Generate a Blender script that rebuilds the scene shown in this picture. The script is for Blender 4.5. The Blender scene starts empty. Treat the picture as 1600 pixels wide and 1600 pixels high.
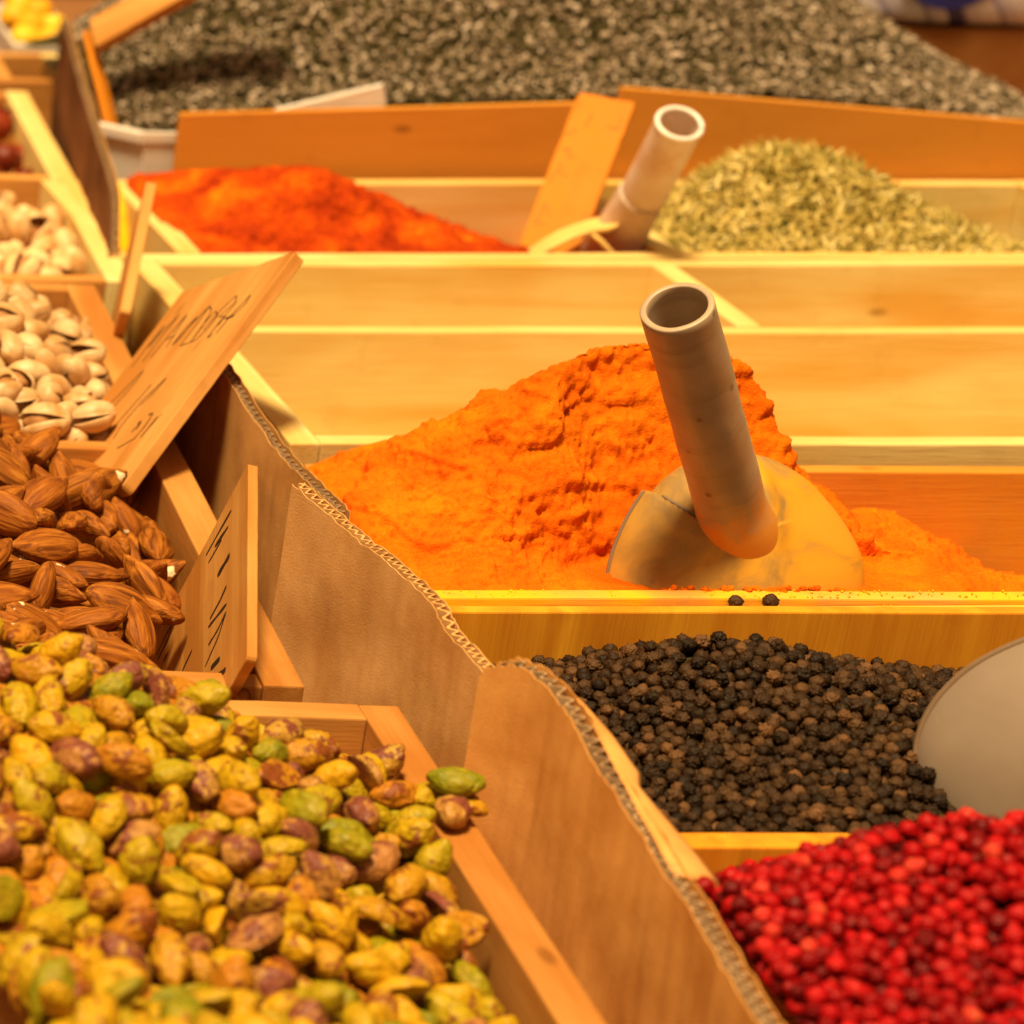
import bpy, bmesh, math, random
import numpy as np
from mathutils import Vector, Matrix, Quaternion, noise

# ------------------------------------------------------------------ camera, sky, sun, exposure
# all building is done in millimetres and written to Blender in metres
S = 0.001
SC = bpy.context.scene
COL = SC.collection
random.seed(11)
RNG = np.random.default_rng(11)

cam_data = bpy.data.cameras.new('camera')
cam = bpy.data.objects.new('camera', cam_data)
COL.objects.link(cam)
SC.camera = cam
PITCH = math.atan(1871 / 4500)                 # looking down on the stall, about 22.6 degrees
cam.location = (0, 0, 0.410)
cam.rotation_euler = (math.pi / 2 - PITCH, 0, 0)
cam_data.sensor_width = 36
cam_data.lens = 36 * 4500 / 1600
cam_data.shift_x = (800 + 1080) / 1600         # the photograph is a crop from the side of a wider frame
cam_data.clip_start = 0.02
cam_data.clip_end = 50
cam_data.dof.use_dof = True
cam_data.dof.focus_distance = 0.98
cam_data.dof.aperture_fstop = 12.5

SUN_EL, SUN_AZ = math.radians(72), math.radians(226)   # azimuth from +Y towards +X: high, on the left and a little in front
world = bpy.data.worlds.new('World')
SC.world = world
world.use_nodes = True
wt = world.node_tree
wt.nodes.clear()
sky = wt.nodes.new('ShaderNodeTexSky')
sky.sky_type = 'NISHITA'
sky.sun_disc = False
sky.sun_elevation = SUN_EL
sky.sun_rotation = SUN_AZ
sky.air_density, sky.dust_density, sky.ozone_density = 1.0, 3.0, 0.6
tint = wt.nodes.new('ShaderNodeMix')           # daylight filtered by the warm cloth over the market stall
tint.data_type = 'RGBA'; tint.blend_type = 'MULTIPLY'
tint.inputs[0].default_value = 1.0
tint.inputs[7].default_value = (1.0, 0.54, 0.20, 1)
bg = wt.nodes.new('ShaderNodeBackground')
bg.inputs['Strength'].default_value = 0.095
wo = wt.nodes.new('ShaderNodeOutputWorld')
wt.links.new(sky.outputs[0], tint.inputs[6])
wt.links.new(tint.outputs[2], bg.inputs['Color'])
wt.links.new(bg.outputs[0], wo.inputs['Surface'])

sun_data = bpy.data.lights.new('sun', 'SUN')
sun_data.energy = 4.8
sun_data.angle = math.radians(10)
sun_data.color = (1.0, 0.79, 0.43)
sun = bpy.data.objects.new('sun', sun_data)
COL.objects.link(sun)
sun_dir = Vector((math.cos(SUN_EL) * math.sin(SUN_AZ), math.cos(SUN_EL) * math.cos(SUN_AZ), math.sin(SUN_EL)))
sun.rotation_euler = sun_dir.to_track_quat('Z', 'Y').to_euler()

vs = SC.view_settings
vs.view_transform = 'Standard'
vs.look = 'None'
vs.gamma = 1.0
vs.use_curve_mapping = False
vs.exposure = 0.40
SC.cycles.max_bounces = 8
SC.cycles.diffuse_bounces = 4
SC.cycles.use_denoising = True

# ------------------------------------------------------------------ helpers
def thing(o, label, cat, group=None, kind=None):
    o['label'] = label
    if cat: o['category'] = cat
    if group: o['group'] = group
    if kind: o['kind'] = kind
    return o

def empty(name, loc, label, cat, group=None):
    o = bpy.data.objects.new(name, None)
    o.empty_display_size = 0.01
    o.location = [c * S for c in loc]
    COL.objects.link(o)
    return thing(o, label, cat, group)

def link_mesh(name, me, mat, parent=None):
    o = bpy.data.objects.new(name, me)
    COL.objects.link(o)
    if mat is not None and not me.materials: me.materials.append(mat)
    if parent is not None: o.parent = parent
    return o

def mesh_obj(name, verts, faces, mat, parent=None, smooth=False, origin=None):
    """verts in world mm; the object's origin is put at `origin` (default their centre)"""
    v = np.asarray(verts, float)
    org = np.asarray(origin if origin is not None else v.mean(0), float)
    me = bpy.data.meshes.new(name)
    me.from_pydata([tuple(p) for p in (v - org) * S], [], faces)
    if smooth: me.polygons.foreach_set('use_smooth', [True] * len(me.polygons))
    me.update()
    o = link_mesh(name, me, mat, parent)
    o.location = [c * S for c in org]
    if parent is not None:
        o.location = Vector(o.location) - parent.location
    return o

def fix_normals(o):
    bm = bmesh.new(); bm.from_mesh(o.data)
    bmesh.ops.recalc_face_normals(bm, faces=bm.faces)
    bm.to_mesh(o.data); bm.free()
    return o

def bevel(o, w=0.6, seg=2):
    bm = bmesh.new(); bm.from_mesh(o.data)
    bmesh.ops.recalc_face_normals(bm, faces=bm.faces)
    es = [e for e in bm.edges if len(e.link_faces) == 2 and e.calc_face_angle(0) > 0.6]
    bmesh.ops.bevel(bm, geom=es, offset=w * S, segments=seg, profile=0.6, affect='EDGES')
    bm.to_mesh(o.data); bm.free()
    return o

def board(name, p, q, th, z0, z1, mat, parent, side=1, bev=0.7):
    """an upright board from p to q (mm, plan view), th thick to its left (side 1) or right (-1), own axes along the board"""
    dx, dy = q[0] - p[0], q[1] - p[1]
    L = math.hypot(dx, dy); a = math.atan2(dy, dx)
    y0, y1 = (0, th) if side > 0 else (-th, 0)
    n = max(2, int(L / 30))
    w = random.uniform(-.25, .25)
    vv, ff = [], []
    for i in range(n + 1):                     # a hint of warp so that edges are not ruler straight
        t = i / n
        b = 0.35 * math.sin(t * 5 + w * 20) + 0.15 * math.sin(t * 17 + w * 50)
        for (yy, zz) in ((y0, z0), (y1, z0), (y1, z1 + b), (y0, z1 + b)):
            vv.append(((t - .5) * L * S, (yy - (y0 + y1) / 2) * S, (zz - (z0 + z1) / 2) * S))
    for i in range(n):
        k = i * 4
        for j in range(4):
            ff.append((k + j, k + (j + 1) % 4, k + 4 + (j + 1) % 4, k + 4 + j))
    ff.append((0, 3, 2, 1)); ff.append((n * 4, n * 4 + 1, n * 4 + 2, n * 4 + 3))
    me = bpy.data.meshes.new(name); me.from_pydata(vv, [], ff); me.update()
    o = link_mesh(name, me, mat, parent)
    nx, ny = -math.sin(a), math.cos(a)
    c = Vector(((p[0] + q[0]) / 2 + nx * (y0 + y1) / 2, (p[1] + q[1]) / 2 + ny * (y0 + y1) / 2, (z0 + z1) / 2)) * S
    o.location = c - (parent.location if parent else Vector())
    o.rotation_euler = (0, 0, a)
    return bevel(o, bev) if bev else o

def smoothstep(a, b, x):
    t = min(1, max(0, (x - a) / (b - a))); return t * t * (3 - 2 * t)

def lin(r, g, b):
    f = lambda c: (c / 255 / 12.92 if c <= 10 else ((c / 255 + .055) / 1.055) ** 2.4)
    return (f(r), f(g), f(b), 1)

# ------------------------------------------------------------------ procedural materials
class Mat:
    def __init__(self, name, rough=0.6, spec=0.3):
        self.m = bpy.data.materials.new(name); self.m.use_nodes = True
        self.t = self.m.node_tree; self.b = self.t.nodes['Principled BSDF']
        self.b.inputs['Roughness'].default_value = rough
        self.b.inputs['Specular IOR Level'].default_value = spec
    def n(self, typ, ins=None, **props):
        x = self.t.nodes.new('ShaderNode' + typ)
        for k, v in props.items(): setattr(x, k, v)
        for k, v in (ins or {}).items(): self.set(x.inputs[k], v)
        return x
    def set(self, sock, v):
        if isinstance(v, bpy.types.NodeSocket): self.t.links.new(v, sock)
        elif isinstance(v, bpy.types.Node): self.t.links.new(v.outputs[0], sock)
        else: sock.default_value = v
    def coords(self, scale=(1, 1, 1), rnd=True, kind='Object'):
        tc = self.n('TexCoord').outputs[kind]
        if rnd:
            oi = self.n('ObjectInfo').outputs['Random']
            off = self.n('CombineXYZ', {0: self.math('MULTIPLY', oi, 3.1), 1: self.math('MULTIPLY', oi, 5.7), 2: self.math('MULTIPLY', oi, 1.9)})
            tc = self.n('VectorMath', {0: tc, 1: off.outputs[0]}, operation='ADD').outputs[0]
        return self.n('VectorMath', {0: tc, 1: scale}, operation='MULTIPLY').outputs[0]
    def math(self, op, a, b=0.0, clamp=False):
        return self.n('Math', {0: a, 1: b}, operation=op, use_clamp=clamp).outputs[0]
    def noise(self, vec, scale=1, detail=3, rough=.55, dist=0):
        return self.n('TexNoise', {'Vector': vec, 'Scale': scale, 'Detail': detail, 'Roughness': rough, 'Distortion': dist}).outputs[0]
    def ramp(self, fac, stops, interp='LINEAR'):
        r = self.n('ValToRGB', {0: fac}); e = r.color_ramp.elements
        r.color_ramp.interpolation = interp
        while len(e) < len(stops): e.new(0.5)
        for el, (p, c) in zip(e, stops):
            el.position = p; el.color = c if len(c) == 4 else (*c, 1)
        return r.outputs[0]
    def step(self, fac, a, b):
        return self.n('MapRange', {0: fac, 1: a, 2: b, 3: 0.0, 4: 1.0}, clamp=True).outputs[0]
    def mix(self, fac, a, b, mode='MIX'):
        x = self.n('Mix', data_type='RGBA', blend_type=mode)
        self.set(x.inputs[0], fac); self.set(x.inputs[6], a); self.set(x.inputs[7], b)
        return x.outputs[2]
    def color(self, c): self.set(self.b.inputs['Base Color'], c)
    def bump(self, h, strength=.3, dist=.001):
        self.set(self.b.inputs['Normal'], self.n('Bump', {'Height': h, 'Strength': strength, 'Distance': dist}).outputs[0])

def wood(name, light, dark, vertical=False, stain=None, amt=0.0, rough=.62, contrast=1.0):
    M = Mat(name, rough, .15)
    ax = (lambda a, b: (b, b, a)) if vertical else (lambda a, b: (a, b, b))
    base = M.coords()
    band = M.noise(M.n('VectorMath', {0: base, 1: ax(4, 55)}, operation='MULTIPLY').outputs[0], 1, 3, .5, .9)
    wide = M.noise(M.n('VectorMath', {0: base, 1: ax(5, 16)}, operation='MULTIPLY').outputs[0], 1, 2, .5, 1.4)
    fib = M.noise(M.n('VectorMath', {0: base, 1: ax(45, 900)}, operation='MULTIPLY').outputs[0], 1, 2, .6)
    f = M.math('ADD', M.math('MULTIPLY', band, .55 * contrast), M.math('MULTIPLY', wide, .55 * contrast))
    f = M.math('ADD', f, M.math('MULTIPLY', fib, .16))
    c = M.ramp(f, [(.40, light), (.62, tuple((a * .6 + b * .4) for a, b in zip(light, dark))), (.86, dark)])
    spots = M.n('TexVoronoi', {'Vector': M.n('VectorMath', {0: base, 1: ax(14, 30)}, operation='MULTIPLY').outputs[0], 'Scale': 1.0}).outputs['Distance']
    c = M.mix(M.math('MULTIPLY', M.step(spots, .085, .04), .55), c, (dark[0] * .35, dark[1] * .3, dark[2] * .3, 1))
    if stain:
        dirt = M.noise(base, 28, 5, .65, .5)
        c = M.mix(M.math('MULTIPLY', M.step(dirt, .36, .60), amt), c, stain)
    grime = M.noise(base, 60, 4, .6)
    c = M.mix(M.math('MULTIPLY', M.step(grime, .58, .8), .25), c, (dark[0] * .6, dark[1] * .5, dark[2] * .5, 1))
    M.color(c)
    M.bump(M.math('ADD', fib, M.math('MULTIPLY', band, .6)), .25, .0006)
    return M.m

PINE = wood('pine_wood', (.81, .69, .31), (.68, .40, .09), contrast=1.15)
PINE_DEEP = wood('aged_pine_wood', (.68, .33, .085), (.34, .12, .022))
PINE_UP = wood('upright_grain_pine', (.93, .43, .03), (.62, .22, .012), vertical=True, contrast=1.2)
PINE_NUT = wood('oily_pine_wood', (.62, .31, .085), (.38, .14, .024), contrast=1.15)
PINE_DUST = wood('turmeric_dusted_pine', (.80, .44, .10), (.48, .17, .02), stain=(.90, .48, .01, 1), amt=.85)
PINE_STAIN = wood('turmeric_stained_pine', (.66, .30, .05), (.46, .16, .018), stain=(.66, .27, .014, 1), amt=.7)
BOARD_WOOD = wood('amber_plank_wood', (.62, .25, .035), (.44, .15, .014), contrast=.7)
SIGN_WOOD = wood('sign_plywood', (.70, .37, .11), (.44, .17, .03), contrast=1.2)
SIGN_ORANGE = wood('spice_stained_sign_wood', (.66, .24, .015), (.48, .14, .01), stain=(.64, .20, .005, 1), amt=.8)
DARK_WOOD = wood('dark_brown_wood', (.20, .075, .022), (.09, .03, .01))

def cardboard(name, a, b):
    M = Mat(name, .92, .05)
    base = M.coords()
    st = M.noise(M.n('VectorMath', {0: base, 1: (260, 260, 9)}, operation='MULTIPLY').outputs[0], 1, 2)
    cl = M.noise(base, 35, 4, .6)
    sp = M.noise(base, 1400, 2)
    f = M.math('ADD', M.math('MULTIPLY', st, .05), M.math('ADD', M.math('MULTIPLY', cl, .80), M.math('MULTIPLY', sp, .15)))
    M.color(M.ramp(f, [(.36, b), (.62, a)]))
    M.bump(M.math('ADD', st, sp), .25, .0006)
    return M.m
CARD = cardboard('kraft_cardboard', (.70, .39, .15), (.52, .25, .075))
CARD_SHADED = cardboard('shade_toned_kraft_cardboard', (.58, .30, .10), (.38, .17, .045))  # darker kraft tone standing in for the shadow behind the middle strip
CARD_WARM = cardboard('warm_kraft_cardboard', (.74, .36, .105), (.54, .22, .05))
CARD_PALE = cardboard('torn_cardboard_paper', (.78, .56, .34), (.60, .38, .19))
CARD_FLUTE = cardboard('cardboard_fluting', (.52, .34, .19), (.34, .20, .10))
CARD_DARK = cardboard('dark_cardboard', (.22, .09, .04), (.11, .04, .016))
CARD_BOX = cardboard('brown_box_cardboard', (.30, .115, .03), (.24, .08, .018))

def plain(name, c, rough=.5, spec=.4, var=.15, scale=60, bump=.0):
    M = Mat(name, rough, spec)
    base = M.coords()
    f = M.noise(base, scale, 4, .6)
    M.color(M.ramp(f, [(.35, tuple(x * (1 - var) for x in c[:3])), (.65, c)]))
    if bump: M.bump(M.noise(base, scale * 6, 3), bump, .0005)
    return M.m
INK = plain('marker_ink', (.035, .02, .012), .6, .2)
INK_FADED = plain('faded_marker_ink', (.30, .14, .02), .7, .2)
WHITE_TUB = plain('white_tub_plastic', (.80, .74, .68), .45, .4, .06, 12)

def scoop_plastic():
    M = Mat('dusty_grey_plastic', .62, .18)
    base = M.coords(rnd=False)
    f = M.noise(base, 45, 4, .6)
    grey = M.ramp(f, [(.35, (.25, .145, .04)), (.65, (.34, .205, .07))])
    sp = M.n('TexVoronoi', {'Vector': base, 'Scale': 70.0}).outputs['Distance']
    grey = M.mix(M.math('MULTIPLY', M.step(sp, .10, .05), .5), grey, (.16, .09, .05, 1))
    xyz = M.n('SeparateXYZ', {0: base})
    # powder clings to the lower right of the blade: axis x is the width of the blade, z runs along the handle (mm/1000)
    d1 = M.noise(base, 55, 5, .6, .7)
    w = M.math('ADD', M.math('MULTIPLY', xyz.outputs[0], 16.0), M.math('MULTIPLY', xyz.outputs[2], -6.0))
    w = M.math('ADD', w, M.math('MULTIPLY', M.math('SUBTRACT', d1, .5), 3.0))
    c = M.mix(M.math('MULTIPLY', M.step(w, -.15, .40), .92), grey, (.64, .265, .0005, 1))
    w2 = M.math('ADD', M.math('MULTIPLY', xyz.outputs[2], -9.0), M.math('MULTIPLY', M.math('SUBTRACT', d1, .5), 1.5))
    c = M.mix(M.math('MULTIPLY', M.step(w2, -.30, .25), .70), c, (.62, .31, .03, 1))
    M.color(c)
    M.bump(M.noise(base, 300, 3), .12, .0004)
    return M.m
SCOOP_GREY = plain('grey_scoop_plastic', (.27, .20, .15), .45, .4, .14, 30, .1)
SCOOP_DUST = scoop_plastic()
PIPE_GREY = plain('grey_pipe_plastic', (.44, .32, .23), .42, .45, .22, 40, .12)
def dusty_pipe():
    M = Mat('powder_smeared_pipe', .42, .45)
    base = M.coords(rnd=False)
    f = M.noise(base, 40, 4, .6)
    c = M.ramp(f, [(.35, (.40, .28, .18)), (.65, (.52, .38, .26))])
    z = M.n('SeparateXYZ', {0: base}).outputs[2]
    ring = M.noise(M.n('VectorMath', {0: base, 1: (20, 20, 160)}, operation='MULTIPLY').outputs[0], 1, 3, .6)
    c = M.mix(M.math('MULTIPLY', M.step(ring, .52, .75), .45), c, (.22, .14, .085, 1))
    w = M.math('ADD', M.math('MULTIPLY', M.math('SUBTRACT', .030, z), 22.0), M.math('MULTIPLY', M.math('SUBTRACT', M.noise(base, 60, 5, .65, .6), .5), 2.2))
    c = M.mix(M.math('MULTIPLY', M.step(w, .1, .6), .85), c, (.74, .27, .008, 1))
    sp = M.n('TexVoronoi', {'Vector': base, 'Scale': 55.0}).outputs['Distance']
    c = M.mix(M.math('MULTIPLY', M.step(sp, .09, .05), .6), c, (.10, .05, .025, 1))
    M.color(c); M.bump(M.noise(base, 260, 3), .15, .0005)
    return M.m
PIPE_DUSTY = dusty_pipe()
SCOOP_RIM = plain('scoop_cut_edge', (.20, .125, .075), .6, .3)

def clear_plastic():
    M = Mat('cloudy_clear_plastic', .22, .5)
    base = M.coords(rnd=False)
    f = M.noise(base, 40, 3)
    M.color(M.ramp(f, [(.4, (.80, .60, .45)), (.6, (.92, .82, .74))]))
    M.b.inputs['Transmission Weight'].default_value = .4
    M.b.inputs['IOR'].default_value = 1.12
    return M.m
CLEAR = clear_plastic()
WHITE_RIM = plain('white_plastic_rim', (.86, .80, .74), .35, .5, .04)
SCOOP_YELLOW = plain('powdered_scoop_edge', (.90, .60, .18), .6, .3, .2)

def powder(name, stops, scale=40, bump=.6):
    M = Mat(name, .95, .08)
    base = M.coords(rnd=False)
    f = M.math('ADD', M.math('MULTIPLY', M.noise(base, scale, 5, .6, .4), .75), M.math('MULTIPLY', M.noise(base, 900, 2), .25))
    M.color(M.ramp(f, stops))
    M.bump(M.math('ADD', M.noise(base, 420, 4, .65), M.math('MULTIPLY', M.noise(base, 1500, 2), .5)), bump, .0012)
    return M.m
TURMERIC = powder('turmeric_powder', [(.36, (.62, .095, .001)), (.50, (.74, .135, .002)), (.66, (.82, .20, .003))])
PAPRIKA = powder('paprika_powder', [(.36, (.22, .015, .002)), (.47, (.40, .038, .002)), (.56, (.54, .075, .002)), (.68, (.76, .19, .004))], 34)

def pistachio_mat(name, a, b, skin, amount):
    M = Mat(name, .40, .28)
    base = M.coords()
    oi = M.n('ObjectInfo').outputs['Random']
    big = M.noise(base, 115, 3, .6, .8)
    fine = M.noise(base, 520, 3, .6)
    c = M.mix(M.step(M.math('ADD', M.math('MULTIPLY', big, .7), M.math('MULTIPLY', oi, .3)), .35, .65), a, b)
    edge = M.math('ADD', M.math('MULTIPLY', big, .75), M.math('MULTIPLY', fine, .25))
    c = M.mix(M.step(edge, 1 - amount + .01, 1 - amount + .055), c, skin)
    c = M.mix(M.math('MULTIPLY', M.step(fine, .45, .7), .35), c, tuple(x * .45 for x in skin[:3]) + (1,))
    M.color(c)
    M.b.inputs['Subsurface Weight'].default_value = .0
    M.bump(M.math('ADD', M.noise(base, 260, 3, .6, .8), M.math('MULTIPLY', fine, .6)), .75, .0016)
    return M.m
PISTACHIO = {
    'yellow': pistachio_mat('yellow_pistachio', (.60, .31, .005, 1), (.40, .28, .005, 1), (.25, .07, .014, 1), .45),
    'green': pistachio_mat('green_pistachio', (.20, .20, .005, 1), (.44, .30, .006, 1), (.25, .085, .016, 1), .42),
    'tan': pistachio_mat('tan_skinned_pistachio', (.46, .17, .010, 1), (.46, .25, .006, 1), (.23, .058, .010, 1), .50),
    'mauve': pistachio_mat('mauve_skinned_pistachio', (.40, .17, .045, 1), (.46, .26, .025, 1), (.20, .052, .028, 1), .54),
}

def almond_mat():
    M = Mat('almond_skin', .6, .15)
    base = M.coords()
    oi = M.n('ObjectInfo').outputs['Random']
    st = M.noise(M.n('VectorMath', {0: base, 1: (45, 420, 420)}, operation='MULTIPLY').outputs[0], 1, 3, .6, .6)
    c = M.ramp(st, [(.34, (.10, .026, .003)), (.52, (.30, .092, .008)), (.70, (.48, .18, .022))])
    c = M.mix(M.math('MULTIPLY', oi, .35), c, (.27, .065, .010, 1))
    chip = M.math('MULTIPLY', M.noise(base, 75, 2, .5), M.math('ADD', M.math('MULTIPLY', M.noise(base, 420, 2), .3), .85))
    c = M.mix(M.step(chip, .69, .705), c, (.85, .66, .42, 1))
    M.color(c)
    M.bump(st, .7, .0012)
    return M.m
ALMOND = almond_mat()

def shell_mat(name, a, b):
    M = Mat(name, .45, .35)
    base = M.coords()
    f = M.noise(base, 90, 4, .6, .4)
    c = M.ramp(f, [(.36, b), (.60, a)])
    c = M.mix(M.math('MULTIPLY', M.n('ObjectInfo').outputs['Random'], .35), c, b)
    M.color(c)
    M.bump(M.noise(M.n('VectorMath', {0: base, 1: (150, 500, 500)}, operation='MULTIPLY').outputs[0], 1, 3), .18, .0008)
    return M.m
SHELL = shell_mat('pale_nut_shell', (.68, .47, .25, 1), (.48, .25, .085, 1))
SHELL_ROAST = shell_mat('roasted_nut_shell', (.84, .58, .30, 1), (.58, .29, .09, 1))
KERNEL = plain('nut_kernel_skin', (.46, .20, .06), .5, .3, .4, 200, .3)

def corn_mat(name, stops, rough, bump, scale, attr=True):
    M = Mat(name, rough, .16)
    base = M.coords(rnd=False)
    oi = M.n('ObjectInfo').outputs['Random']
    at = M.n('Attribute', attribute_name='tint').outputs['Fac']
    k = M.math('FRACT', M.math('ADD', oi, at))
    f = M.math('ADD', M.math('MULTIPLY', k, .8), M.math('MULTIPLY', M.noise(base, scale, 2), .2))
    M.color(M.ramp(f, stops))
    M.bump(M.noise(base, scale, 3, .6), bump, .0009)
    return M.m
BLACKCORN = corn_mat('black_peppercorn_skin', [(.10, (.014, .007, .003)), (.50, (.038, .018, .007)), (.76, (.078, .037, .014)), (.90, (.14, .062, .022)), (.97, (.26, .105, .036))], .5, .9, 700)
PINKCORN = corn_mat('pink_peppercorn_skin', [(.12, (.11, .001, .002)), (.45, (.27, .002, .003)), (.80, (.44, .005, .007)), (.90, (.56, .04, .025)), (.95, (.44, .15, .03))], .40, .9, 420)
SHADE_CORE = plain('painted_shade_core', (.05, .04, .012), .9, .1)  # dark colour painted in for the shade deep between seeds and corns
RED_SHADE_CORE = plain('painted_red_shade_core', (.05, .002, .002), .9, .1)  # the same painted shade in dark red, for the pink peppercorns
HERB = corn_mat('dried_herb_needle', [(.12, (.20, .16, .025)), (.40, (.46, .34, .075)), (.72, (.66, .50, .15)), (.92, (.78, .66, .30))], .6, .3, 500)
FLAKE = corn_mat('grey_herb_flake', [(.10, (.050, .040, .017)), (.34, (.13, .095, .048)), (.58, (.28, .20, .128)), (.80, (.44, .33, .235)), (.90, (.66, .54, .44)), (.97, (.55, .27, .09))], .5, .3, 300)
DRIED = corn_mat('dried_fruit_skin', [(.2, (.09, .010, .004)), (.8, (.22, .03, .008))], .4, .8, 120)
YELLOWFRUIT = corn_mat('candied_fruit_skin', [(.2, (.80, .36, .015)), (.8, (.90, .55, .03))], .4, .4, 90)
TABLE = wood('counter_boards', (.30, .13, .04), (.16, .06, .02))
# ------------------------------------------------------------------ the counter under everything
tb = mesh_obj('counter', [(x, y, z) for z in (-84, -64) for y in (430, 2150) for x in (-60, 1500)],
              [(0, 1, 3, 2), (4, 6, 7, 5), (0, 4, 5, 1), (1, 5, 7, 3), (3, 7, 6, 2), (2, 6, 4, 0)], TABLE)
tb['kind'] = 'structure'

# ------------------------------------------------------------------ wooden crates
def crate(label, fr, br, width, th, tw, mats, cross=(), along=(), z0=-62, z1=0.0, group='wooden display crates', lip=None, low=0):
    """fr/br: right outer corner at the front/back (mm); cross: distances of dividers from the front; along: (dist from the right, from, to)"""
    fr, br = Vector((*fr, 0)), Vector((*br, 0))
    u = (br - fr).normalized(); D = (br - fr).length
    l = Vector((-u.y, u.x, 0))                       # to the left
    P = lambda a, b: (fr + u * a + l * b)[:2]        # a from the front, b from the right side
    root = empty('wooden_crate', (*(P(D / 2, width / 2)), z0), label, 'crate', group)
    m = mats
    board('side_wall', P(0, 0), P(D, 0), tw, z0 + 4, z1, m['side'], root, 1)
    board('side_wall', P(0, width - tw), P(D, width - tw), tw, z0 + 4, z1 - low, m['side'], root, 1)
    g = .15
    board('front_wall', P(.2, width - tw - g), P(.2, tw + g), th, z0 + 4, z1 - .15, m['front'], root, 1)
    board('back_wall', P(D - th - .2, width - tw - g), P(D - th - .2, tw + g), th, z0 + 4, z1 - .15, m['back'], root, 1)
    for c in cross:
        board('divider', P(c[0], width - tw - g), P(c[0], tw + g), c[1], z0 + 4, z1 - .4, m['div'], root, 1)
    for (b, a0, a1, t) in along:
        board('divider', P(a0, b), P(a1, b), t, z0 + 4, z1 - .3, m['div'], root, 1)
    if lip:                                          # a lower batten nailed along the front
        board('front_batten', P(-lip[0] - .15, width - .5), P(-lip[0] - .15, .5), lip[0], z0 + 4, z1 - lip[1], m['front'], root, 1, .4)
    a, b, c, d = P(.5, .5), P(.5, width - .5), P(D - .5, width - .5), P(D - .5, .5)
    mesh_obj('base_panel', [(*p, z) for z in (z0, z0 + 3.8) for p in (a, b, c, d)],
             [(0, 1, 2, 3), (7, 6, 5, 4), (0, 4, 5, 1), (1, 5, 6, 2), (2, 6, 7, 3), (3, 7, 4, 0)], m['div'], root)
    return root

W = lambda s, f=None, b=None, d=None: dict(side=s, front=f or s, back=b or s, div=d or s)
# right hand row, from the back to the front
crate('pale pine crate holding the orange-red paprika heap and the straw-green herb heap', (884, 1298), (884, 1431), 508, 8.2, 10, W(PINE),
      along=((884 - 651, 8.6, 132.6 - 8, 11.5), (884 - 422.5, 8.6, 124.6, 11)))
crate('empty pale pine crate with two rows of bare compartments behind the turmeric', (884, 1056), (884, 1297), 498, 9, 12, W(PINE),
      cross=((136, 8),), along=((884 - 638.5, 144.3, 231.6, 10.5),))
crate('yellow dusted pine crate filled with orange turmeric powder', (884, 908.3), (884, 1034), 511, 7, 11, W(PINE_DUST, PINE_DUST, PINE_STAIN, PINE_STAIN), lip=(4.6, 2.6), low=9)
crate('deep orange pine crate shared by black peppercorns and pink peppercorns', (884, 520), (884, 903.2), 511, 5.4, 9, W(PINE_UP, PINE_DEEP, PINE_UP, PINE_UP),
      cross=((213, 9),), low=9)
# left hand row
crate('pine crate in the foreground overflowing with green shelled pistachios', (330.5, 530), (348, 826), 215, 11, 12.5, W(PINE_NUT, PINE_NUT, PINE_NUT, PINE_NUT))
crate('pine crate shared by brown almonds and pale in-shell pistachios', (322, 838), (359.5, 1257.5), 190, 10, 13, W(PINE_NUT, PINE_NUT, PINE_NUT, PINE_NUT), cross=((212, 9),))
crate('pine crate far left with small in-shell nuts and dark dried fruit', (379, 1261), (410.5, 1612), 170, 9, 12.5, W(PINE, PINE_DEEP, PINE_DEEP, PINE_DEEP), cross=((170, 9),))
crate('blurred wooden crate in the far left corner holding red-brown dried fruit', (447, 1640), (452, 1715), 150, 9, 10, W(PINE, PINE_DEEP, PINE_DEEP, PINE_DEEP), z1=-2, along=((36, 9.2, 66, 9),))

# amber boards standing on edge behind the paprika crate
def plank(label, pts, y, th, mat, group=None):
    v = [(x, y, z) for x, z in pts] + [(x, y + th, z) for x, z in pts]
    n = len(pts)
    f = [tuple(range(n)), tuple(range(2 * n - 1, n - 1, -1))] + [(i, i + n, (i + 1) % n + n, (i + 1) % n) for i in range(n)]
    o = mesh_obj('plank', v, f, mat)
    bevel(o, .6)
    return thing(o, label, 'plank', group)
plank('long amber plank with a level top standing behind the paprika heap', [(447, -60), (677, -60), (677, 38), (447, 31.5)], 1441, 5, BOARD_WOOD, 'amber planks behind the spice crate')
plank('long amber plank with a sloping top standing behind the straw-green herb heap', [(668, -60), (960, -60), (960, 22.5), (668, 47)], 1434, 5, BOARD_WOOD, 'amber planks behind the spice crate')

# ------------------------------------------------------------------ corrugated cardboard strips between the rows
def spline(pts, n):
    p = np.asarray(pts, float); m = len(p)
    t = np.linspace(0, m - 1, n); out = []
    for s in t:
        i = min(int(s), m - 2); f = s - i
        a, b, c, d = p[max(i - 1, 0)], p[i], p[i + 1], p[min(i + 2, m - 1)]
        out.append(.5 * (2 * b + (c - a) * f + (2 * a - 5 * b + 4 * c - d) * f * f + (3 * b - a - 3 * c + d) * f ** 3))
    return np.array(out)

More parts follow.
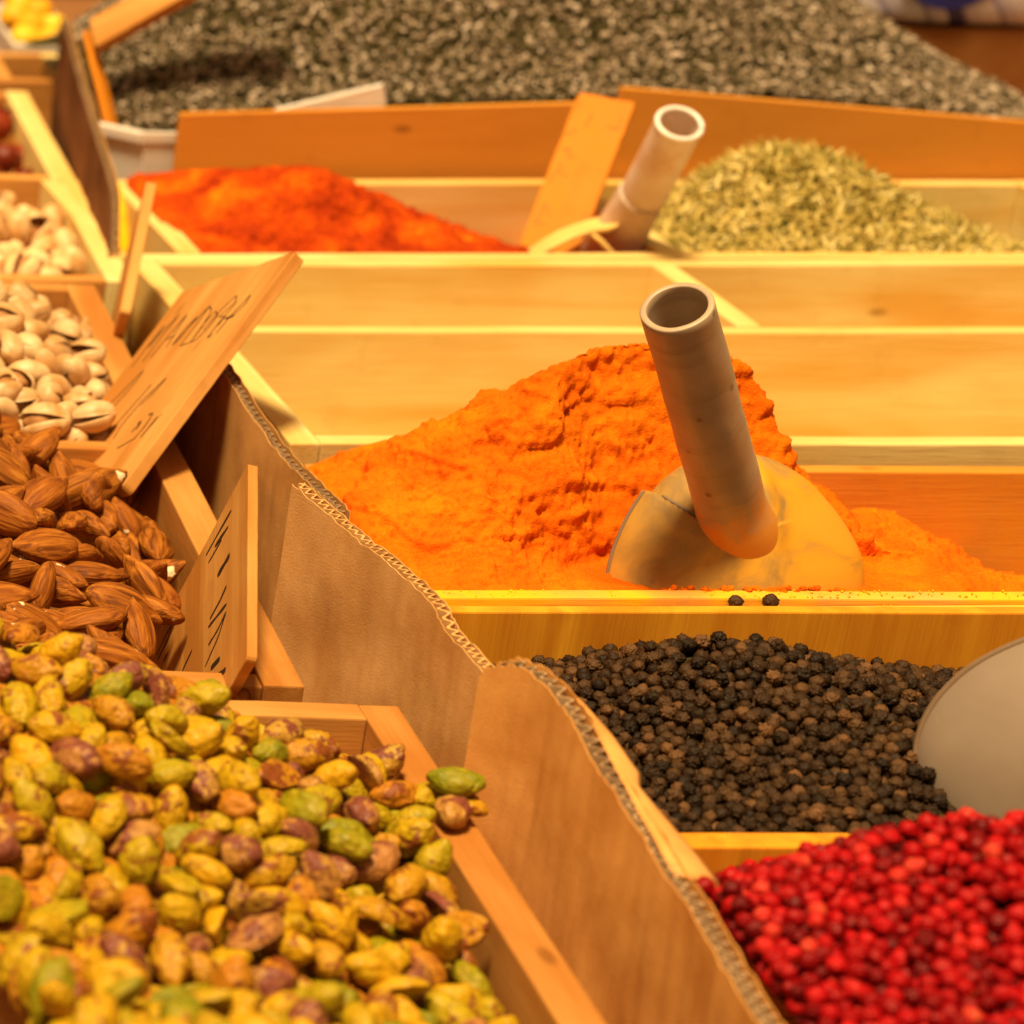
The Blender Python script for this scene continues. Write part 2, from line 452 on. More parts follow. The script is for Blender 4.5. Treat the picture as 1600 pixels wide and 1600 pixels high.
def sheet(name, path, off, th, zb, mat, parent, fray=.3, seed=0, rows=14, jag=0):
    """an upright paper sheet along path rows (x, y, ztop), pushed sideways by off"""
    n = len(path)
    tan = np.gradient(path[:, :2], axis=0); tan /= np.linalg.norm(tan, axis=1)[:, None]
    nor = np.stack([-tan[:, 1], tan[:, 0]], 1)
    off = np.broadcast_to(np.asarray(off, float), (n,))
    v = []
    for side in (0, 1):
        for r in range(rows + 1):
            for i in range(n):
                zt = path[i, 2] + fray * noise.noise(Vector((i * .23, seed * 7.3, 0))) * 2 + jag * max(0, noise.noise(Vector((i * .06, seed * 3.1, 5)))) 
                t = (r / rows) ** .7
                z = zt + (zb - zt) * t
                dent = 1.2 * noise.noise(Vector((path[i, 1] / 22, z / 30, seed * 1.7))) + 1.0 * max(0, .25 - abs(noise.noise(Vector((path[i, 1] / 16, z / 60, seed + 31))))) + .35 * noise.noise(Vector((path[i, 1] / 5, z / 24, seed)))
                o = off[i] + dent * min(1, t * 6 + .3) + (th if side else 0)
                v.append((path[i, 0] + nor[i, 0] * o, path[i, 1] + nor[i, 1] * o, z))
    N = n * (rows + 1); f = []
    for r in range(rows):
        for i in range(n - 1):
            a = r * n + i; b = a + 1; c = b + n; d = a + n
            f.append((a, b, c, d)); f.append((N + a, N + d, N + c, N + b))
    for i in range(n - 1):
        f.append((i, N + i, N + i + 1, i + 1)); a = rows * n + i; f.append((a, a + 1, N + a + 1, N + a))
    for r in range(rows):
        a = r * n; f.append((a, a + n, N + a + n, N + a)); a = r * n + n - 1; f.append((a, N + a, N + a + n, a + n))
    o = mesh_obj(name, v, f, mat, parent, smooth=False)
    fix_normals(o)
    o.data.polygons.foreach_set('use_smooth', [True] * len(o.data.polygons))
    o.data.set_sharp_from_angle(angle=math.radians(40))
    return o

def strip(label, pts, thick, zb, pitch, seed, mats=(CARD, CARD_FLUTE, CARD), sink=.4, jag=0, wall=.3):
    seg = np.linalg.norm(np.diff(np.asarray(pts)[:, :2], axis=0), axis=1).sum()
    n = int(seg / .9) + 2
    path = spline(pts, n)
    root = empty('cardboard_strip', (*path[n // 2, :2], zb), label, 'cardboard strip', 'corrugated cardboard strips between the crate rows')
    sheet('liner', path, thick / 2, .35, zb, mats[0], root, .55, seed, jag=jag)
    sheet('liner', path, -thick / 2 - .35, .35, zb, mats[2], root, .55, seed, jag=jag)
    s = np.concatenate([[0], np.cumsum(np.linalg.norm(np.diff(path[:, :2], axis=0), axis=1))])
    m = int(seg / .45)
    ss = np.linspace(0, s[-1], m)
    fine = np.stack([np.interp(ss, s, path[:, k]) for k in range(3)], 1)
    fine[:, 2] -= sink
    sheet('fluting', fine, np.sin(ss / pitch * 2 * math.pi + 1.6 * np.array([noise.noise(Vector((q / 9, seed, 0))) for q in ss])) * (thick / 2 - .55) * np.array([.75 + .45 * noise.noise(Vector((q / 14, seed, 7))) for q in ss]) - .15, wall, zb, mats[1], root, .15, seed, rows=14)
    return root

strip('upright corrugated cardboard strip behind the triangular sign, its fluting showing along the top',
      [(350, 1092, 8), (353, 1082, 20), (355, 1068, 30), (356.5, 1056, 32), (358.5, 1019, 26), (361, 992, 21.5), (363, 969, 20), (364.5, 948, 20.5), (365, 938, 20)], 4.6, -60, 3.9, 1, mats=(CARD_SHADED, CARD_FLUTE, CARD_SHADED))
strip('middle corrugated cardboard strip leaning beside the turmeric heap, with a plain pale face',
      [(343.5, 927, 35.5), (348, 911, 33), (354.5, 888, 30.5), (358.5, 862, 30.5), (361, 838, 29.5), (362.5, 826, 25), (364.5, 800, 23.5), (366, 776, 20)], 4.4, -60, 3.6, 4, mats=(CARD, CARD, CARD), sink=.12, wall=1.1)
s3 = strip('torn corrugated cardboard strip in the foreground between pistachios and black pepper',
      [(353, 779, 34), (356, 775, 39), (360, 770, 41), (364.5, 756, 40), (366.5, 735, 34.5), (367.5, 715, 29), (369, 690, 23), (369, 660, 18.5), (367.5, 630, 15), (367, 610, 13), (371, 585, 10), (376, 545, 4)], 6.0, -60, 4.2, 8, jag=2.0, mats=(CARD_WARM, CARD_FLUTE, CARD_WARM), sink=.25, wall=.8)
# torn outer paper of that strip, folded out over the pepper
sy = np.linspace(0, 1, 16); fv = []
for k, t in enumerate(sy):
    y = 754 - t * 74
    zt = np.interp(y, [681, 690, 715, 735, 757], [20.5, 22.5, 28.5, 34, 38.5])
    out = np.interp(t, [0, .15, .40, .44, .7, .95, 1], [1.5, 5, 8, 5.5, 10.5, 15, 13])
    for a in np.linspace(0, 1, 6):
        fv.append((368.8 + out * a, y + 1.2 * noise.noise(Vector((a * 3, t * 9, 0))), zt - a * a * (1.5 + 4 * t) + .6 * noise.noise(Vector((t * 8, a * 2, 4)))))
ff = [(i * 6 + j, i * 6 + j + 1, i * 6 + j + 7, i * 6 + j + 6) for i in range(15) for j in range(5)]
fo = mesh_obj('torn_flap', fv, ff, CARD_WARM, s3, smooth=True)
md = fo.modifiers.new('thickness', 'SOLIDIFY'); md.thickness = .0005
fo['label'] = 'pale torn paper flap peeled outwards'
strip('dark cardboard strip standing at the back left beside the white tub',
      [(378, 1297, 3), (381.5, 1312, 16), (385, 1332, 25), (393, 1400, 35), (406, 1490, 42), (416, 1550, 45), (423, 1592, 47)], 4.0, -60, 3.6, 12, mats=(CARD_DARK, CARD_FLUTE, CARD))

# ------------------------------------------------------------------ white tubs, lid, box and bag at the back
def tub(label, outline, z0, z1, th):
    n = len(outline); c = np.mean(outline, axis=0)
    v = []
    def ring(k, z, grow):
        for p in outline:
            d = np.asarray(p) - c; L = np.linalg.norm(d)
            v.append((*(c + d * (1 + grow / L)), z))
    spec = [(z0, -9), (z1 - 7, -1), (z1 - 6.5, 1.6), (z1 - 1, 2), (z1, 1.2), (z1, -th), (z1 - 3, -th - .6), (z0 + 4, -9 - th)]
    for k, (z, g) in enumerate(spec): ring(k, z, g)
    f = [tuple(range(n - 1, -1, -1))]
    for k in range(len(spec) - 1):
        for i in range(n): f.append((k * n + i, k * n + (i + 1) % n, (k + 1) * n + (i + 1) % n, (k + 1) * n + i))
    f.append(tuple((len(spec) - 1) * n + i for i in range(n)))
    o = mesh_obj('white_tub', v, f, WHITE_TUB); bevel(o, .8)
    return thing(o, label, 'tub')
tub('small white tray of yellow candied fruit in the top left corner', [(428, 1722), (468, 1722), (474, 1830), (434, 1830)], -62, 2, 1.5)
tub('large white plastic tub with cut corners under the grey herb heap', [(432, 1452), (862, 1452), (880, 1474), (880, 1610), (860, 1640), (450, 1640), (432, 1620), (409, 1476)], -62, 19.5, 2)
v = [(497, 1448, 32), (551, 1448, 45.5), (554, 1448, 35), (552, 1449, 10), (500, 1449, 10)]
v2 = [(x + 1, y + 4, z) for x, y, z in v]
lid = mesh_obj('white_plastic_panel', v + v2, [(0, 1, 2, 3, 4), (9, 8, 7, 6, 5)] + [(i, i + 5, (i + 1) % 5 + 5, (i + 1) % 5) for i in range(5)], WHITE_TUB)
bevel(lid, 1.0)
thing(lid, 'white plastic panel corner rising behind the level amber plank', 'panel')

def box_obj(name, x0, x1, y0, y1, z0, z1, mat, bev=1.5, rot=0):
    o = mesh_obj(name, [(x, y, z) for z in (z0, z1) for y in (y0, y1) for x in (x0, x1)],
                 [(0, 1, 3, 2), (4, 6, 7, 5), (0, 4, 5, 1), (1, 5, 7, 3), (3, 7, 6, 2), (2, 6, 4, 0)], mat)
    o.rotation_euler.z = rot
    return bevel(o, bev)
bx = box_obj('brown_box', 800, 1200, 1690, 1860, -62, 18, CARD_BOX)
thing(bx, 'plain brown box at the back right under the striped bag', 'box')

def bag_mat():
    M = Mat('striped_bag_film', .35, .5)
    base = M.coords(rnd=False)
    sx = M.n('SeparateXYZ', {0: base})
    diag = M.math('ADD', sx.outputs[0], M.math('MULTIPLY', sx.outputs[2], .75))
    ph = M.math('FRACT', M.math('MULTIPLY', diag, 46.0))
    ph2 = M.math('FRACT', M.math('MULTIPLY', diag, 19.0))
    c = M.ramp(ph, [(0, (.74, .66, .70)), (.48, (.74, .66, .70)), (.52, (.36, .30, .46)), (.70, (.62, .54, .64))], 'CONSTANT')
    c = M.mix(M.step(ph2, .80, .82), c, (.02, .022, .14, 1))
    M.color(c)
    return M.m
def pillow(name, c, rx, ry, rz, mat, parent=None, n=48):
    v, f = [], []
    for j in range(n // 2 + 1):
        ph = math.pi * j / (n // 2)
        for i in range(n):
            th = 2 * math.pi * i / n
            sg = lambda t, p: math.copysign(abs(t) ** p, t)
            x = sg(math.cos(th), .5) * sg(math.sin(ph), .55); y = sg(math.sin(th), .5) * sg(math.sin(ph), .55); z = sg(math.cos(ph), .3)
            w = 1.5 * noise.noise(Vector((x * 3, y * 3, z * 4 + 9)))
            v.append((c[0] + x * rx + w, c[1] + y * ry + w, c[2] + z * rz + w))
    for j in range(n // 2):
        for i in range(n):
            f.append((j * n + i, (j + 1) * n + i, (j + 1) * n + (i + 1) % n, j * n + (i + 1) % n))
    return fix_normals(mesh_obj(name, v, f, mat, parent, smooth=True))
bag = pillow('striped_bag', (1020, 1772, 44), 122, 86, 28, bag_mat())
thing(bag, 'blue and white striped bag with a round blue emblem lying on the brown box', 'bag')
def bag_disc(cx, cz, r, ring, mat, name, lift):
    bb = []
    n = 40
    for k in range(n):
        a = 2 * math.pi * k / n
        bb.append((cx + r * math.cos(a), 1772 - 86 - lift, cz + r * .8 * math.sin(a)))
    m = len(bb)
    v = bb + [(x, y + 1.5 + 2, z) for x, y, z in bb]
    return mesh_obj(name, v, [tuple(range(m - 1, -1, -1)), tuple(range(m, 2 * m))] + [(i, (i + 1) % m, (i + 1) % m + m, i + m) for i in range(m)], mat, bag)
BLUE = plain('deep_blue_print', (.012, .022, .19), .35, .5, .3, 40)
BLUE2 = plain('bright_blue_print', (.03, .12, .42), .35, .5, .3, 40)
bag_disc(968, 55, 30, 0, BLUE, 'round_emblem', 1.2)
bag_disc(970, 56, 20, 0, BLUE2, 'emblem_centre', 1.9)
bag_disc(903, 50, 15, 0, BLUE, 'round_emblem', 1.2)
# ------------------------------------------------------------------ the shape of every heap
# every heap, millimetres: crest (x, z) along y = yc, level (x, z) along the front edge yf and the back edge yb
HEAPS = {
 'pistachio': dict(x=(175,338), y=(500,815), yc=770, crest=[(175,57),(203,56),(228,53),(250,45),(267,41),(278,31),(297,21),(310,17),(323,14),(335,11),(345,8)],
    yf=640, front=[(175,30),(205,24),(240,16),(270,10),(295,1),(310,-8),(345,-16)], yb=815, back=[(175,35),(230,25),(270,6),(300,-12),(340,-20)], near=[(500,36),(560,27),(600,10),(640,0)]),
 'almond': dict(x=(190,322), y=(830,1050), yc=1010, crest=[(190,32),(261,25),(284,14),(297,2),(313,-8),(346,-20)],
    yf=845, front=[(190,20),(240,12),(280,0),(310,-10),(346,-16)], yb=1050, back=[(190,30),(261,18),(300,-4),(346,-20)]),
 'inshell': dict(x=(225,345), y=(1060,1255), yc=1185, crest=[(225,44),(294,34),(311,26),(326,12),(339,-8),(350,-20)],
    yf=1062, front=[(225,28),(270,22),(300,10),(330,-6),(350,-14)], yb=1257, back=[(225,25),(290,8),(320,-16),(350,-28)]),
 'roasted': dict(x=(265,380), y=(1268,1430), yc=1345, crest=[(265,28),(330,24),(349,18),(363,-2),(380,-16)],
    yf=1268, front=[(265,4),(330,-2),(350,-10),(380,-18)], yb=1430, back=[(265,8),(330,-2),(380,-20)]),
 'black': dict(x=(377,640), y=(741,897), yc=848, crest=[(377,-18),(398,-11),(406,-6),(431,4),(442,11),(455,14),(483,12),(498,5),(513,4),(527,-1),(557,-8),(640,-14)],
    yf=741, front=[(377,-5),(640,-5)], yb=897, back=[(377,-22),(398,-22),(455,-12),(483,-14),(640,-25)]),
 'pink': dict(x=(374,560), y=(575,731), yc=668, crest=[(360,14),(370,19),(382,28),(398,34),(414,38),(421,42),(429,46),(445,47),(480,46),(560,36)],
    yf=575, front=[(360,16),(400,24),(450,30),(560,24)], yb=731, back=[(360,-18),(390,-14),(420,-2),(450,4),(480,2),(560,-5)]),
 'turmeric': dict(x=(373,640), y=(915,1027), yc=978, crest=[(370,9),(385,18),(402,29),(413,38),(429,49),(446,61),(461,66),(477,70),(495,68),(512,63),(521,57),(527,50),(531,38),(538,28),(552,12),(569,0),(582,3),(590,-2),(600,-9),(625,-22),(645,-32)],
    yf=915, front=[(370,-2),(395,-2),(450,-2),(520,-1),(590,-2),(610,-5),(640,-14)], yb=1027, back=[(370,-6),(395,8),(440,22),(480,34),(520,28),(540,4),(570,-14),(640,-34)]),
 'paprika': dict(x=(417,638), y=(1307,1420), yc=1365, crest=[(412,0),(424,2),(430,7),(446,9),(457,17),(475,23),(494,25),(514,16),(545,3),(592,-17),(640,-30)],
    yf=1307, front=[(411,-8),(424,-4),(450,-3),(540,-4),(592,-14),(640,-26)], yb=1420, back=[(411,2),(424,6),(470,10),(514,0),(592,-26),(640,-36)]),
 'spill': dict(x=(386,411), y=(1350,1420), yc=1408, crest=[(386,-6),(398,-1),(412,3)], yf=1350, front=[(386,-56),(412,-52)], yb=1420, back=[(386,-2),(412,4)]),
 'fennel': dict(x=(651,870), y=(1307,1420), yc=1368, crest=[(650,-16),(661,-11),(680,4),(692,22),(712,33),(740,32),(761,22),(786,7),(814,-6),(842,-18),(872,-30)],
    yf=1307, front=[(650,-10),(680,-4),(800,-5),(840,-10),(872,-22)], yb=1420, back=[(650,-26),(692,-4),(725,8),(761,-4),(814,-26),(872,-38)]),
 'seed': dict(x=(426,985), y=(1462,1700), yc=1585, crest=[(380,-4),(410,18),(443,50),(500,95),(560,112),(650,118),(730,112),(800,90),(864,54),(904,30),(951,8),(985,-8)],
    yf=1462, front=[(380,16),(430,16),(500,30),(650,34),(760,36),(860,26),(985,-10)], yb=1700, back=[(380,0),(500,30),(650,50),(800,30),(985,-10)]),
}
def _ip(pts,x):
    return np.interp(x,[p[0] for p in pts],[p[1] for p in pts])
def heap_z(name,x,y):
    d=HEAPS[name]; x=np.asarray(x,float); y=np.asarray(y,float)
    def sm(pts):  # light smoothing of the polyline along x
        r=3.0
        return sum(_ip(pts,x+k*r) for k in (-2,-1,0,1,2))/5
    c,f,b=sm(d['crest']),sm(d['front']),sm(d['back'])
    t=np.clip((d['yc']-y)/(d['yc']-d['yf']),0,1.3); u=np.clip((y-d['yc'])/(d['yb']-d['yc']),0,1)
    ef=lambda s:0.35*s+0.65*s*s*(3-2*s)*np.where(s>1,0,1)+np.where(s>1,0.65,0)
    z=np.where(y<d['yc'], c+(f-c)*np.minimum(ef(np.minimum(t,1)),1), c+(b-c)*ef(u))
    if 'near' in d:
        z=z+np.interp(y,[p[0] for p in d['near']],[p[1] for p in d['near']])*np.clip((335-x)/90,0,1)
    if name=='black':                          # pushed aside by the large scoop
        w=np.clip((x-(496-(775-y)*.95))/10,0,1)*np.clip((778-y)/8,0,1); z=z-w*17
    if name=='turmeric':                       # dug away in front of the scoop
        w=np.clip((x-408)/52,0,1)*np.clip((585-x)/16,0,1); w=w*w*(3-2*w)
        y0=938+np.clip((x-446)/18,0,1)*9; lim=np.where(y<y0,-3.0,-3.0+(y-y0)*1.9)
        z=np.where(z>lim,z+(lim-z)*w,z)
    return z
# ------------------------------------------------------------------ hand-lettered wooden price signs
def sign(label, C, e1, e2, th, mat, strokes, ink, back, round_=2.0, group='hand-lettered wooden price signs'):
    """a plate from corner C along e1 and e2 (mm); front side faces -(e1 x e2); strokes are (width, [(a, b), ...]) along e1, e2"""
    C, e1, e2 = Vector(C), Vector(e1), Vector(e2)
    L1, L2 = e1.length, e2.length
    u = e1.normalized(); w = (e2 - u * e2.dot(u)).normalized(); n = u.cross(w)      # n points to the back
    R = Matrix((u, w, n)).transposed()
    cs = []
    for (cx, cy, a0) in ((round_, round_, 180), (L1 - round_, round_, 270), (L1 - round_, L2 - round_, 0), (round_, L2 - round_, 90)):
        for k in range(4):
            a = math.radians(a0 + 30 * k); cs.append((cx + round_ * math.cos(a), cy + round_ * math.sin(a)))
    dense = []
    for i in range(len(cs)):
        p, q = Vector(cs[i]), Vector(cs[(i + 1) % len(cs)]); k = max(1, int((q - p).length / 4))
        for j in range(k):
            r = p.lerp(q, j / k); r = r + Vector((noise.noise(Vector((r.x * .2, r.y * .2, C.x))), noise.noise(Vector((r.x * .2, r.y * .2, C.y))))) * .35
            dense.append(r)
    m = len(dense)
    v = [(p.x * S, p.y * S, 0) for p in dense] + [(p.x * S, p.y * S, th * S) for p in dense]
    f = [tuple(range(m - 1, -1, -1)), tuple(range(m, 2 * m))] + [(i, (i + 1) % m, m + (i + 1) % m, m + i) for i in range(m)]
    me = bpy.data.meshes.new('wooden_sign'); me.from_pydata(v, [], f)
    o = link_mesh('wooden_sign', me, mat)
    o.matrix_world = Matrix.Translation(C * S) @ R.to_4x4()
    bevel(o, .3, 1)
    thing(o, label, 'sign', group)
    if strokes:
        sv, sf = [], []
        for wd, pts in strokes:
            # smooth hand stroke with a varying nib
            P = []
            for a, b in zip(pts[:-1], pts[1:]):
                P += [(a[0] + (b[0] - a[0]) * t, a[1] + (b[1] - a[1]) * t, 0) for t in np.linspace(0, 1, 8)[:-1]]
            P = np.array(P + [(*pts[-1], 0)])
            if len(P) > 8: P[1:-1] = (P[:-2] + 2 * P[1:-1] + P[2:]) / 4
            T = np.gradient(P[:, :2], axis=0); T /= np.linalg.norm(T, axis=1)[:, None] + 1e-9
            b0 = len(sv)
            for i, (p, t) in enumerate(zip(P, T)):
                h = wd * .5 * (.75 + .4 * noise.noise(Vector((p[0] * .2, p[1] * .2, wd)))) * (.55 if i in (0, len(P) - 1) else 1)
                for zz in (-.12, .1):
                    sv.append(((p[0] - t[1] * h) * S, (p[1] + t[0] * h) * S, zz * S)); sv.append(((p[0] + t[1] * h) * S, (p[1] - t[0] * h) * S, zz * S))
            for i in range(len(P) - 1):
                a = b0 + i * 4; b = a + 4
                sf += [(a, a + 1, b + 1, b), (a + 2, b + 2, b + 3, a + 3), (a, b, b + 2, a + 2), (a + 1, a + 3, b + 3, b + 1)]
        sm = bpy.data.meshes.new('lettering'); sm.from_pydata(sv, [], sf)
        link_mesh('lettering', sm, ink, o)
    return o

S1 = [(.85, [(44.2, 78.6), (32.3, 78.1), (20.5, 76.6), (28.0, 76.1), (34.3, 76.5), (24.8, 73.9), (16.6, 69.4)]), (.85, [(16.6, 69.4), (30.2, 70.8), (42.6, 71.0)]), (.85, [(41.4, 66.0), (28.1, 63.6), (18.1, 61.1), (28.1, 59.7), (38.2, 57.3)]), (.85, [(32.0, 64.8), (31.1, 57.7)]), (.85, [(37.8, 53.2), (28.9, 52.2), (22.4, 48.7), (32.9, 50.5), (37.2, 51.9)]), (.85, [(37.2, 51.9), (26.9, 49.1), (18.0, 44.3)]), (.85, [(39.7, 44.5), (28.1, 44.0), (18.0, 44.3), (22.0, 39.1), (31.6, 36.3), (39.6, 36.9), (39.7, 44.5)]), (.85, [(39.6, 36.9), (29.6, 37.2), (23.1, 34.5), (27.0, 29.1), (33.2, 29.6), (38.8, 32.6), (39.6, 36.9)]), (.85, [(33.8, 32.8), (24.1, 30.3), (16.7, 25.4), (21.6, 21.8), (28.4, 27.0), (29.0, 20.8), (34.1, 21.7)]), (.85, [(21.6, 20.1), (30.4, 22.5), (40.4, 23.3), (38.8, 20.5)]), (.85, [(39.3, 17.5), (28.4, 15.9), (19.6, 12.0), (25.3, 10.5), (30.6, 14.3)]), (1.6, [(30.9, 19.4), (30.7, 12.9)]), (.85, [(70.2, 74.9), (59.1, 68.8), (48.2, 63.2), (54.9, 62.5), (74.0, 67.1), (92.3, 71.2)]), (.85, [(96.8, 56.1), (81.6, 50.2), (60.4, 44.3), (62.0, 45.2)]), (.85, [(89.3, 42.1), (81.9, 43.7), (68.2, 41.0), (58.5, 33.9), (64.1, 35.1), (72.9, 39.8)]), (.85, [(88.6, 28.9), (83.3, 27.0), (87.8, 25.8)]), (1.6, [(80.2, 24.5), (79.9, 21.6)]), (.85, [(80.5, 21.0), (87.1, 20.1), (93.0, 21.4), (96.5, 31.3)]), (.85, [(81.4, 12.9), (86.5, 14.4), (91.7, 16.3)]), (1.5, [(83.7, 29.1), (83.3, 26.7)]), (.85, [(82.9, 15.1), (88.8, 15.6), (93.5, 16.3)])]
S2 = [(1.3, [(6.4, 43.6), (6.8, 30.5), (7.5, 16.9)]), (2, [(10.1, 33.9), (12.2, 20.1)]), (1.2, [(12.7, 26.9), (12.0, 40.7)]), (3, [(25.6, 30.8), (26.2, 18.1)]), (1.6, [(38.7, 38.0), (38.7, 27.8), (37.4, 21.1)]), (1.6, [(41.1, 39.6), (45.3, 20.9)]), (1.2, [(49.1, 39.3), (49.7, 29.1), (48.2, 20.8), (53.2, 29.0), (55.9, 42.4)]), (1.2, [(9.9, 98.3), (8.6, 89.9), (8.9, 81.4), (12.2, 84.0), (13.0, 97.1)]), (1.2, [(18.9, 90.1), (18.6, 85.4)]), (1.6, [(39.6, 67.7), (38.0, 57.1)]), (2.5, [(61.1, 36.3), (63.7, 27.0)]), (3, [(69.7, 30.1), (72.6, 21.0)])]
S4 = [(1.2, [(24.3, 25.6), (23.2, 22.8), (20.5, 21.2)]), (1.2, [(6.6, 25.6), (8.5, 23.8)]), (1.1, [(33.8, 23.8), (31.6, 20.8), (36.8, 20.3), (35.2, 17.1)]), (1.2, [(40.6, 23.5), (43.0, 20.9)]), (1.1, [(52.3, 24.1), (44.3, 22.9), (47.4, 17.0)]), (1.2, [(76.3, 23.3), (63.2, 22.5), (69.8, 18.5)]), (1.1, [(18.6, 18.0), (10.6, 16.8)]), (1.1, [(16.2, 8.2), (16.4, 2.6), (9.0, 3.7)]), (1.2, [(74.9, 23.7), (75.1, 18.7)])]
sign('large tilted wooden sign with thin handwriting stuck in the almonds', (380.9, 1065.0, 76.3), (-74.8, -60.0, -73.8), (-18.7, 72.8, -40.2), 5.2, SIGN_WOOD, S1, INK, 1)
sign('wooden sign seen nearly edge-on like a triangle between almonds and cardboard', (315.4, 899.1, 54.3), (-17.2, -71.9, -38.5), (-8.2, 50.2, -89.9), 3.4, SIGN_WOOD, S2, INK, 1)
sign('orange stained wooden sign standing in the paprika beside the clear scoop', (652.4, 1385.0, 52.3), (-38, -47.9, -64.7), (-21.8, 15.2, 1.6), 3.2, SIGN_ORANGE, S4, INK_FADED, 1)
# ------------------------------------------------------------------ scoops: a length of pipe set in a bowl-shaped blade
def tube_mesh(name, r0, r1, z0, z1, mat, parent, n=64, wob=.0, rows=36, flare=0):
    v, f = [], []
    prof = [(r0, z0 + (z1 - z0) * k / rows) for k in range(rows + 1)]
    prof += [(r0 - .35, z1 + .35), (r1 + .35, z1 + .35)]
    prof += [(r1, z1 - (z1 - z0) * k / rows) for k in range(rows + 1)]
    m = len(prof)
    for k, (r, z) in enumerate(prof):
        r = r + flare * (1 - smoothstep(-4, 12, z))
        for i in range(n):
            a = 2 * math.pi * i / n
            b = wob * noise.noise(Vector((math.cos(a) * 1.2, math.sin(a) * 1.2, z / 18)))
            v.append(((r + b) * math.cos(a) * S, (r + b) * math.sin(a) * S, z * S))
    for k in range(m):
        for i in range(n):
            k2 = (k + 1) % m
            f.append((k * n + i, k * n + (i + 1) % n, k2 * n + (i + 1) % n, k2 * n + i))
    me = bpy.data.meshes.new(name); me.from_pydata(v, [], f)
    me.polygons.foreach_set('use_smooth', [True] * len(me.polygons))
    o = link_mesh(name, me, mat, parent)
    fix_normals(o); o.data.set_sharp_from_angle(angle=math.radians(50))
    return o

def tube_path(name, pts, r, mat, parent, n=10):
    P = [Vector(p) for p in pts]; v, f = [], []
    for i, p in enumerate(P):
        t = (P[min(i + 1, len(P) - 1)] - P[max(i - 1, 0)]).normalized()
        a = t.orthogonal().normalized() if i == 0 else (a - t * a.dot(t)).normalized()
        b = t.cross(a)
        rr = r * (.55 if i in (0, len(P) - 1) else 1)
        for k in range(n):
            an = 2 * math.pi * k / n
            v.append(tuple((p + (a * math.cos(an) + b * math.sin(an)) * rr) * S))
    for i in range(len(P) - 1):
        for k in range(n):
            f.append((i * n + k, i * n + (k + 1) % n, (i + 1) * n + (k + 1) % n, (i + 1) * n + k))
    f.append(tuple(range(n - 1, -1, -1))); f.append(tuple((len(P) - 1) * n + k for k in range(n)))
    me = bpy.data.meshes.new(name); me.from_pydata(v, [], f)
    me.polygons.foreach_set('use_smooth', [True] * len(me.polygons))
    return link_mesh(name, me, mat, parent)

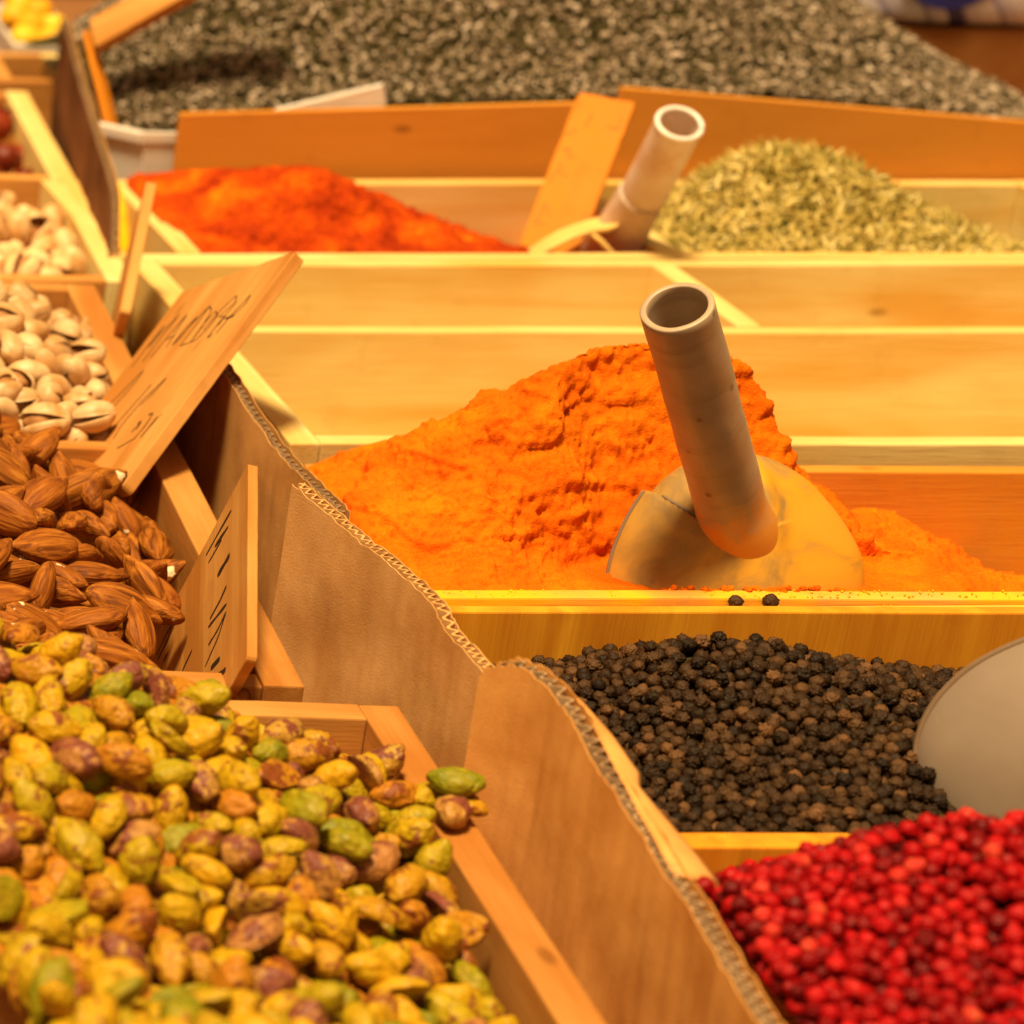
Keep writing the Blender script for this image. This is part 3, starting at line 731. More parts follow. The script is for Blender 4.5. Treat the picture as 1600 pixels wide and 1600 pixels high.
VV = Vector((0, .69, -.724)); UU = Vector((0, .724, .69))      # the blade's opening direction and its upright, in the scoop's own axes
def scoop(label, J, right, up, k, handle, pipe_mat, blade_mat, rim_mat, centre=None, slim=.84, shoulder=21, roll=0, ymin=0, lean=0):
    z = Vector(up).normalized(); x = Vector(right); x = (x - z * x.dot(z)).normalized(); y = z.cross(x)
    if roll:                                         # turned about the line of sight
        w_ = y * .69 - z * .724
        x, y, z = (Matrix.Rotation(roll, 3, w_) @ a for a in (x, y, z))
    c = UU * -14 + VV * 11 + Vector((-3, 0, 0))
    if centre is not None: J = Vector(centre) - Matrix((x, y, z)).transposed() @ (c * k)
    root = bpy.data.objects.new('scoop', None); root.empty_display_size = .01
    COL.objects.link(root); thing(root, label, 'scoop', 'spice scoops with pipe handles')
    root.matrix_world = Matrix.Translation(Vector(J) * S) @ Matrix((x, y, z)).transposed().to_4x4()
    tube_mesh('handle', 11.4, 9.3, -6, handle, pipe_mat, root, wob=.35, flare=1.8)
    N, M = 260, 190
    def pt(th, ph, R=None, lift=True):
        # ph from the pole that faces the user (-VV), th around it
        return skin((-VV) * math.cos(ph) + (Vector((1, 0, 0)) * math.cos(th) + UU * math.sin(th)) * math.sin(ph), lift)
    def skin(d, lift=True):
        p = d * 42.0
        p -= VV * (.62 * p.dot(VV))
        h_ = p.dot(UU)
        wl, wr = slim + (1.12 - slim) * (1 - smoothstep(-20, 40, h_)), .90 + .18 * (1 - smoothstep(-30, 20, h_))
        p.x *= wl + (wr - wl) * smoothstep(-14, 14, p.x)
        xx, U = p.x, p.dot(UU) - 14
        d = d.copy(); lean_ = VV * (lean * p.x)
        V = np.interp(xx, [-60, -shoulder, -8.5, 0, 6.5, 14, 60], [40, 17.5, 4.2, -2.2, -6, -4, 4])
        o = 0
        if lift:
            o = 3.2 * (1 - smoothstep(-.35, .35, U - V)) * (1 - smoothstep(5, 24, xx))
            r = math.hypot(xx, max(0, U - 2) * .4)
            o += 2.2 * math.exp(-((xx - 15.5) / 3.2) ** 2) * (1 - smoothstep(10, 26, U)) * smoothstep(-16, 0, U)      # weld beside the pipe
            o += .25 * noise.noise(p / 14)
        return (c + p + d * o + lean_) * k, d
    v, f = [], []
    for j in range(M + 1):
        ph = math.radians(2 + 96 * j / M)
        for i in range(N):
            v.append(tuple(pt(2 * math.pi * i / N, ph)[0] * S))
    for j in range(M):
        for i in range(N):
            f.append((j * N + i, j * N + (i + 1) % N, (j + 1) * N + (i + 1) % N, (j + 1) * N + i))
    f.append(tuple(range(N)))
    low = [w.z < -.056 or w.y < ymin * S for w in (root.matrix_world @ Vector(q) for q in v)]      # the blade ends inside the crate
    f = [q for q in f if not any(low[i] for i in q)]
    me = bpy.data.meshes.new('blade'); me.from_pydata(v, [], f)
    me.polygons.foreach_set('use_smooth', [True] * len(me.polygons))
    b = link_mesh('blade', me, blade_mat, root); fix_normals(b)
    md = b.modifiers.new('thickness', 'SOLIDIFY'); md.thickness = .0022 * k; md.offset = -1
    arc = [pt(math.radians(a), math.radians(77), lift=True)[0] + Vector((-.2, 0, 0)) for a in np.linspace(128, 225, 40)]
    tube_path('blade_rim', arc, .8 * k, rim_mat, b)
    fold = []
    for t in np.linspace(0, 1, 26):
        xx = -shoulder + (shoulder + 7) * t; U = float(np.interp(xx, [-60, -shoulder, -8.5, 0, 6.5, 14], [40, 17.5, 4.2, -2.2, -6, -4]))
        h = (U + 13.2) / 42; a = (xx + 2) / (42 * (slim + (1.12 - slim) * (1 - smoothstep(-20, 40, h * 42))) * (1 if xx < 0 else 1.1))
        s2 = math.hypot(a, h)
        if s2 > .97: a, h = a * .97 / s2, h * .97 / s2
        fold.append(skin(Vector((a, 0, 0)) + UU * h - VV * math.sqrt(1 - a * a - h * h))[0])
    tube_path('fold_ridge', fold, .7 * k, rim_mat, b)
    return root

J1, M1 = Vector((501.2, 932, 17.6)), Vector((450.3, 901, 108.4))
up1 = M1 - J1
v1 = Vector((497.4, 925, -389.4)).normalized()
sc1 = scoop('grey scoop with a pipe handle dug into the orange turmeric heap', J1, v1.cross(up1), up1, .93, up1.length, PIPE_DUSTY, SCOOP_DUST, SCOOP_RIM, ymin=915.4, lean=.32)
SC2, ROLL2 = (542, 772, 2), math.radians(38)
v2_ = Vector((542, 772, -408)).normalized()
up2 = Matrix.Rotation(math.atan2(v1.x, v1.y) - math.atan2(v2_.x, v2_.y), 3, 'Z') @ up1
sc2 = scoop('clean grey scoop cut by the right picture edge beside the black peppercorns', (0, 0, 0), v2_.cross(up2), up2, 1.03, 105, PIPE_GREY, SCOOP_GREY, SCOOP_RIM, centre=SC2, slim=1.0, shoulder=24, roll=ROLL2)

# the clear scoop in the paprika
J3, M3 = Vector((633, 1337, -8)), Vector((629.5, 1290, 66.5))
root3 = bpy.data.objects.new('scoop', None); root3.empty_display_size = .01
COL.objects.link(root3); thing(root3, 'cloudy clear plastic scoop with a white rim leaning in the paprika', 'scoop', 'spice scoops with pipe handles')
up3 = M3 - J3; z3 = up3.normalized(); x3 = (Vector((1, -.5, 0)) - z3 * Vector((1, -.5, 0)).dot(z3)).normalized()
root3.matrix_world = Matrix.Translation(J3 * S) @ Matrix((x3, z3.cross(x3), z3)).transposed().to_4x4()
tube_mesh('handle', 10.5, 9.0, -10, up3.length, CLEAR, root3, wob=.25)
rr = tube_path('handle_rim', [(9.75 * math.cos(a), 9.75 * math.sin(a), up3.length + .3) for a in np.linspace(0, 2 * math.pi, 60)], 1.25, WHITE_RIM, root3)
# split lower half of the pipe, opened flat as a blade
fv, ffc = [], []
for i in range(24):
    t = i / 23
    for j in range(13):
        a = math.radians(170 + (j / 12) * 150)
        r = 11.2 + 3.5 * (1 - t) + .2 * noise.noise(Vector((j * .4, t * 3, 2)))
        fv.append((r * math.cos(a) * S, r * math.sin(a) * S, (-12 + t * 55 - (j / 12) * 5) * S))
for i in range(23):
    for j in range(12):
        ffc.append((i * 13 + j, i * 13 + j + 1, (i + 1) * 13 + j + 1, (i + 1) * 13 + j))
me = bpy.data.meshes.new('split_sleeve'); me.from_pydata(fv, [], ffc); me.polygons.foreach_set('use_smooth', [True] * len(me.polygons))
sl = link_mesh('split_sleeve', me, CLEAR, root3); sl.modifiers.new('thickness', 'SOLIDIFY').thickness = .0014
M3w = root3.matrix_world.inverted()
def arch(pts):
    return [(M3w @ (Vector(p) * S)) / S for p in pts]
tube_path('blade_rim', arch([(583, 1310, -4), (590, 1310.5, 1), (598, 1311, 5.5), (608, 1312, 9), (616, 1313, 9.5), (621, 1316, 10), (626, 1322, 11)]), 1.0, SCOOP_YELLOW, root3)
tube_path('blade_rim', arch([(608, 1312, 8), (613, 1311, 4), (619, 1310, -2), (623, 1310, -7)]), 1.3, SCOOP_YELLOW, root3)
av, af = [], []
ap = arch([(583, 1310, -4), (590, 1310.5, 1), (598, 1311, 5.5), (608, 1312, 9), (616, 1313, 9.5), (626, 1322, 11)]) + arch([(590, 1336, -8), (597, 1337, -3), (604, 1338, 1), (612, 1339, 4), (619, 1340, 6), (628, 1341, 8)])
me = bpy.data.meshes.new('blade'); me.from_pydata([tuple(p * S) for p in ap], [], [(i, i + 1, i + 7, i + 6) for i in range(5)])
bl = link_mesh('blade', me, SCOOP_YELLOW, root3); bl.modifiers.new('thickness', 'SOLIDIFY').thickness = .0015
# settled piles, largest in view first: how many are in view, then rows of x, y, z (1/10 mm), size (percent) and for nuts the quaternion
PILES = {
 'pistachio': (317, [
  2232,6442,163,113,53,-39,61,-42,2497,6585,148,110,15,21,-12,-95,2083,6847,280,112,2,51,71,47,2319,6661,170,112,15,-88,-19,38,1911,6448,239,111,32,-19,-35,-85,
  2955,6917,11,110,96,-15,17,-1,2245,6818,237,107,50,50,-50,47,2851,6654,4,110,74,-61,11,23,3090,6801,4,109,62,49,56,-21,2274,7144,375,105,62,74,-10,-20,
  2142,7162,378,110,49,-75,33,-25,1797,5930,369,91,44,33,-82,6,2556,6230,175,99,35,70,-52,31,3089,7080,17,109,42,16,-27,-84,2781,6923,124,111,57,58,32,-47,
  2041,7427,412,110,22,66,-59,-39,2432,6667,129,109,44,27,-64,-54,2148,6521,203,109,64,62,-36,24,2697,6602,69,100,71,16,-25,-63,3175,7302,52,107,32,-73,12,-58,
  3013,7151,47,105,22,14,24,-93,2630,6913,153,102,2,15,-47,-86,2921,7147,112,101,9,-32,-86,36,2814,7183,203,110,79,25,-26,-48,2002,6686,246,106,39,-31,76,-40,
  2530,6932,204,105,18,-22,-17,93,2458,6395,109,114,72,54,-41,4,2750,6739,97,96,45,76,-9,-44,1916,6884,307,107,3,-3,3,-99,2094,5911,330,102,48,-10,14,-85,
  2702,7161,185,111,8,-86,-45,17,3207,7204,18,104,80,-15,-55,-15,2104,7272,419,97,11,-98,7,6,2332,6754,225,94,2,-59,-79,9,2896,6568,-13,98,87,-46,-9,-4,
  2804,7394,206,99,17,22,-92,-25,1923,5854,408,100,78,-32,-42,-31,1810,5644,498,96,73,41,21,48,2599,6603,102,100,45,-7,19,86,2431,6912,229,105,42,-37,31,76,
  2406,7107,241,94,42,-65,-45,-43,2162,7926,389,110,44,-8,-16,-87,2119,7573,452,99,5,95,-25,9,2511,7193,292,95,66,13,-13,71,3053,7376,83,108,69,26,39,53,
  2638,7624,332,106,39,-19,25,86,3043,6554,-85,111,38,-22,-80,38,3070,6965,-18,97,3,55,-59,58,1978,6962,340,98,18,-44,-51,-70,1811,6325,230,108,85,-17,-48,-4,
  2460,7317,370,94,20,90,-18,-32,2297,7371,418,93,34,-31,-60,64,1924,6829,225,97,15,-92,-3,-35,2186,6951,302,89,38,-30,86,0,2630,7224,271,101,68,43,-45,-35,
  2037,7031,383,91,23,-32,47,-78,3219,7562,48,98,7,1,-12,-98,2223,7557,429,96,41,4,57,-70,2107,7001,315,88,8,-26,44,-85,2990,7461,160,99,30,36,86,-12,
  2196,7627,486,100,24,-38,9,88,2417,7176,315,88,56,-79,1,-19,2012,7157,388,99,54,-4,-20,81,2597,7141,237,93,46,-78,28,-29,1994,6150,293,101,79,-51,1,-31,
  1821,6593,259,109,48,-77,-36,14,2935,7567,179,97,6,-2,76,63,2368,6352,136,109,12,63,13,-74,1959,6553,240,104,4,98,7,13,2428,6817,212,89,24,-19,-84,43,
  2200,6678,183,101,24,-51,79,-20,2540,6708,163,93,73,-67,3,4,2690,7006,168,99,7,-6,28,95,2905,7671,195,109,37,-7,1,-91,2082,6623,227,83,67,51,-52,0,
  1808,6033,326,111,46,-30,82,-10,2625,6780,129,107,24,1,-96,-2,2559,7396,307,102,39,-14,64,64,3169,6897,-19,111,33,-85,18,-35,2253,6932,247,98,95,4,-28,-5,
  2044,6547,187,91,53,6,-44,-71,3156,6725,-82,88,31,41,24,81,1915,6253,242,95,45,-4,-69,55,2777,7095,168,90,33,-86,-1,37,2126,7423,439,86,71,-7,-41,55,
  2388,7290,311,109,47,47,24,69,2179,6013,285,110,75,-38,-26,-45,1798,6130,303,103,66,6,62,-38,2085,6355,213,111,47,0,-84,24,2148,6812,183,110,22,50,79,24,
  2272,6031,256,104,80,-6,-55,-21,2254,7022,288,102,12,-14,-32,92,3036,6758,-52,88,20,82,-44,-28,3141,7621,96,88,42,36,48,66,1846,6545,171,107,15,90,-38,6,
  2722,7506,276,93,52,59,-51,32,1963,7061,364,82,82,13,29,-46,2338,7553,402,87,15,18,38,-89,2535,6480,86,101,32,-68,-57,29,2629,6165,149,95,60,39,39,55,
  3198,7103,-27,95,17,81,-20,-50,2514,7067,219,83,40,77,-47,-2,2492,7644,361,88,21,67,50,49,2197,7202,301,108,90,-33,-20,14,3077,6658,-97,104,4,-3,46,87,
  2581,7741,296,114,8,-99,-1,5,2196,7360,379,112,32,-27,36,-82,2709,6849,92,104,59,37,-42,55,2808,7492,226,88,11,92,34,-6,3253,7770,37,109,27,85,-14,39,
  2597,7038,210,83,48,47,63,35,2399,7629,398,94,20,4,54,-81,2666,7442,260,88,20,77,-57,15,3141,6574,-106,102,28,67,35,-58,2639,6690,102,93,29,74,44,-39,
  2343,6590,112,83,15,65,-71,17,2303,7187,284,104,79,-33,-12,48,2207,7255,386,84,27,-40,84,-20,2463,7411,372,92,66,71,21,-5,2510,6299,92,107,5,10,-52,83,
  2516,6797,134,87,31,-44,-72,-42,1988,6915,241,84,38,-68,54,-28,2419,7527,356,92,21,80,47,-26,2433,7020,186,106,87,46,-4,-6,1988,6322,213,107,20,-50,9,-82,
  2397,6515,96,99,24,-27,15,91,2953,7053,-27,102,51,-57,12,62,2780,6420,-2,103,51,-32,78,11,2063,6228,232,101,37,-40,46,-69,2343,7426,362,106,43,50,-46,-57,
  3177,7003,-38,101,76,-38,40,-32,3165,6812,-124,109,71,-2,67,-14,2115,7853,334,108,11,16,-9,97,2039,7033,269,103,97,-7,17,5,2799,6816,61,107,20,74,25,58,
  2774,7035,85,112,29,85,40,11,2931,6740,-27,91,2,-33,67,65,2839,6837,-37,100,42,18,69,55,2330,6451,105,99,3,49,21,83,2879,7284,168,106,12,96,17,15,
  2321,7832,401,89,13,-72,62,-24,2312,7004,207,102,67,-9,21,-69,2962,6639,-39,84,4,-42,58,68,1956,6729,171,108,1,77,58,24,3013,7710,132,97,19,-9,-58,77,
  2963,7240,85,107,92,32,17,-5,3056,6941,-115,103,66,-72,-9,14,2115,6699,212,85,60,-56,47,-29,2240,5785,362,103,37,13,21,88,2639,7351,227,112,7,-18,18,-95,
  2489,6147,137,106,43,39,23,-77,2498,7296,271,105,24,-89,-35,6,2271,6341,136,83,40,80,41,-12,2377,6766,147,108,95,-1,-24,-16,2065,6449,181,101,2,6,46,87,
  2285,7299,341,92,71,62,19,23,2868,6454,-41,103,67,11,27,-67,1790,6189,233,83,44,55,3,-69,2555,7487,324,89,0,-96,20,-9,2830,6608,-68,87,0,-8,95,-27,
  2686,7587,249,83,52,-81,21,-2,1939,7293,390,101,2,-11,35,92,3206,7396,36,99,37,-6,89,21,2553,7243,212,85,28,-52,77,-20,1831,6805,302,106,18,6,-19,95,
  2144,6112,241,91,5,17,-78,59,2295,7747,383,91,11,7,88,44,2002,7642,444,112,77,21,-15,-57,2455,7172,222,89,19,77,-20,-56,3067,7547,78,83,16,-2,-97,8,
  2370,7873,318,88,14,24,-92,-24,3067,7276,7,103,39,-12,88,21,2230,6590,121,108,87,-24,-15,-38,2756,7337,148,86,23,96,12,1,3038,7162,-44,108,15,89,36,18,
  2073,5997,274,85,84,-16,16,48,2513,6869,96,94,86,42,22,12,2738,7444,185,88,10,94,27,-13,2094,6940,237,111,42,-85,18,22,3128,7457,27,87,10,31,-65,67,
  2696,6567,-18,110,23,-76,48,-33,2101,7109,300,106,70,-62,15,29,1930,5953,348,104,67,-4,41,-60,2871,7110,36,107,88,30,-27,-18,2903,7389,148,91,51,40,-75,3,
  2134,5795,355,93,23,-73,61,-14,2440,7451,312,83,92,33,17,6,2745,6672,-19,108,53,46,41,-56,1873,6656,181,98,69,25,47,-47,3187,7684,51,94,2,-78,-51,-34,
  3040,7491,10,103,95,-3,4,26,2347,6241,157,85,90,-39,-10,10,2734,7719,218,86,66,-35,-56,31,2972,6653,-127,99,67,49,-25,-47,2355,7998,157,106,72,-54,29,-31,
  2510,6690,39,108,35,88,-27,-7,2691,6434,17,96,68,-33,-53,-35,1947,7127,316,108,4,14,-27,94,3098,7852,29,105,56,36,-7,-73,2217,7099,250,85,93,25,-20,6,
  1918,7001,276,110,74,16,49,-42,2193,6387,68,102,16,-23,-64,70,2656,7095,128,86,10,87,-37,-26,1944,7229,332,84,50,-33,-2,-79,2946,6832,-77,111,60,-3,15,-77,
  2403,6096,178,84,3,-39,-2,-91,1841,6769,213,102,9,34,91,15,1891,5655,432,105,76,-1,20,-60,1915,6375,184,87,6,18,-87,-44,2892,7337,64,100,76,0,58,24,
  2578,7955,219,113,52,-13,-33,77,2937,6958,-63,94,20,90,36,5,2172,6998,222,85,70,7,-68,12,3230,7372,-62,95,5,67,-62,-38,1829,6380,136,97,54,19,26,76,
  1971,5817,332,109,9,-97,-7,-14,2860,6335,-4,102,62,-51,21,-54,2882,7502,136,86,21,-76,-21,56,1843,6056,227,100,37,91,0,11,3287,8085,-142,98,87,-25,14,-37,
  3058,6837,-103,112,12,49,52,67,2263,6723,114,113,9,-73,65,14,1825,5878,303,98,0,-18,97,-9,3108,7378,-32,101,57,-46,-9,66,2833,6722,-58,88,17,95,-18,-13,
  2427,7879,233,97,5,-62,63,-45,2824,7434,109,101,36,34,-85,-6,2038,6809,194,99,36,-55,-72,16,3215,7496,-26,103,11,-93,32,-8,1877,6139,240,92,8,-22,37,89,
  2640,6682,4,90,14,-80,50,-27,2100,7316,351,89,51,34,5,78,1978,6508,133,86,59,-18,60,49,2839,6950,11,104,11,55,69,44,1859,7013,376,95,46,24,-1,-85,
  2670,7262,177,102,81,56,4,8,2574,7561,305,82,47,-57,65,13,1962,7487,438,94,60,30,-58,-45,1840,5794,374,101,87,24,-38,13,2823,7590,169,100,14,-65,15,-72,
  3128,6450,-80,97,55,-40,39,60,2266,6908,161,85,18,-52,48,-67,2417,6605,48,108,15,7,98,0,3057,7049,-87,114,28,25,-43,-81,2963,7279,4,100,60,45,3,65,
  1950,7391,392,90,33,20,-1,91,2329,7926,251,114,61,75,23,-6,3020,6741,-137,99,33,-17,-91,-15,2955,7619,105,109,11,95,16,20,2595,6218,91,82,81,2,9,56,
  2922,7186,12,85,85,35,32,-20,3108,7595,13,103,28,-36,-87,-8,3168,6907,-149,103,22,-84,-44,-19,3232,7634,-24,111,16,-29,82,-45,2466,8002,114,88,73,49,41,20,
  2415,6012,204,87,74,-49,-27,35,2042,7233,341,102,67,2,-28,68,2108,6725,136,89,8,-57,-81,-1,2168,6498,98,104,48,61,59,16,2589,8080,-43,101,28,84,-42,-13,
  2706,6754,16,86,86,48,5,-4,2031,6104,227,84,17,-9,-49,-84,1874,5977,272,103,5,-92,-31,-20,2826,7987,-103,110,34,84,-31,-25,2874,7734,113,111,32,-39,-71,-47,
  2042,6675,146,89,38,68,-13,-59,2719,6318,34,90,11,-51,40,74,2626,6499,-1,92,50,26,-61,54,2228,7694,419,95,5,-29,-90,-28,2578,6387,59,89,31,-16,-51,-78,
  2083,6250,133,105,37,-79,-46,12,2240,8022,279,94,76,-62,-5,-13,1996,6279,127,84,65,27,55,42,2553,6571,19,112,10,-6,45,-88,2900,7827,90,93,8,-28,-94,-14,
  2826,7936,86,106,8,10,-23,95,2469,8086,33,106,20,44,-75,43,2095,7973,328,104,89,36,15,21,2182,7933,272,109,23,-95,-17,4,2146,7482,397,82,16,84,-42,-28,
  2049,7955,423,107,51,-66,36,-39,2441,8103,139,103,54,82,10,-6,2552,7150,162,89,94,7,24,19,2118,6593,118,100,80,-5,-35,46,2670,6983,88,86,27,-70,-55,33,
  2169,6304,87,85,8,-92,30,17,3156,6694,-182,105,53,-60,-36,45,2779,6251,29,112,1,-40,29,-85,2244,6457,51,83,44,-35,81,-5,2451,7994,206,86,17,13,96,9,
  2145,8014,195,91,61,-51,-4,-60,2372,6712,58,92,2,-97,-19,-1,2710,7998,-29,103,68,-71,8,-8,2251,7849,332,112,49,76,-25,-31,2491,6383,4,104,48,-14,40,75,
  2677,6227,89,82,55,59,2,-57,2687,7812,228,112,91,-15,-30,21,2762,7813,159,102,33,57,-40,-62,3155,7814,-39,106,47,-36,76,-25,3187,7717,-50,88,16,-83,7,50,
  2242,7988,199,92,15,-22,88,-36,3204,7260,-74,106,53,40,6,-73,2937,7913,-101,95,26,-51,-73,33,2117,6156,157,101,10,77,-15,-60,2916,6541,-113,112,76,58,-26,10,
  2777,7158,95,111,17,-35,91,7,2615,7981,32,88,81,2,-30,-49,2285,6584,48,97,84,-12,-10,50,2865,7931,-19,89,89,-25,32,14,2517,7915,159,99,11,32,81,46,
  3139,7176,-80,102,33,77,-53,2,1906,5456,535,109,84,3,-52,-3,1803,5242,581,102,34,-63,63,26,2180,5315,499,102,55,38,-32,-65,2388,5594,384,106,89,35,-13,23,
  2083,5389,493,101,85,-22,37,26,1857,5553,475,103,85,5,-47,-18,2023,5453,450,108,1,-59,0,-79,2451,5489,365,111,2,80,-37,46,2828,7267,81,101,40,83,-28,-21,
  2578,5603,318,113,76,-26,-17,55,1962,6599,156,109,33,89,15,23,2811,7855,51,93,63,-3,-75,-10,3010,7380,6,93,84,-11,37,-35,2066,5181,535,114,24,5,91,30,
  2060,6391,103,110,2,-5,-53,84,2619,6841,54,105,46,44,18,74,3108,6346,-102,113,30,-59,57,46,2268,5336,453,113,31,-55,-76,-2,2287,5649,393,87,77,52,-33,-9,
  3025,6416,-72,98,90,-3,-31,26,2953,6146,-61,105,17,21,-83,-47,1817,7103,394,103,3,-34,64,-67,3148,6162,-58,101,28,-45,-70,46,1812,7035,300,103,7,-59,-79,-1,
  1835,5389,469,112,66,71,-21,6,1809,7507,481,102,6,-47,-70,-51,2116,5508,471,104,28,-40,53,-68,1938,7567,501,101,14,63,-72,-23,1894,7374,465,98,37,66,-40,-50,
  1807,5688,408,92,80,39,41,14,2799,5972,86,101,3,-44,-88,13,1797,7315,466,93,5,-63,-75,-12,1878,7194,419,97,49,71,47,-8,2736,6094,100,92,10,41,61,-66,
  1841,5289,485,113,71,67,12,-10,3057,6164,-65,84,32,-7,-88,-33,2653,5663,246,112,27,6,4,95,1972,7800,464,112,66,8,-9,73,1939,5518,431,107,41,62,-64,15,
  2570,5454,340,93,36,55,-66,-33,1816,7972,265,104,72,-54,-1,-40,1820,7247,371,104,31,-89,7,31,2640,5958,153,100,95,10,2,-27,2118,5675,394,91,21,65,32,-64,
  2361,5715,342,112,72,-15,1,66,1795,7793,443,93,30,-63,45,54,1872,7783,484,88,63,61,30,35,1952,5207,483,112,52,-33,51,-58,3122,6055,-63,97,36,22,89,1,
  1813,7664,448,92,30,61,-51,-50,2008,5320,435,110,53,-37,-58,48,1801,7987,385,82,30,-34,88,3,2466,5829,260,101,20,-20,40,86,1993,5597,423,92,64,-59,27,-38,
  1832,6904,247,94,51,-39,70,-28,2448,5369,374,93,65,72,4,18,2426,5922,238,103,31,34,-22,85,2521,5746,241,108,23,-12,-32,-90,2943,6424,-143,110,31,-2,28,90,
  2986,6307,-121,89,54,-51,-2,-65,1820,8094,228,108,34,0,70,62,2893,6342,-109,100,25,-85,-24,-38,1822,7167,317,93,6,11,-93,-32,2193,5672,323,104,85,10,7,49,
  3009,5927,-19,101,74,24,-60,-9,1869,7570,434,103,7,75,52,37,1843,7901,356,111,35,-92,-1,6,2632,6065,111,82,13,-4,32,-93,2874,5826,59,88,14,80,52,-24,
  1895,7685,444,88,14,-58,-69,-38,1821,7335,395,87,93,31,-16,-2,2739,5809,95,106,33,-8,-53,-77,2874,5922,9,90,89,-40,-12,10,1927,8097,186,100,12,-10,96,-19,
  2175,5457,400,102,11,36,-65,64,2503,6032,164,100,40,-77,21,-42,1882,7881,446,105,4,-17,67,-71,3007,6029,-75,104,77,61,8,-5,1971,5919,253,113,28,40,84,17,
  2226,5239,457,85,83,-32,-39,-20,1849,5182,491,91,0,-41,-89,15,2304,5642,296,91,74,-58,31,1,2440,5652,314,103,41,36,-50,-66,1819,8045,324,94,21,-33,-32,85,
  2724,5881,135,83,37,38,-77,33,2355,5516,320,90,92,-17,32,6,2322,5439,387,83,61,31,40,59,2845,5999,-30,111,62,9,65,-40,2073,5830,276,91,99,-9,-2,3,
  1824,7417,412,94,49,85,10,-7,2392,6907,131,86,94,-15,11,24,3105,5961,-56,99,19,14,94,22,2107,5298,432,102,78,29,42,-33,2313,5749,257,104,19,-50,78,-31,
  2869,6218,-69,96,10,59,-7,-79,3121,6487,-185,99,41,6,-2,-90,3186,7020,-140,99,37,-31,70,-50,2117,5582,386,113,97,-17,-3,-2,1877,6198,181,85,95,14,18,-13,
  1912,7998,280,101,33,54,-2,76,2902,8101,-252,106,84,-48,18,5,3045,6221,-127,110,30,-56,63,42,2309,6109,195,91,57,11,-1,80,2306,8098,112,102,98,8,-5,-9,
  2403,5415,312,103,7,13,-40,89,2930,7458,61,105,48,-9,30,-81,2010,5694,359,101,32,50,-66,-43,2090,5394,383,96,75,37,50,18,3010,7589,39,88,21,55,-65,-46,
  3025,6480,-156,88,3,65,-29,69,2309,5918,246,85,2,-72,-67,13,2067,7949,246,83,25,6,-60,-74,2570,6752,55,83,37,40,82,12,1990,6165,183,104,66,70,16,-17,
  2656,7878,132,102,11,88,-40,-18,2784,6176,-52,102,17,-36,-84,34,2628,6118,43,105,31,-4,-22,91,3072,6371,-200,106,16,5,-32,-92,2383,6393,13,102,29,63,70,13,
  2496,5504,269,101,25,31,90,-9,3098,7721,2,95,80,-8,6,-58,2676,5724,167,100,24,-15,-88,36,2034,7772,378,89,94,-14,18,23,2770,8095,-148,111,12,-48,-12,-85,
  3091,6276,-219,103,28,10,-59,-74,1931,5735,377,94,65,45,-13,59,2667,6238,-18,110,69,-59,25,32,2529,8050,157,96,1,-11,79,-59,2243,5843,225,82,23,-36,-82,35,
  2107,5733,300,84,64,-61,29,-35,2356,5280,407,85,71,14,-11,-67,2410,6186,91,114,22,59,-61,-45,2947,8082,-36,98,92,-8,-21,-28,2167,5908,277,83,73,2,-19,-65,
  2233,5547,335,109,24,-67,68,-7,2325,6508,13,89,44,-14,0,-88,2261,5854,298,89,36,-4,17,90,3080,6585,-183,92,14,75,62,7,2776,6074,-11,107,27,60,45,-59,
  2538,6064,68,108,41,40,76,27,2446,6493,21,107,85,-12,-10,-48,2643,6351,-25,109,77,12,45,41,2508,5606,252,95,10,22,-94,19,2618,5551,230,100,17,88,-29,32,
  1945,7903,296,87,83,-10,4,53,1803,5104,527,84,80,-39,41,10,1895,6289,161,91,39,33,-44,73,2545,7046,145,92,84,-19,-11,48,2240,5382,368,97,96,2,-20,-12,
  2674,8088,-97,84,5,-69,60,-38,2086,5937,217,96,85,-45,19,17,2408,5696,243,89,79,55,18,-11,2711,7940,58,112,9,-56,-78,-22,2001,8022,224,84,26,-6,9,95,
  2350,5853,199,91,28,-18,27,-89,
 ]),
 'almond': (84, [
  2618,8476,70,113,97,-16,12,-8,2350,8383,6,102,94,-23,21,-4,2465,8433,31,107,40,-64,32,55,2880,8397,-165,105,44,5,-50,-73,2748,8383,-133,96,27,18,-66,-66,
  2991,8372,-99,95,36,46,5,-80,2583,9293,106,107,11,16,-95,-22,2620,8792,44,102,7,-12,13,97,2564,8408,-75,86,78,45,-7,41,2794,8797,12,96,58,39,6,70,
  2649,9627,165,109,92,10,-7,35,2511,9010,53,93,13,57,-37,-71,3118,9735,-87,104,60,-17,20,-74,2322,8477,58,95,70,-31,-25,-58,2790,8982,20,109,29,-93,10,17,
  2740,9276,3,107,15,98,-7,-2,2775,10229,108,103,2,-91,-28,-25,2453,9406,188,109,30,-18,-62,69,2663,8460,-117,98,29,-57,60,-45,2758,9633,48,99,63,-5,-20,-74,
  2941,9258,-27,101,47,-24,-73,40,2330,8561,104,86,20,18,-59,-74,2595,9452,139,95,74,-21,12,62,2828,9854,80,98,18,20,66,-69,2932,9607,-79,92,22,86,21,-39,
  2951,10049,19,113,36,-89,-22,-6,2437,8754,33,108,88,33,27,-13,2920,9113,-54,103,9,-32,-89,29,2537,9835,195,106,29,18,-24,90,3064,9950,-73,84,36,-44,-81,-2,
  2624,9180,42,90,47,13,20,84,2316,8862,95,112,13,-98,-5,-2,3191,10404,-150,104,0,71,-44,53,2861,9711,4,84,65,-48,31,-48,2493,8616,5,109,69,-8,-42,-57,
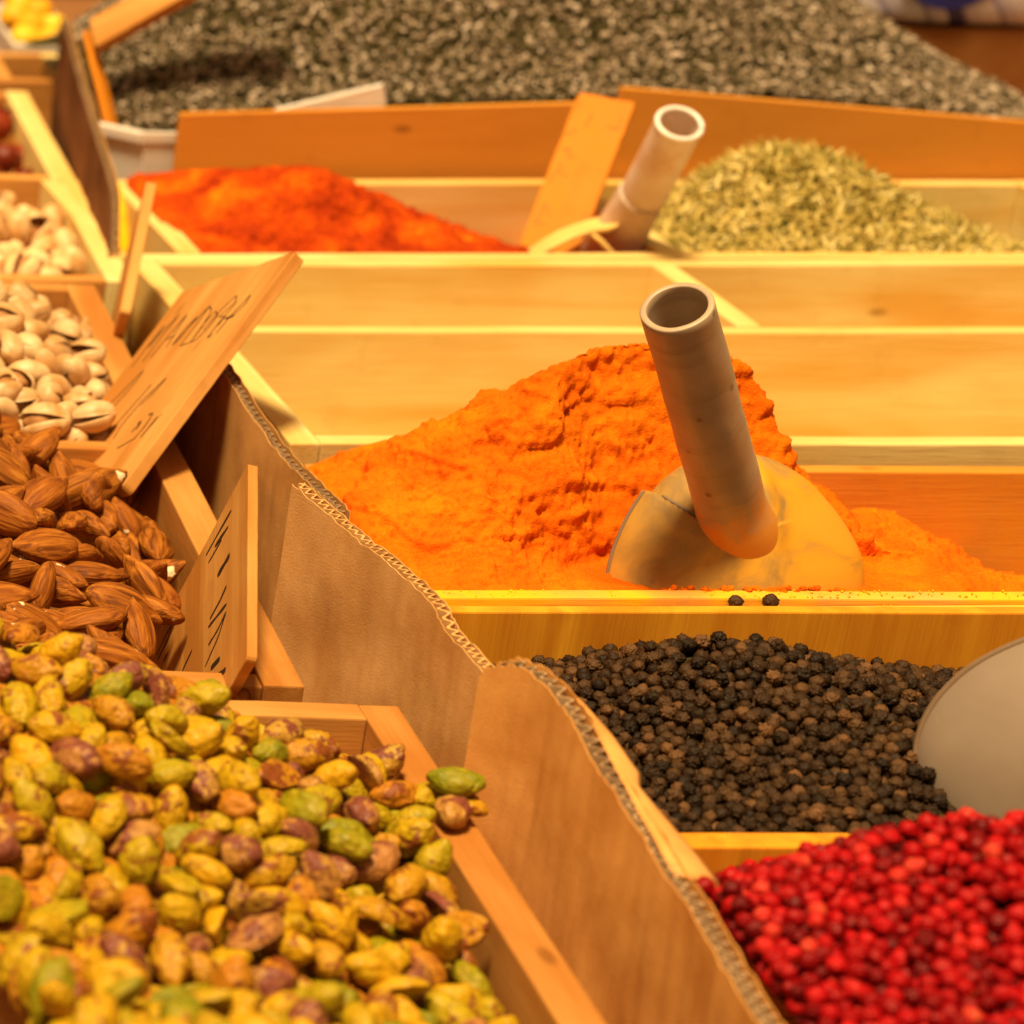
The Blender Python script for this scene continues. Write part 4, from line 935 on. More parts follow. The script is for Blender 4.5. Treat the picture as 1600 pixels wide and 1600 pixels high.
  2908,9845,-12,109,25,52,73,34,2423,9086,83,92,8,10,-55,-81,2975,9751,-97,99,40,-59,-43,54,2578,9096,20,89,58,74,-25,-19,2736,9396,18,92,47,83,28,4,
  2646,9969,126,82,16,60,29,72,2326,9052,150,113,86,-26,-26,33,2928,8550,-189,90,75,49,37,21,2451,9277,59,101,2,-98,1,16,2877,10150,0,110,75,-6,50,-40,
  3014,9490,-103,105,57,-53,-2,-62,2412,8525,31,88,59,-24,63,41,2527,8499,-82,83,19,-37,-88,-19,2740,9087,-26,89,91,-27,-12,-27,2628,10098,125,107,95,-26,-8,9,
  2852,9388,-79,88,97,8,19,4,2670,8599,-8,110,45,-11,-79,37,3078,10248,-100,96,82,-37,26,33,2331,8651,68,97,18,23,-36,88,2745,8879,-25,89,70,-67,6,18,
  2531,8844,-24,111,32,-89,28,3,3018,10363,-73,109,30,-93,12,14,2511,9396,60,84,50,9,-41,74,3130,10079,-141,102,3,90,20,-35,2994,9350,-81,101,15,-38,-90,3,
  2742,9962,67,91,58,-31,6,-73,2596,8586,-74,82,75,42,48,-10,2655,9484,35,106,8,-11,12,-97,3082,9585,-139,90,22,-88,10,-38,2720,9787,89,103,47,19,-78,34,
  2647,10435,107,97,5,15,-92,-33,3157,9918,-144,92,58,-37,-60,38,3019,10144,-65,89,18,91,14,-33,2634,8707,-45,101,62,68,-2,37,2656,8966,-28,100,98,-15,3,-8,
  2159,8375,83,103,6,-95,20,-16,2481,9538,169,89,91,24,-6,32,2587,10311,211,92,75,-27,44,40,2540,9987,208,82,25,-35,-86,-23,2644,10271,88,100,69,37,-49,-35,
  2793,10415,43,90,10,-88,-24,37,2439,9684,189,101,51,15,-81,-20,3074,9759,-170,105,58,32,-3,74,2872,10283,-54,95,21,46,-75,41,2636,9699,86,97,8,87,-47,-8,
  2828,10384,-55,99,41,-5,-33,-84,2510,9600,89,108,98,3,15,5,3035,10065,-171,91,46,15,23,83,2091,8818,182,113,69,5,-6,71,2272,8709,26,92,46,0,22,-85,
  2149,9256,180,110,7,-65,10,73,2131,9892,212,114,6,75,65,-5,2228,10402,231,107,8,-20,-93,28,2175,8562,54,110,10,-98,-9,2,2053,8685,63,85,52,-66,-48,20,
  2008,8785,94,112,83,38,32,22,2296,9759,226,106,75,45,-4,46,2259,9579,204,91,7,-62,77,6,2221,8750,120,85,5,-5,-15,-98,2102,9498,190,104,55,-11,-81,2,
  2390,10155,217,104,52,26,45,67,2359,9404,101,107,34,42,-73,-41,2155,9043,154,97,77,-19,15,-58,1972,9264,219,107,1,-61,-76,17,2063,9723,187,94,32,-56,-69,30,
  2052,9272,123,106,64,-51,-24,50,2160,8725,54,91,57,-32,12,-74,2021,9024,110,95,96,6,-15,-20,2340,9626,154,93,8,-50,-32,79,2224,9212,118,107,46,44,-39,-65,
  2287,9460,144,87,60,28,74,4,2321,10279,139,112,8,11,-96,-22,2112,10386,182,113,45,-4,23,85,2359,9881,217,92,92,4,27,-24,2351,10051,191,98,46,73,-48,1,
  2261,9909,179,91,23,-55,74,28,2513,10214,141,112,19,-14,94,-22,2074,10271,184,88,32,15,29,88,2017,10216,260,103,86,37,-32,-1,2460,10019,150,101,58,17,-10,-78,
  1998,9424,175,111,87,15,-16,-41,2165,9022,67,94,20,12,11,96,2198,9421,123,105,43,49,-53,-52,2317,9171,87,98,49,30,3,-80,2292,10408,127,102,23,91,27,16,
  2250,10010,177,84,3,-23,-89,-35,2196,9663,142,86,24,-51,-69,44,2074,9131,88,86,4,-6,-24,-96,1960,9870,248,113,22,58,-50,-59,2084,8920,89,105,49,86,-4,7,
  1970,9604,176,90,49,-2,-15,85,2357,8978,54,86,22,18,-95,-1,2374,9765,125,100,8,74,-65,-10,2510,10340,120,89,59,54,38,-44,1973,10073,207,101,10,57,-80,3,
  2766,10283,33,86,12,-92,-33,-11,
 ]),
 'inshell': (62, [
  3178,10666,-81,112,88,42,18,3,2917,10663,54,110,7,-9,-44,88,3104,10655,78,99,8,-8,79,58,3151,11237,61,107,77,-13,33,52,2869,11198,180,108,20,58,66,42,
  3217,11582,98,114,44,-61,47,-44,3075,10698,-126,103,56,-20,49,-62,3197,10652,-210,88,8,29,14,-93,3026,10653,-34,85,11,48,52,-69,3248,11215,-24,111,0,57,79,-16,
  2943,11092,95,104,82,-55,6,2,2970,10849,75,102,37,-70,-17,56,2926,10708,-62,92,31,-48,-69,43,3131,11392,86,112,82,25,41,27,3264,11413,73,92,20,18,90,33,
  2830,10723,4,85,96,14,-5,21,2736,10667,95,103,24,37,-86,22,2837,10750,97,84,16,-14,74,62,2961,11278,150,105,33,-22,-42,81,2834,10953,112,113,85,-12,-5,-50,
  3002,11402,170,105,96,-18,-8,15,3024,11158,121,85,11,86,11,-47,2875,11348,243,104,12,-8,-28,94,3113,11927,146,102,14,-88,3,42,3001,10746,27,98,27,-42,42,74,
  3113,11802,112,107,56,-76,0,-29,3259,11882,59,91,52,-31,1,78,2752,10762,158,89,95,15,-13,19,3084,10861,18,103,74,47,-35,-29,3239,10901,-27,89,83,17,48,17,
  3262,11342,-4,102,64,63,-39,-15,3012,10969,66,96,61,60,48,-14,3129,10971,4,111,47,-65,1,-57,2998,11542,176,105,54,-48,67,7,3133,10738,6,91,93,-25,8,20,
  3192,10761,-180,104,12,16,72,65,3189,10810,-71,104,20,9,14,96,3084,11178,-7,113,24,56,-78,-4,2996,11761,161,90,31,-10,91,19,2922,11709,212,86,28,-25,75,53,
  2917,11204,64,103,50,10,-39,75,3172,11709,12,107,51,57,60,-16,3080,11559,70,87,27,10,-43,84,3183,12006,39,110,17,59,16,-76,2786,11105,108,109,71,-43,53,7,
  3330,11926,-9,99,28,-73,-48,-38,3297,11772,12,102,29,-16,93,0,3165,11883,5,108,57,-16,21,76,3018,11652,150,102,97,2,-16,9,2998,10829,-55,102,55,2,-25,79,
  3078,10903,-87,100,84,22,-1,-47,3136,12283,-11,107,64,44,58,22,2874,10829,20,112,45,-68,37,42,3211,11430,-94,92,20,-27,91,-19,2943,11896,196,97,4,24,83,48,
  2929,10945,6,101,47,-25,-31,-77,3198,10891,-151,112,19,5,79,-56,3233,11009,-72,107,34,-30,63,-61,3249,11067,-178,102,75,-24,42,-42,3298,11648,-17,110,75,-32,11,55,
  3109,11339,-18,108,41,-22,-68,-56,3014,11260,44,92,43,-7,88,-8,2320,11058,274,112,77,-33,38,-37,2600,10658,177,105,78,-58,-6,-17,2413,11604,345,114,72,-50,-28,36,
  2329,10732,270,106,54,26,70,-35,2549,11682,357,110,29,-36,73,-48,2523,10741,231,105,32,-11,93,-3,2496,11318,295,101,71,26,52,38,2756,11182,231,96,22,-20,-54,77,
  2310,11903,364,100,48,-30,-38,-71,2604,10657,67,92,13,-93,14,-27,2427,11096,269,97,56,11,56,59,2463,10655,170,86,45,-8,64,60,2587,11120,215,90,30,69,64,-10,
  2330,10651,102,89,62,-76,15,-5,2338,10651,199,85,14,3,97,-13,2459,10651,65,83,26,-3,-81,50,2638,11344,260,87,58,-57,-54,16,2679,11805,323,103,29,78,45,-29,
  2472,10855,212,103,16,-11,86,-45,2312,11306,259,104,61,46,45,-44,2316,11533,292,97,77,-33,18,50,2590,11439,293,100,91,-5,-1,40,2714,11506,272,85,4,-72,-43,52,
  2636,11648,295,98,20,20,-64,-71,2782,11624,240,111,57,-14,77,-22,2739,11305,234,92,16,-79,55,17,2632,10796,168,109,71,50,37,29,2556,11272,195,108,35,-52,-63,43,
  2659,11121,128,95,24,88,-38,-8,2514,12092,275,102,78,24,42,36,2686,11241,153,102,3,-55,-63,-53,2300,12106,364,86,73,-13,54,38,2488,11135,169,108,56,57,50,29,
  2515,10761,114,111,72,5,-30,61,2397,10757,142,98,8,59,-25,75,2297,11632,308,84,19,-60,-12,-76,2301,10759,107,85,33,69,-60,16,2619,11932,316,110,4,73,-64,-20,
  2478,11690,257,100,35,16,-34,-84,2798,11446,217,92,12,20,-63,73,2698,10789,61,101,60,-78,7,-7,2304,10811,192,82,44,13,-86,15,2718,11926,234,114,24,34,-76,-48,
  2329,11436,258,87,14,-12,97,3,2355,11839,288,93,27,94,12,1,2304,12477,182,89,36,72,-32,-48,2837,12046,181,84,48,-12,81,29,2523,11586,238,98,71,-40,-39,40,
  2813,11755,226,100,94,-7,24,18,2328,12161,240,112,2,40,-62,-66,2442,12386,163,108,5,-5,19,97,2311,12243,162,85,32,44,32,76,2669,11421,199,99,33,-57,-72,-19,
  2942,12022,160,109,54,-32,56,-51,2808,11229,106,82,31,72,-36,-49,2347,11145,182,110,5,96,22,-10,2337,12484,73,105,12,21,95,11,2472,11777,323,85,9,94,-20,23,
  2677,10925,129,91,47,20,-18,83,2537,12461,0,100,96,-16,-9,17,2581,11786,274,94,31,69,-33,-55,2421,12094,226,88,17,74,-55,32,2857,12264,106,107,79,-13,11,-58,
  2324,12060,280,84,80,57,1,13,2346,11730,280,94,97,-12,12,-4,3167,11095,-37,100,16,-75,-5,63,2820,11352,140,113,78,57,12,-17,2315,10891,128,83,1,28,35,88,
  2682,11725,222,93,65,27,14,-69,2880,11541,166,105,2,56,-76,-29,2656,11581,207,96,36,19,1,-90,2968,12186,45,107,88,45,-10,1,2748,11511,176,85,96,17,0,19,
  2456,10904,113,101,2,31,92,16,2552,12491,160,93,22,-9,72,-64,2520,11442,217,89,83,22,7,49,2361,11022,154,106,13,-6,-93,29,2876,11034,23,84,44,19,-40,-77,
  2376,11978,250,88,94,-11,27,5,2541,11010,142,102,59,-37,70,-7,3205,11507,1,100,44,-28,-52,67,3245,11335,-122,105,8,-12,71,-68,
 ]),
 'roasted': (47, [
  3331,12862,-25,111,16,-84,-38,-31,3273,12749,-205,105,18,-10,24,-94,3456,12770,-160,105,14,10,97,13,3419,13344,22,107,59,37,55,-43,3450,12872,-89,114,9,27,-65,-69,
  3591,12835,-172,93,29,11,84,-42,3529,12737,-249,89,95,-8,19,18,3346,12734,-117,88,16,12,97,0,3631,13067,-55,97,9,-80,20,54,3404,12744,-247,82,10,43,87,-15,
  3537,13469,1,105,11,34,-87,-32,3546,13002,-73,98,52,50,-38,-55,3539,13360,-72,110,90,-3,-25,33,3609,12795,-322,89,46,53,-35,-60,3712,13807,-71,100,17,-78,30,49,
  3663,13344,-49,94,77,0,45,-43,3187,12746,-69,110,83,-26,48,-1,3382,13206,-42,87,39,-63,-54,37,3464,13110,-51,96,90,42,-4,5,3239,12973,-13,94,4,59,79,-6,
  3627,13231,-94,109,90,7,-2,-42,3433,12986,-60,103,35,-48,60,52,3562,12925,-160,89,10,28,-68,-66,3364,13442,46,105,70,-51,29,38,3288,13300,55,109,92,20,28,-10,
  3632,13557,-76,100,1,-39,84,35,3291,13086,-47,114,53,10,39,-74,3316,12961,-116,108,5,-41,74,-52,3338,12857,-172,91,23,-50,-45,-69,3637,13137,-156,87,78,-43,33,27,
  3409,13832,12,107,81,30,-7,48,3545,12875,-273,93,16,-38,85,-29,3541,14235,-126,111,41,13,89,9,3493,13660,-35,94,18,-52,-82,-8,3630,13035,-206,94,51,-41,-54,51,
  3448,12905,-207,110,65,28,14,67,3631,13865,-87,82,45,-52,-66,26,3223,12855,-159,92,78,36,-25,43,3628,14071,-155,102,65,-23,70,13,3440,13777,-103,107,30,30,87,-20,
  3673,13452,-96,94,50,-24,-82,-2,3506,13205,-107,104,45,84,-24,-11,3427,13057,-149,84,46,-28,-80,-22,3169,12879,-22,106,73,-49,43,10,3405,13642,-52,88,25,-26,18,-90,
  3557,13767,-78,83,46,-63,-51,34,3695,13710,-139,94,53,-71,36,25,2803,12752,2,108,5,-83,-32,-43,3073,12786,-148,114,5,73,-67,8,2810,13530,228,111,8,-43,10,-88,
  2901,12976,56,111,69,-71,-9,1,2956,13181,149,109,38,-90,11,-6,3139,12991,49,107,36,37,46,-71,2926,12748,-156,104,39,85,-18,-28,2913,13384,182,104,46,22,-82,22,
  3061,12749,8,92,90,14,-3,38,2707,13827,189,100,53,50,-52,-42,2702,12761,-141,89,22,-56,-71,35,3295,13684,20,114,2,29,-92,24,3084,13174,112,89,38,-79,-43,-17,
  2987,12778,-75,92,70,14,22,65,2718,13096,76,94,80,38,-19,-40,2700,12770,-41,84,6,-55,60,-56,3217,13148,63,100,23,48,-75,37,2799,13229,178,85,63,25,6,72,
  3034,12988,-5,84,61,-47,51,-36,2738,12856,17,97,80,48,32,4,2889,12752,-52,83,59,16,9,-78,3044,13337,133,114,29,-7,52,79,2832,13277,84,94,61,22,52,53,
  3194,13738,106,108,1,0,-96,-24,2711,13588,162,87,4,-41,-71,55,3112,13630,146,90,2,-4,-54,83,2776,13377,126,105,23,-43,10,85,2898,12893,-21,88,8,-6,0,-99,
  2706,12950,38,83,85,-11,50,-4,2958,13582,177,101,6,16,76,-62,3379,14016,14,104,66,-52,13,-51,3150,13356,84,93,36,62,48,49,2800,13130,22,84,0,-57,-63,52,
  3271,14167,22,110,38,15,-47,77,2756,13494,119,102,14,-29,57,-74,2717,13237,60,101,1,44,-87,-18,3091,13091,23,92,22,-43,25,82,2912,13097,79,85,83,39,15,-34,
  3022,13463,151,96,19,89,-39,-5,2989,13138,6,91,79,-18,-54,-19,2701,13662,79,84,22,-56,66,44,3152,13981,64,107,37,22,-36,82,2899,13192,32,103,28,-42,85,-3,
  2984,12943,-85,90,58,-60,47,-25,3155,13568,79,84,82,51,-21,-4,3245,14105,-169,110,20,90,-37,3,2701,14014,-7,83,26,-69,43,51,3292,13843,28,95,35,58,-39,-60,
  2732,14143,16,111,89,-15,-8,39,2940,13286,120,86,78,-56,24,-8,3083,12828,-53,82,92,-33,13,-5,2759,13028,-15,107,94,13,-26,9,3121,13231,48,93,1,6,99,-1,
  2856,12927,-94,86,69,41,-5,58,2882,13481,122,104,29,24,-58,-71,2736,12904,-82,104,84,37,7,36,2716,13754,40,92,85,24,-7,-44,2988,13902,87,99,47,-39,0,78,
  3140,14019,-115,101,84,-50,-4,14,3060,14053,24,109,31,56,42,63,2910,13058,-21,104,0,-98,12,1,3487,14141,-269,106,39,-31,-7,85,3106,13021,-73,95,57,-77,24,-11,
  2727,13936,22,87,76,13,39,-48,2927,12859,-118,87,73,-55,13,37,2824,13638,102,105,27,-19,-92,-14,3416,13925,-161,86,23,90,-30,-19,3525,14093,-149,96,3,78,-29,-53,
  3458,13897,-78,91,32,44,63,54,2764,13875,94,100,90,-40,-13,3,3349,13871,-73,100,69,51,-5,49,2935,14064,24,100,86,-21,1,-44,3190,13899,-50,112,30,-21,-79,47,
  3083,13889,30,103,88,-16,-25,-35,2886,13893,36,101,19,-42,-66,58,3083,14131,-112,113,34,56,61,-42,2826,13752,143,109,23,-16,-92,-23,3093,12920,-95,90,27,28,44,80,
  3278,13981,-128,97,11,7,95,-24,3026,13820,-16,84,80,56,-9,-12,2961,13767,57,99,72,-2,-66,17,
 ]),
 'black': (2045, [
  4259,7435,-77,111,4143,7433,-68,110,4571,7433,-123,110,4488,7491,-42,110,4727,7434,-170,111,4349,7432,-73,108,4619,7432,-99,108,4554,7432,-68,108,3962,7667,-59,112,4489,7580,-32,109,
  3802,7517,-73,108,4365,7821,2,111,4890,7437,-236,108,4512,7432,-78,107,4304,7433,-81,107,4287,7441,-42,105,5224,7856,-68,110,5208,7815,-98,110,4779,7433,-242,110,3915,7432,-109,106,
  4344,8066,3,112,5105,7919,-20,112,4682,7432,-133,106,4661,7764,-13,111,4145,7738,-52,111,4533,7848,-3,111,4653,7433,-148,111,4277,7614,-38,108,5093,7739,-148,108,4891,7768,-56,108,
  5073,8163,22,111,4915,7594,-201,107,4693,7965,49,110,4035,7432,-96,104,3853,7431,-76,104,4121,7997,-61,110,4291,7568,-56,106,3939,7431,-72,103,5024,7432,-245,104,4975,7431,-237,103,
  5072,7900,-49,110,4971,7858,-41,108,4655,8125,81,111,5052,7838,-98,109,4205,7470,-70,109,4283,7431,-120,103,4927,7731,-103,109,4261,7819,-43,109,4407,8182,45,111,4529,8009,31,108,
  4558,7964,31,107,4781,7592,-119,107,4777,8305,83,111,4993,7433,-278,110,3931,7499,-54,103,4302,8171,12,109,4970,7765,-87,106,4337,8145,5,109,4819,8190,52,112,3792,7703,-89,105,
  5007,7766,-125,111,4484,7432,-109,107,4081,7841,-58,106,4240,7432,-117,106,3864,7758,-97,110,3817,8035,-125,112,5164,7816,-88,106,4112,7683,-66,110,4866,7431,-269,101,4078,7602,-74,104,
  5221,7899,-47,105,4866,8128,62,107,4719,8086,53,110,4582,8148,67,107,3906,8343,-128,110,4934,7431,-246,100,3989,7981,-98,106,4717,8262,82,110,4673,8280,85,108,4674,7719,-30,104,
  4381,8360,25,112,4961,7476,-235,110,4393,7526,-63,101,4371,7785,-22,102,3989,7431,-73,99,4963,7945,-30,107,3838,7934,-101,107,5143,7672,-203,104,5026,7710,-172,102,4527,7435,-120,106,
  5034,8230,31,106,3791,7509,-115,103,4645,8334,97,111,4320,7885,-24,110,4059,7430,-62,98,5050,7746,-150,105,5157,7864,-59,102,4315,7927,-8,106,3831,7434,-113,100,3790,7430,-112,98,
  4672,7861,-1,103,4427,7563,-55,110,4856,7823,-13,103,4500,8052,56,108,4448,8088,39,105,4250,7973,-41,111,5007,8002,-7,110,4618,7840,-5,102,4610,7667,-37,101,4426,7688,-36,103,
  4204,7730,-68,108,3938,7701,-76,103,4234,8321,-22,106,4015,7634,-54,99,4394,7593,-60,106,4843,8354,76,111,4564,8547,86,109,4623,8372,109,110,3830,7451,-49,96,4880,7730,-90,105,
  4737,7430,-219,97,5142,7762,-140,101,4969,7729,-135,100,5023,7659,-207,100,5034,7967,-7,101,4958,8299,32,106,4110,7572,-76,107,5097,7782,-120,100,4208,7521,-62,100,4674,8003,34,108,
  4469,7692,-36,105,4830,8049,30,106,4198,7432,-120,97,5026,7591,-218,103,3813,8584,-191,111,5282,8337,-18,110,3792,7890,-107,105,4500,8191,49,110,4042,8559,-107,107,4160,8427,-47,112,
  5446,8209,-51,108,4965,7597,-219,104,4860,8017,23,106,5103,7514,-254,111,4834,7666,-94,98,4048,8358,-90,106,5142,8320,-1,109,4431,7929,5,102,4130,8469,-51,106,4760,7724,-38,102,
  4556,7909,12,100,3884,8122,-134,102,3873,7873,-108,105,4440,7818,-22,101,4087,8023,-76,101,4192,7756,-39,98,4281,8663,-58,109,4923,7860,-33,99,4457,8242,71,106,4272,8342,-5,106,
  4487,8018,33,99,5135,8190,-3,107,5270,7919,-51,102,4717,7858,3,99,4839,7569,-175,105,4085,8227,-72,102,3909,8061,-129,111,4510,7769,-17,101,3791,8143,-158,103,3872,7432,-114,99,
  4230,8184,-18,102,4085,7779,-69,102,4392,7922,-15,105,4143,7883,-58,107,3957,7430,-109,99,4470,7763,-24,97,4383,8393,57,103,3809,8400,-153,103,5123,7561,-246,109,4614,7475,-70,97,
  4078,8326,-79,105,5103,7702,-187,96,3792,7771,-109,105,5005,7443,-211,94,4696,7430,-186,97,4625,7914,13,109,4031,8244,-93,102,3985,7828,-72,97,4691,7600,-70,94,5113,7995,-16,106,
  5115,8116,-20,108,5230,8327,-20,111,4283,7929,-38,99,4574,7622,-53,104,5058,7910,-9,97,4672,7913,18,97,4706,7692,-31,100,4013,8645,-132,108,4279,8391,12,105,4840,7791,-38,101,
  4324,7430,-118,97,4266,8196,2,101,4614,7616,-46,94,4365,8175,25,108,5096,7578,-225,95,4351,7611,-64,101,4809,8083,45,98,4749,7600,-70,95,4774,8217,70,100,4726,7579,-95,102,
  4894,7498,-233,104,4442,7432,-116,99,4194,8176,-41,101,3821,8915,-229,112,4823,7854,-5,96,4312,7711,-48,107,4853,7487,-224,100,3883,8372,-158,107,4315,8228,17,111,5110,7847,-67,97,
  4846,7443,-232,94,4935,7635,-192,110,3965,8104,-99,101,4036,7603,-80,99,4384,8489,53,104,3810,7443,-81,91,4409,7996,10,99,5082,7819,-87,95,5177,8183,-17,105,4141,7494,-78,100,
  3791,8065,-152,103,4561,7564,-58,99,4009,8141,-92,109,4155,8007,-34,97,4481,8308,90,99,4672,7672,-44,103,3793,7959,-132,108,3970,8237,-100,103,5203,7755,-156,94,5308,8091,-45,103,
  4573,7833,-6,95,4505,8274,81,99,4430,8324,70,98,4403,7430,-116,90,4589,7703,-30,99,4219,7669,-57,102,4058,7635,-62,97,4695,7881,28,97,5023,8338,40,99,4248,7537,-70,109,
  4758,7679,-53,98,4302,7755,-55,109,4627,8570,89,108,5186,8019,-32,97,3899,7712,-88,98,5191,7935,-36,103,4419,8713,-28,111,5083,7651,-211,102,4954,8141,15,109,5183,7748,-199,100,
  4781,8489,99,102,4034,8398,-85,103,4872,7686,-108,110,4915,7544,-222,100,4440,7459,-62,96,4537,8175,69,103,4353,8245,37,99,4360,7641,-39,93,4416,8060,11,102,4310,8297,9,99,
  4446,8451,69,102,5762,8929,-196,107,4471,8373,92,100,4073,8641,-110,111,3962,8388,-131,107,4584,7515,-57,92,4373,8017,2,103,4191,7930,-53,99,5067,7431,-237,103,4995,7719,-187,112,
  4138,8612,-82,111,5443,8299,-69,101,3791,8240,-187,100,4874,7645,-150,98,4518,8542,76,99,5018,7849,-61,93,4404,8098,25,94,4209,8903,-156,104,4820,8001,16,103,4931,7779,-75,99,
  4423,7598,-32,91,4920,8404,53,101,4125,8106,-61,95,4619,7769,-19,95,3934,8200,-113,96,3792,7715,-135,108,4144,7840,-66,106,4464,7877,-8,94,5020,7526,-214,92,4553,7724,-30,100,
  4191,8425,-11,98,3849,8659,-170,105,4243,7638,-60,90,3955,7633,-85,98,4308,8086,-17,104,4388,7441,-82,94,3919,8915,-226,104,4797,7682,-60,92,5124,7811,-90,92,4228,8236,-2,95,
  3927,8115,-124,110,4044,8087,-71,96,4463,8004,1,106,4883,8429,76,107,4921,8313,47,96,3949,8078,-125,100,4130,8391,-64,104,4023,7773,-83,108,5226,7812,-137,96,5249,7956,-44,105,
  4099,7510,-75,99,3789,7857,-127,94,4406,8317,33,107,4023,7493,-73,93,4596,7948,20,96,4154,7632,-67,89,4379,8134,24,100,4340,8379,24,97,4551,7763,-19,95,4164,7712,-83,111,
  4201,8028,-46,106,4581,8337,100,99,4279,8041,-25,99,4830,7522,-199,107,4544,8347,83,104,4127,7536,-62,95,4580,8301,82,95,4896,7943,0,99,4901,8138,34,110,4457,8147,48,94,
  5058,7684,-199,99,4180,7843,-45,90,4239,8017,-33,93,4776,7800,-27,100,3910,7633,-86,109,3789,7615,-92,90,4687,8408,110,103,4553,7682,-42,108,5130,7890,-42,91,3850,8147,-136,100,
  4495,8096,49,105,4652,7636,-57,101,4361,7944,-2,93,4623,8142,61,95,4153,8170,-55,102,4397,7633,-49,94,3973,7512,-62,88,4466,7573,-67,94,4721,7661,-57,90,3875,8589,-171,97,
  4489,7928,4,91,5194,8101,-26,101,4461,8199,61,91,3790,8277,-166,95,5077,8117,-3,93,4143,8353,-57,94,4737,7477,-151,103,4631,8104,53,95,5045,7432,-278,94,4697,8124,62,107,
  3933,8309,-145,106,4732,8215,74,102,5074,8296,27,111,4933,7964,-3,104,4642,8067,49,93,4095,7440,-76,93,5215,7725,-196,96,4095,8758,-153,112,4844,8294,69,108,4878,7980,10,104,
  4919,7682,-147,92,4458,8055,4,104,4753,8342,81,101,4508,7682,-34,93,4507,7721,-28,99,5573,8455,-90,107,5251,7842,-105,105,4806,8270,73,106,5262,8177,-35,111,4033,7923,-85,103,
  4848,7945,5,91,5113,7647,-237,108,4206,7633,-68,90,3849,7554,-81,100,4302,7966,-25,108,4651,8185,71,103,3792,8448,-179,104,3828,7610,-82,106,4094,8517,-77,101,5266,7866,-63,100,
  4809,7908,-2,91,4883,7817,-51,103,5205,8059,-25,106,4472,7799,-8,91,5033,7909,-39,88,5465,8375,-79,106,4527,7590,-53,106,4380,7762,-56,104,4594,7870,7,93,4247,8505,-18,105,
  4938,7511,-235,96,4776,8103,38,90,5044,8327,5,107,3862,8287,-165,109,5039,8185,10,91,5194,8406,-1,101,4647,7499,-72,103,5304,8008,-56,108,4631,8427,116,97,4113,8173,-69,98,
  5175,7809,-131,93,4935,8006,3,102,3923,7470,-84,107,4355,7516,-73,95,3794,8948,-242,105,4998,7918,-31,89,3890,7446,-80,89,4511,8433,84,112,4206,8219,-36,106,4263,7776,-55,91,
  4329,7850,-41,89,3917,7529,-81,98,4540,7985,-2,99,4843,7854,-43,110,4339,8484,27,91,4760,7556,-141,102,4375,8453,30,98,4179,7442,-87,91,4393,8540,69,93,4157,8271,-28,89,
  5399,8471,-65,110,4824,8473,65,99,4048,7841,-86,96,4535,8079,52,107,4607,8021,40,92,4336,7780,-46,98,4717,7805,-12,90,4275,7475,-65,103,4462,8304,49,112,3790,7585,-115,98,
  4014,8101,-101,97,4918,8050,4,105,4017,8427,-111,94,4674,8090,52,98,4246,8375,-15,99,4721,8364,98,105,4233,8058,-36,106,4726,7621,-75,101,4064,8057,-83,97,4612,7450,-134,105,
  3965,7846,-106,103,4363,7569,-70,90,3789,8642,-199,92,4286,8513,0,95,4219,8406,-28,91,4622,8295,77,93,4762,7864,-4,100,4954,7694,-163,90,4023,8060,-96,104,5188,7653,-206,106,
  3790,8747,-222,96,3956,8947,-230,111,5159,8124,-24,105,3905,8280,-154,94,4749,7826,-10,95,4788,7957,9,88,4160,8130,-56,93,4004,7687,-76,101,4218,7838,-56,106,4231,7916,-46,96,
  4166,8223,-55,102,4633,7720,-31,91,4693,7476,-133,110,4059,7750,-87,99,4049,8013,-91,97,5499,8400,-67,95,3914,8536,-159,88,4447,8388,58,110,5371,8504,-58,102,4288,7855,-41,108,
  4388,8221,35,102,4208,8561,-55,107,4459,7916,-23,109,5010,8168,-8,93,4348,7676,-51,93,4714,7768,-25,94,4042,8848,-192,92,4994,7570,-234,93,5146,7928,-34,106,4118,7643,-79,97,
  4275,8749,-82,102,4260,7607,-78,101,4495,7971,10,91,4125,8215,-61,97,4271,8164,-19,90,3904,8703,-188,112,3863,8496,-160,101,5394,8178,-67,107,4177,8337,-37,100,4830,8137,39,109,
  4541,8223,80,88,3824,7811,-111,106,3788,7783,-148,88,5200,8144,-24,110,4692,7645,-80,111,3905,7842,-107,110,4326,8420,16,89,4075,8463,-81,89,4802,7553,-174,93,3996,8676,-159,107,
  4055,7475,-84,96,4596,7815,-37,108,4811,7483,-207,104,4448,8494,67,108,4040,8173,-91,108,3790,8314,-222,95,4454,8569,51,106,4688,8320,95,102,5136,7805,-130,99,4274,8128,-30,99,
  4925,8113,6,90,4937,8355,50,109,4120,7805,-76,101,4297,7802,-51,92,4586,8407,101,93,4253,7884,-52,93,5013,8065,-12,101,4500,7548,-66,108,4084,8269,-82,104,3790,8408,-189,95,
  4929,8462,60,109,4774,8004,1,105,5039,8117,-5,90,5099,7735,-193,101,3918,8625,-173,105,4998,7964,-23,89,4068,7880,-81,109,4553,8424,87,100,4919,8598,32,107,4219,8096,-40,88,
  3857,7693,-95,104,3929,7939,-113,108,4957,7554,-234,102,5395,8110,-56,105,5240,8275,-29,96,5262,8601,-52,112,3959,8777,-192,97,4839,8422,54,111,4870,7533,-216,96,3887,7975,-125,109,
  5079,8025,-19,110,4115,8640,-105,90,3821,8339,-157,95,4370,8891,-118,108,4620,8526,79,88,5129,8071,-24,96,4979,8082,-3,92,4006,8544,-128,91,4493,7651,-50,88,3792,8330,-185,104,
  3789,8060,-192,93,4034,7533,-77,104,5373,8283,-56,106,4172,8479,-43,102,5084,7864,-83,90,5108,7897,-72,92,3805,7649,-89,96,3973,8046,-117,91,4390,7722,-47,100,4350,7817,-39,96,
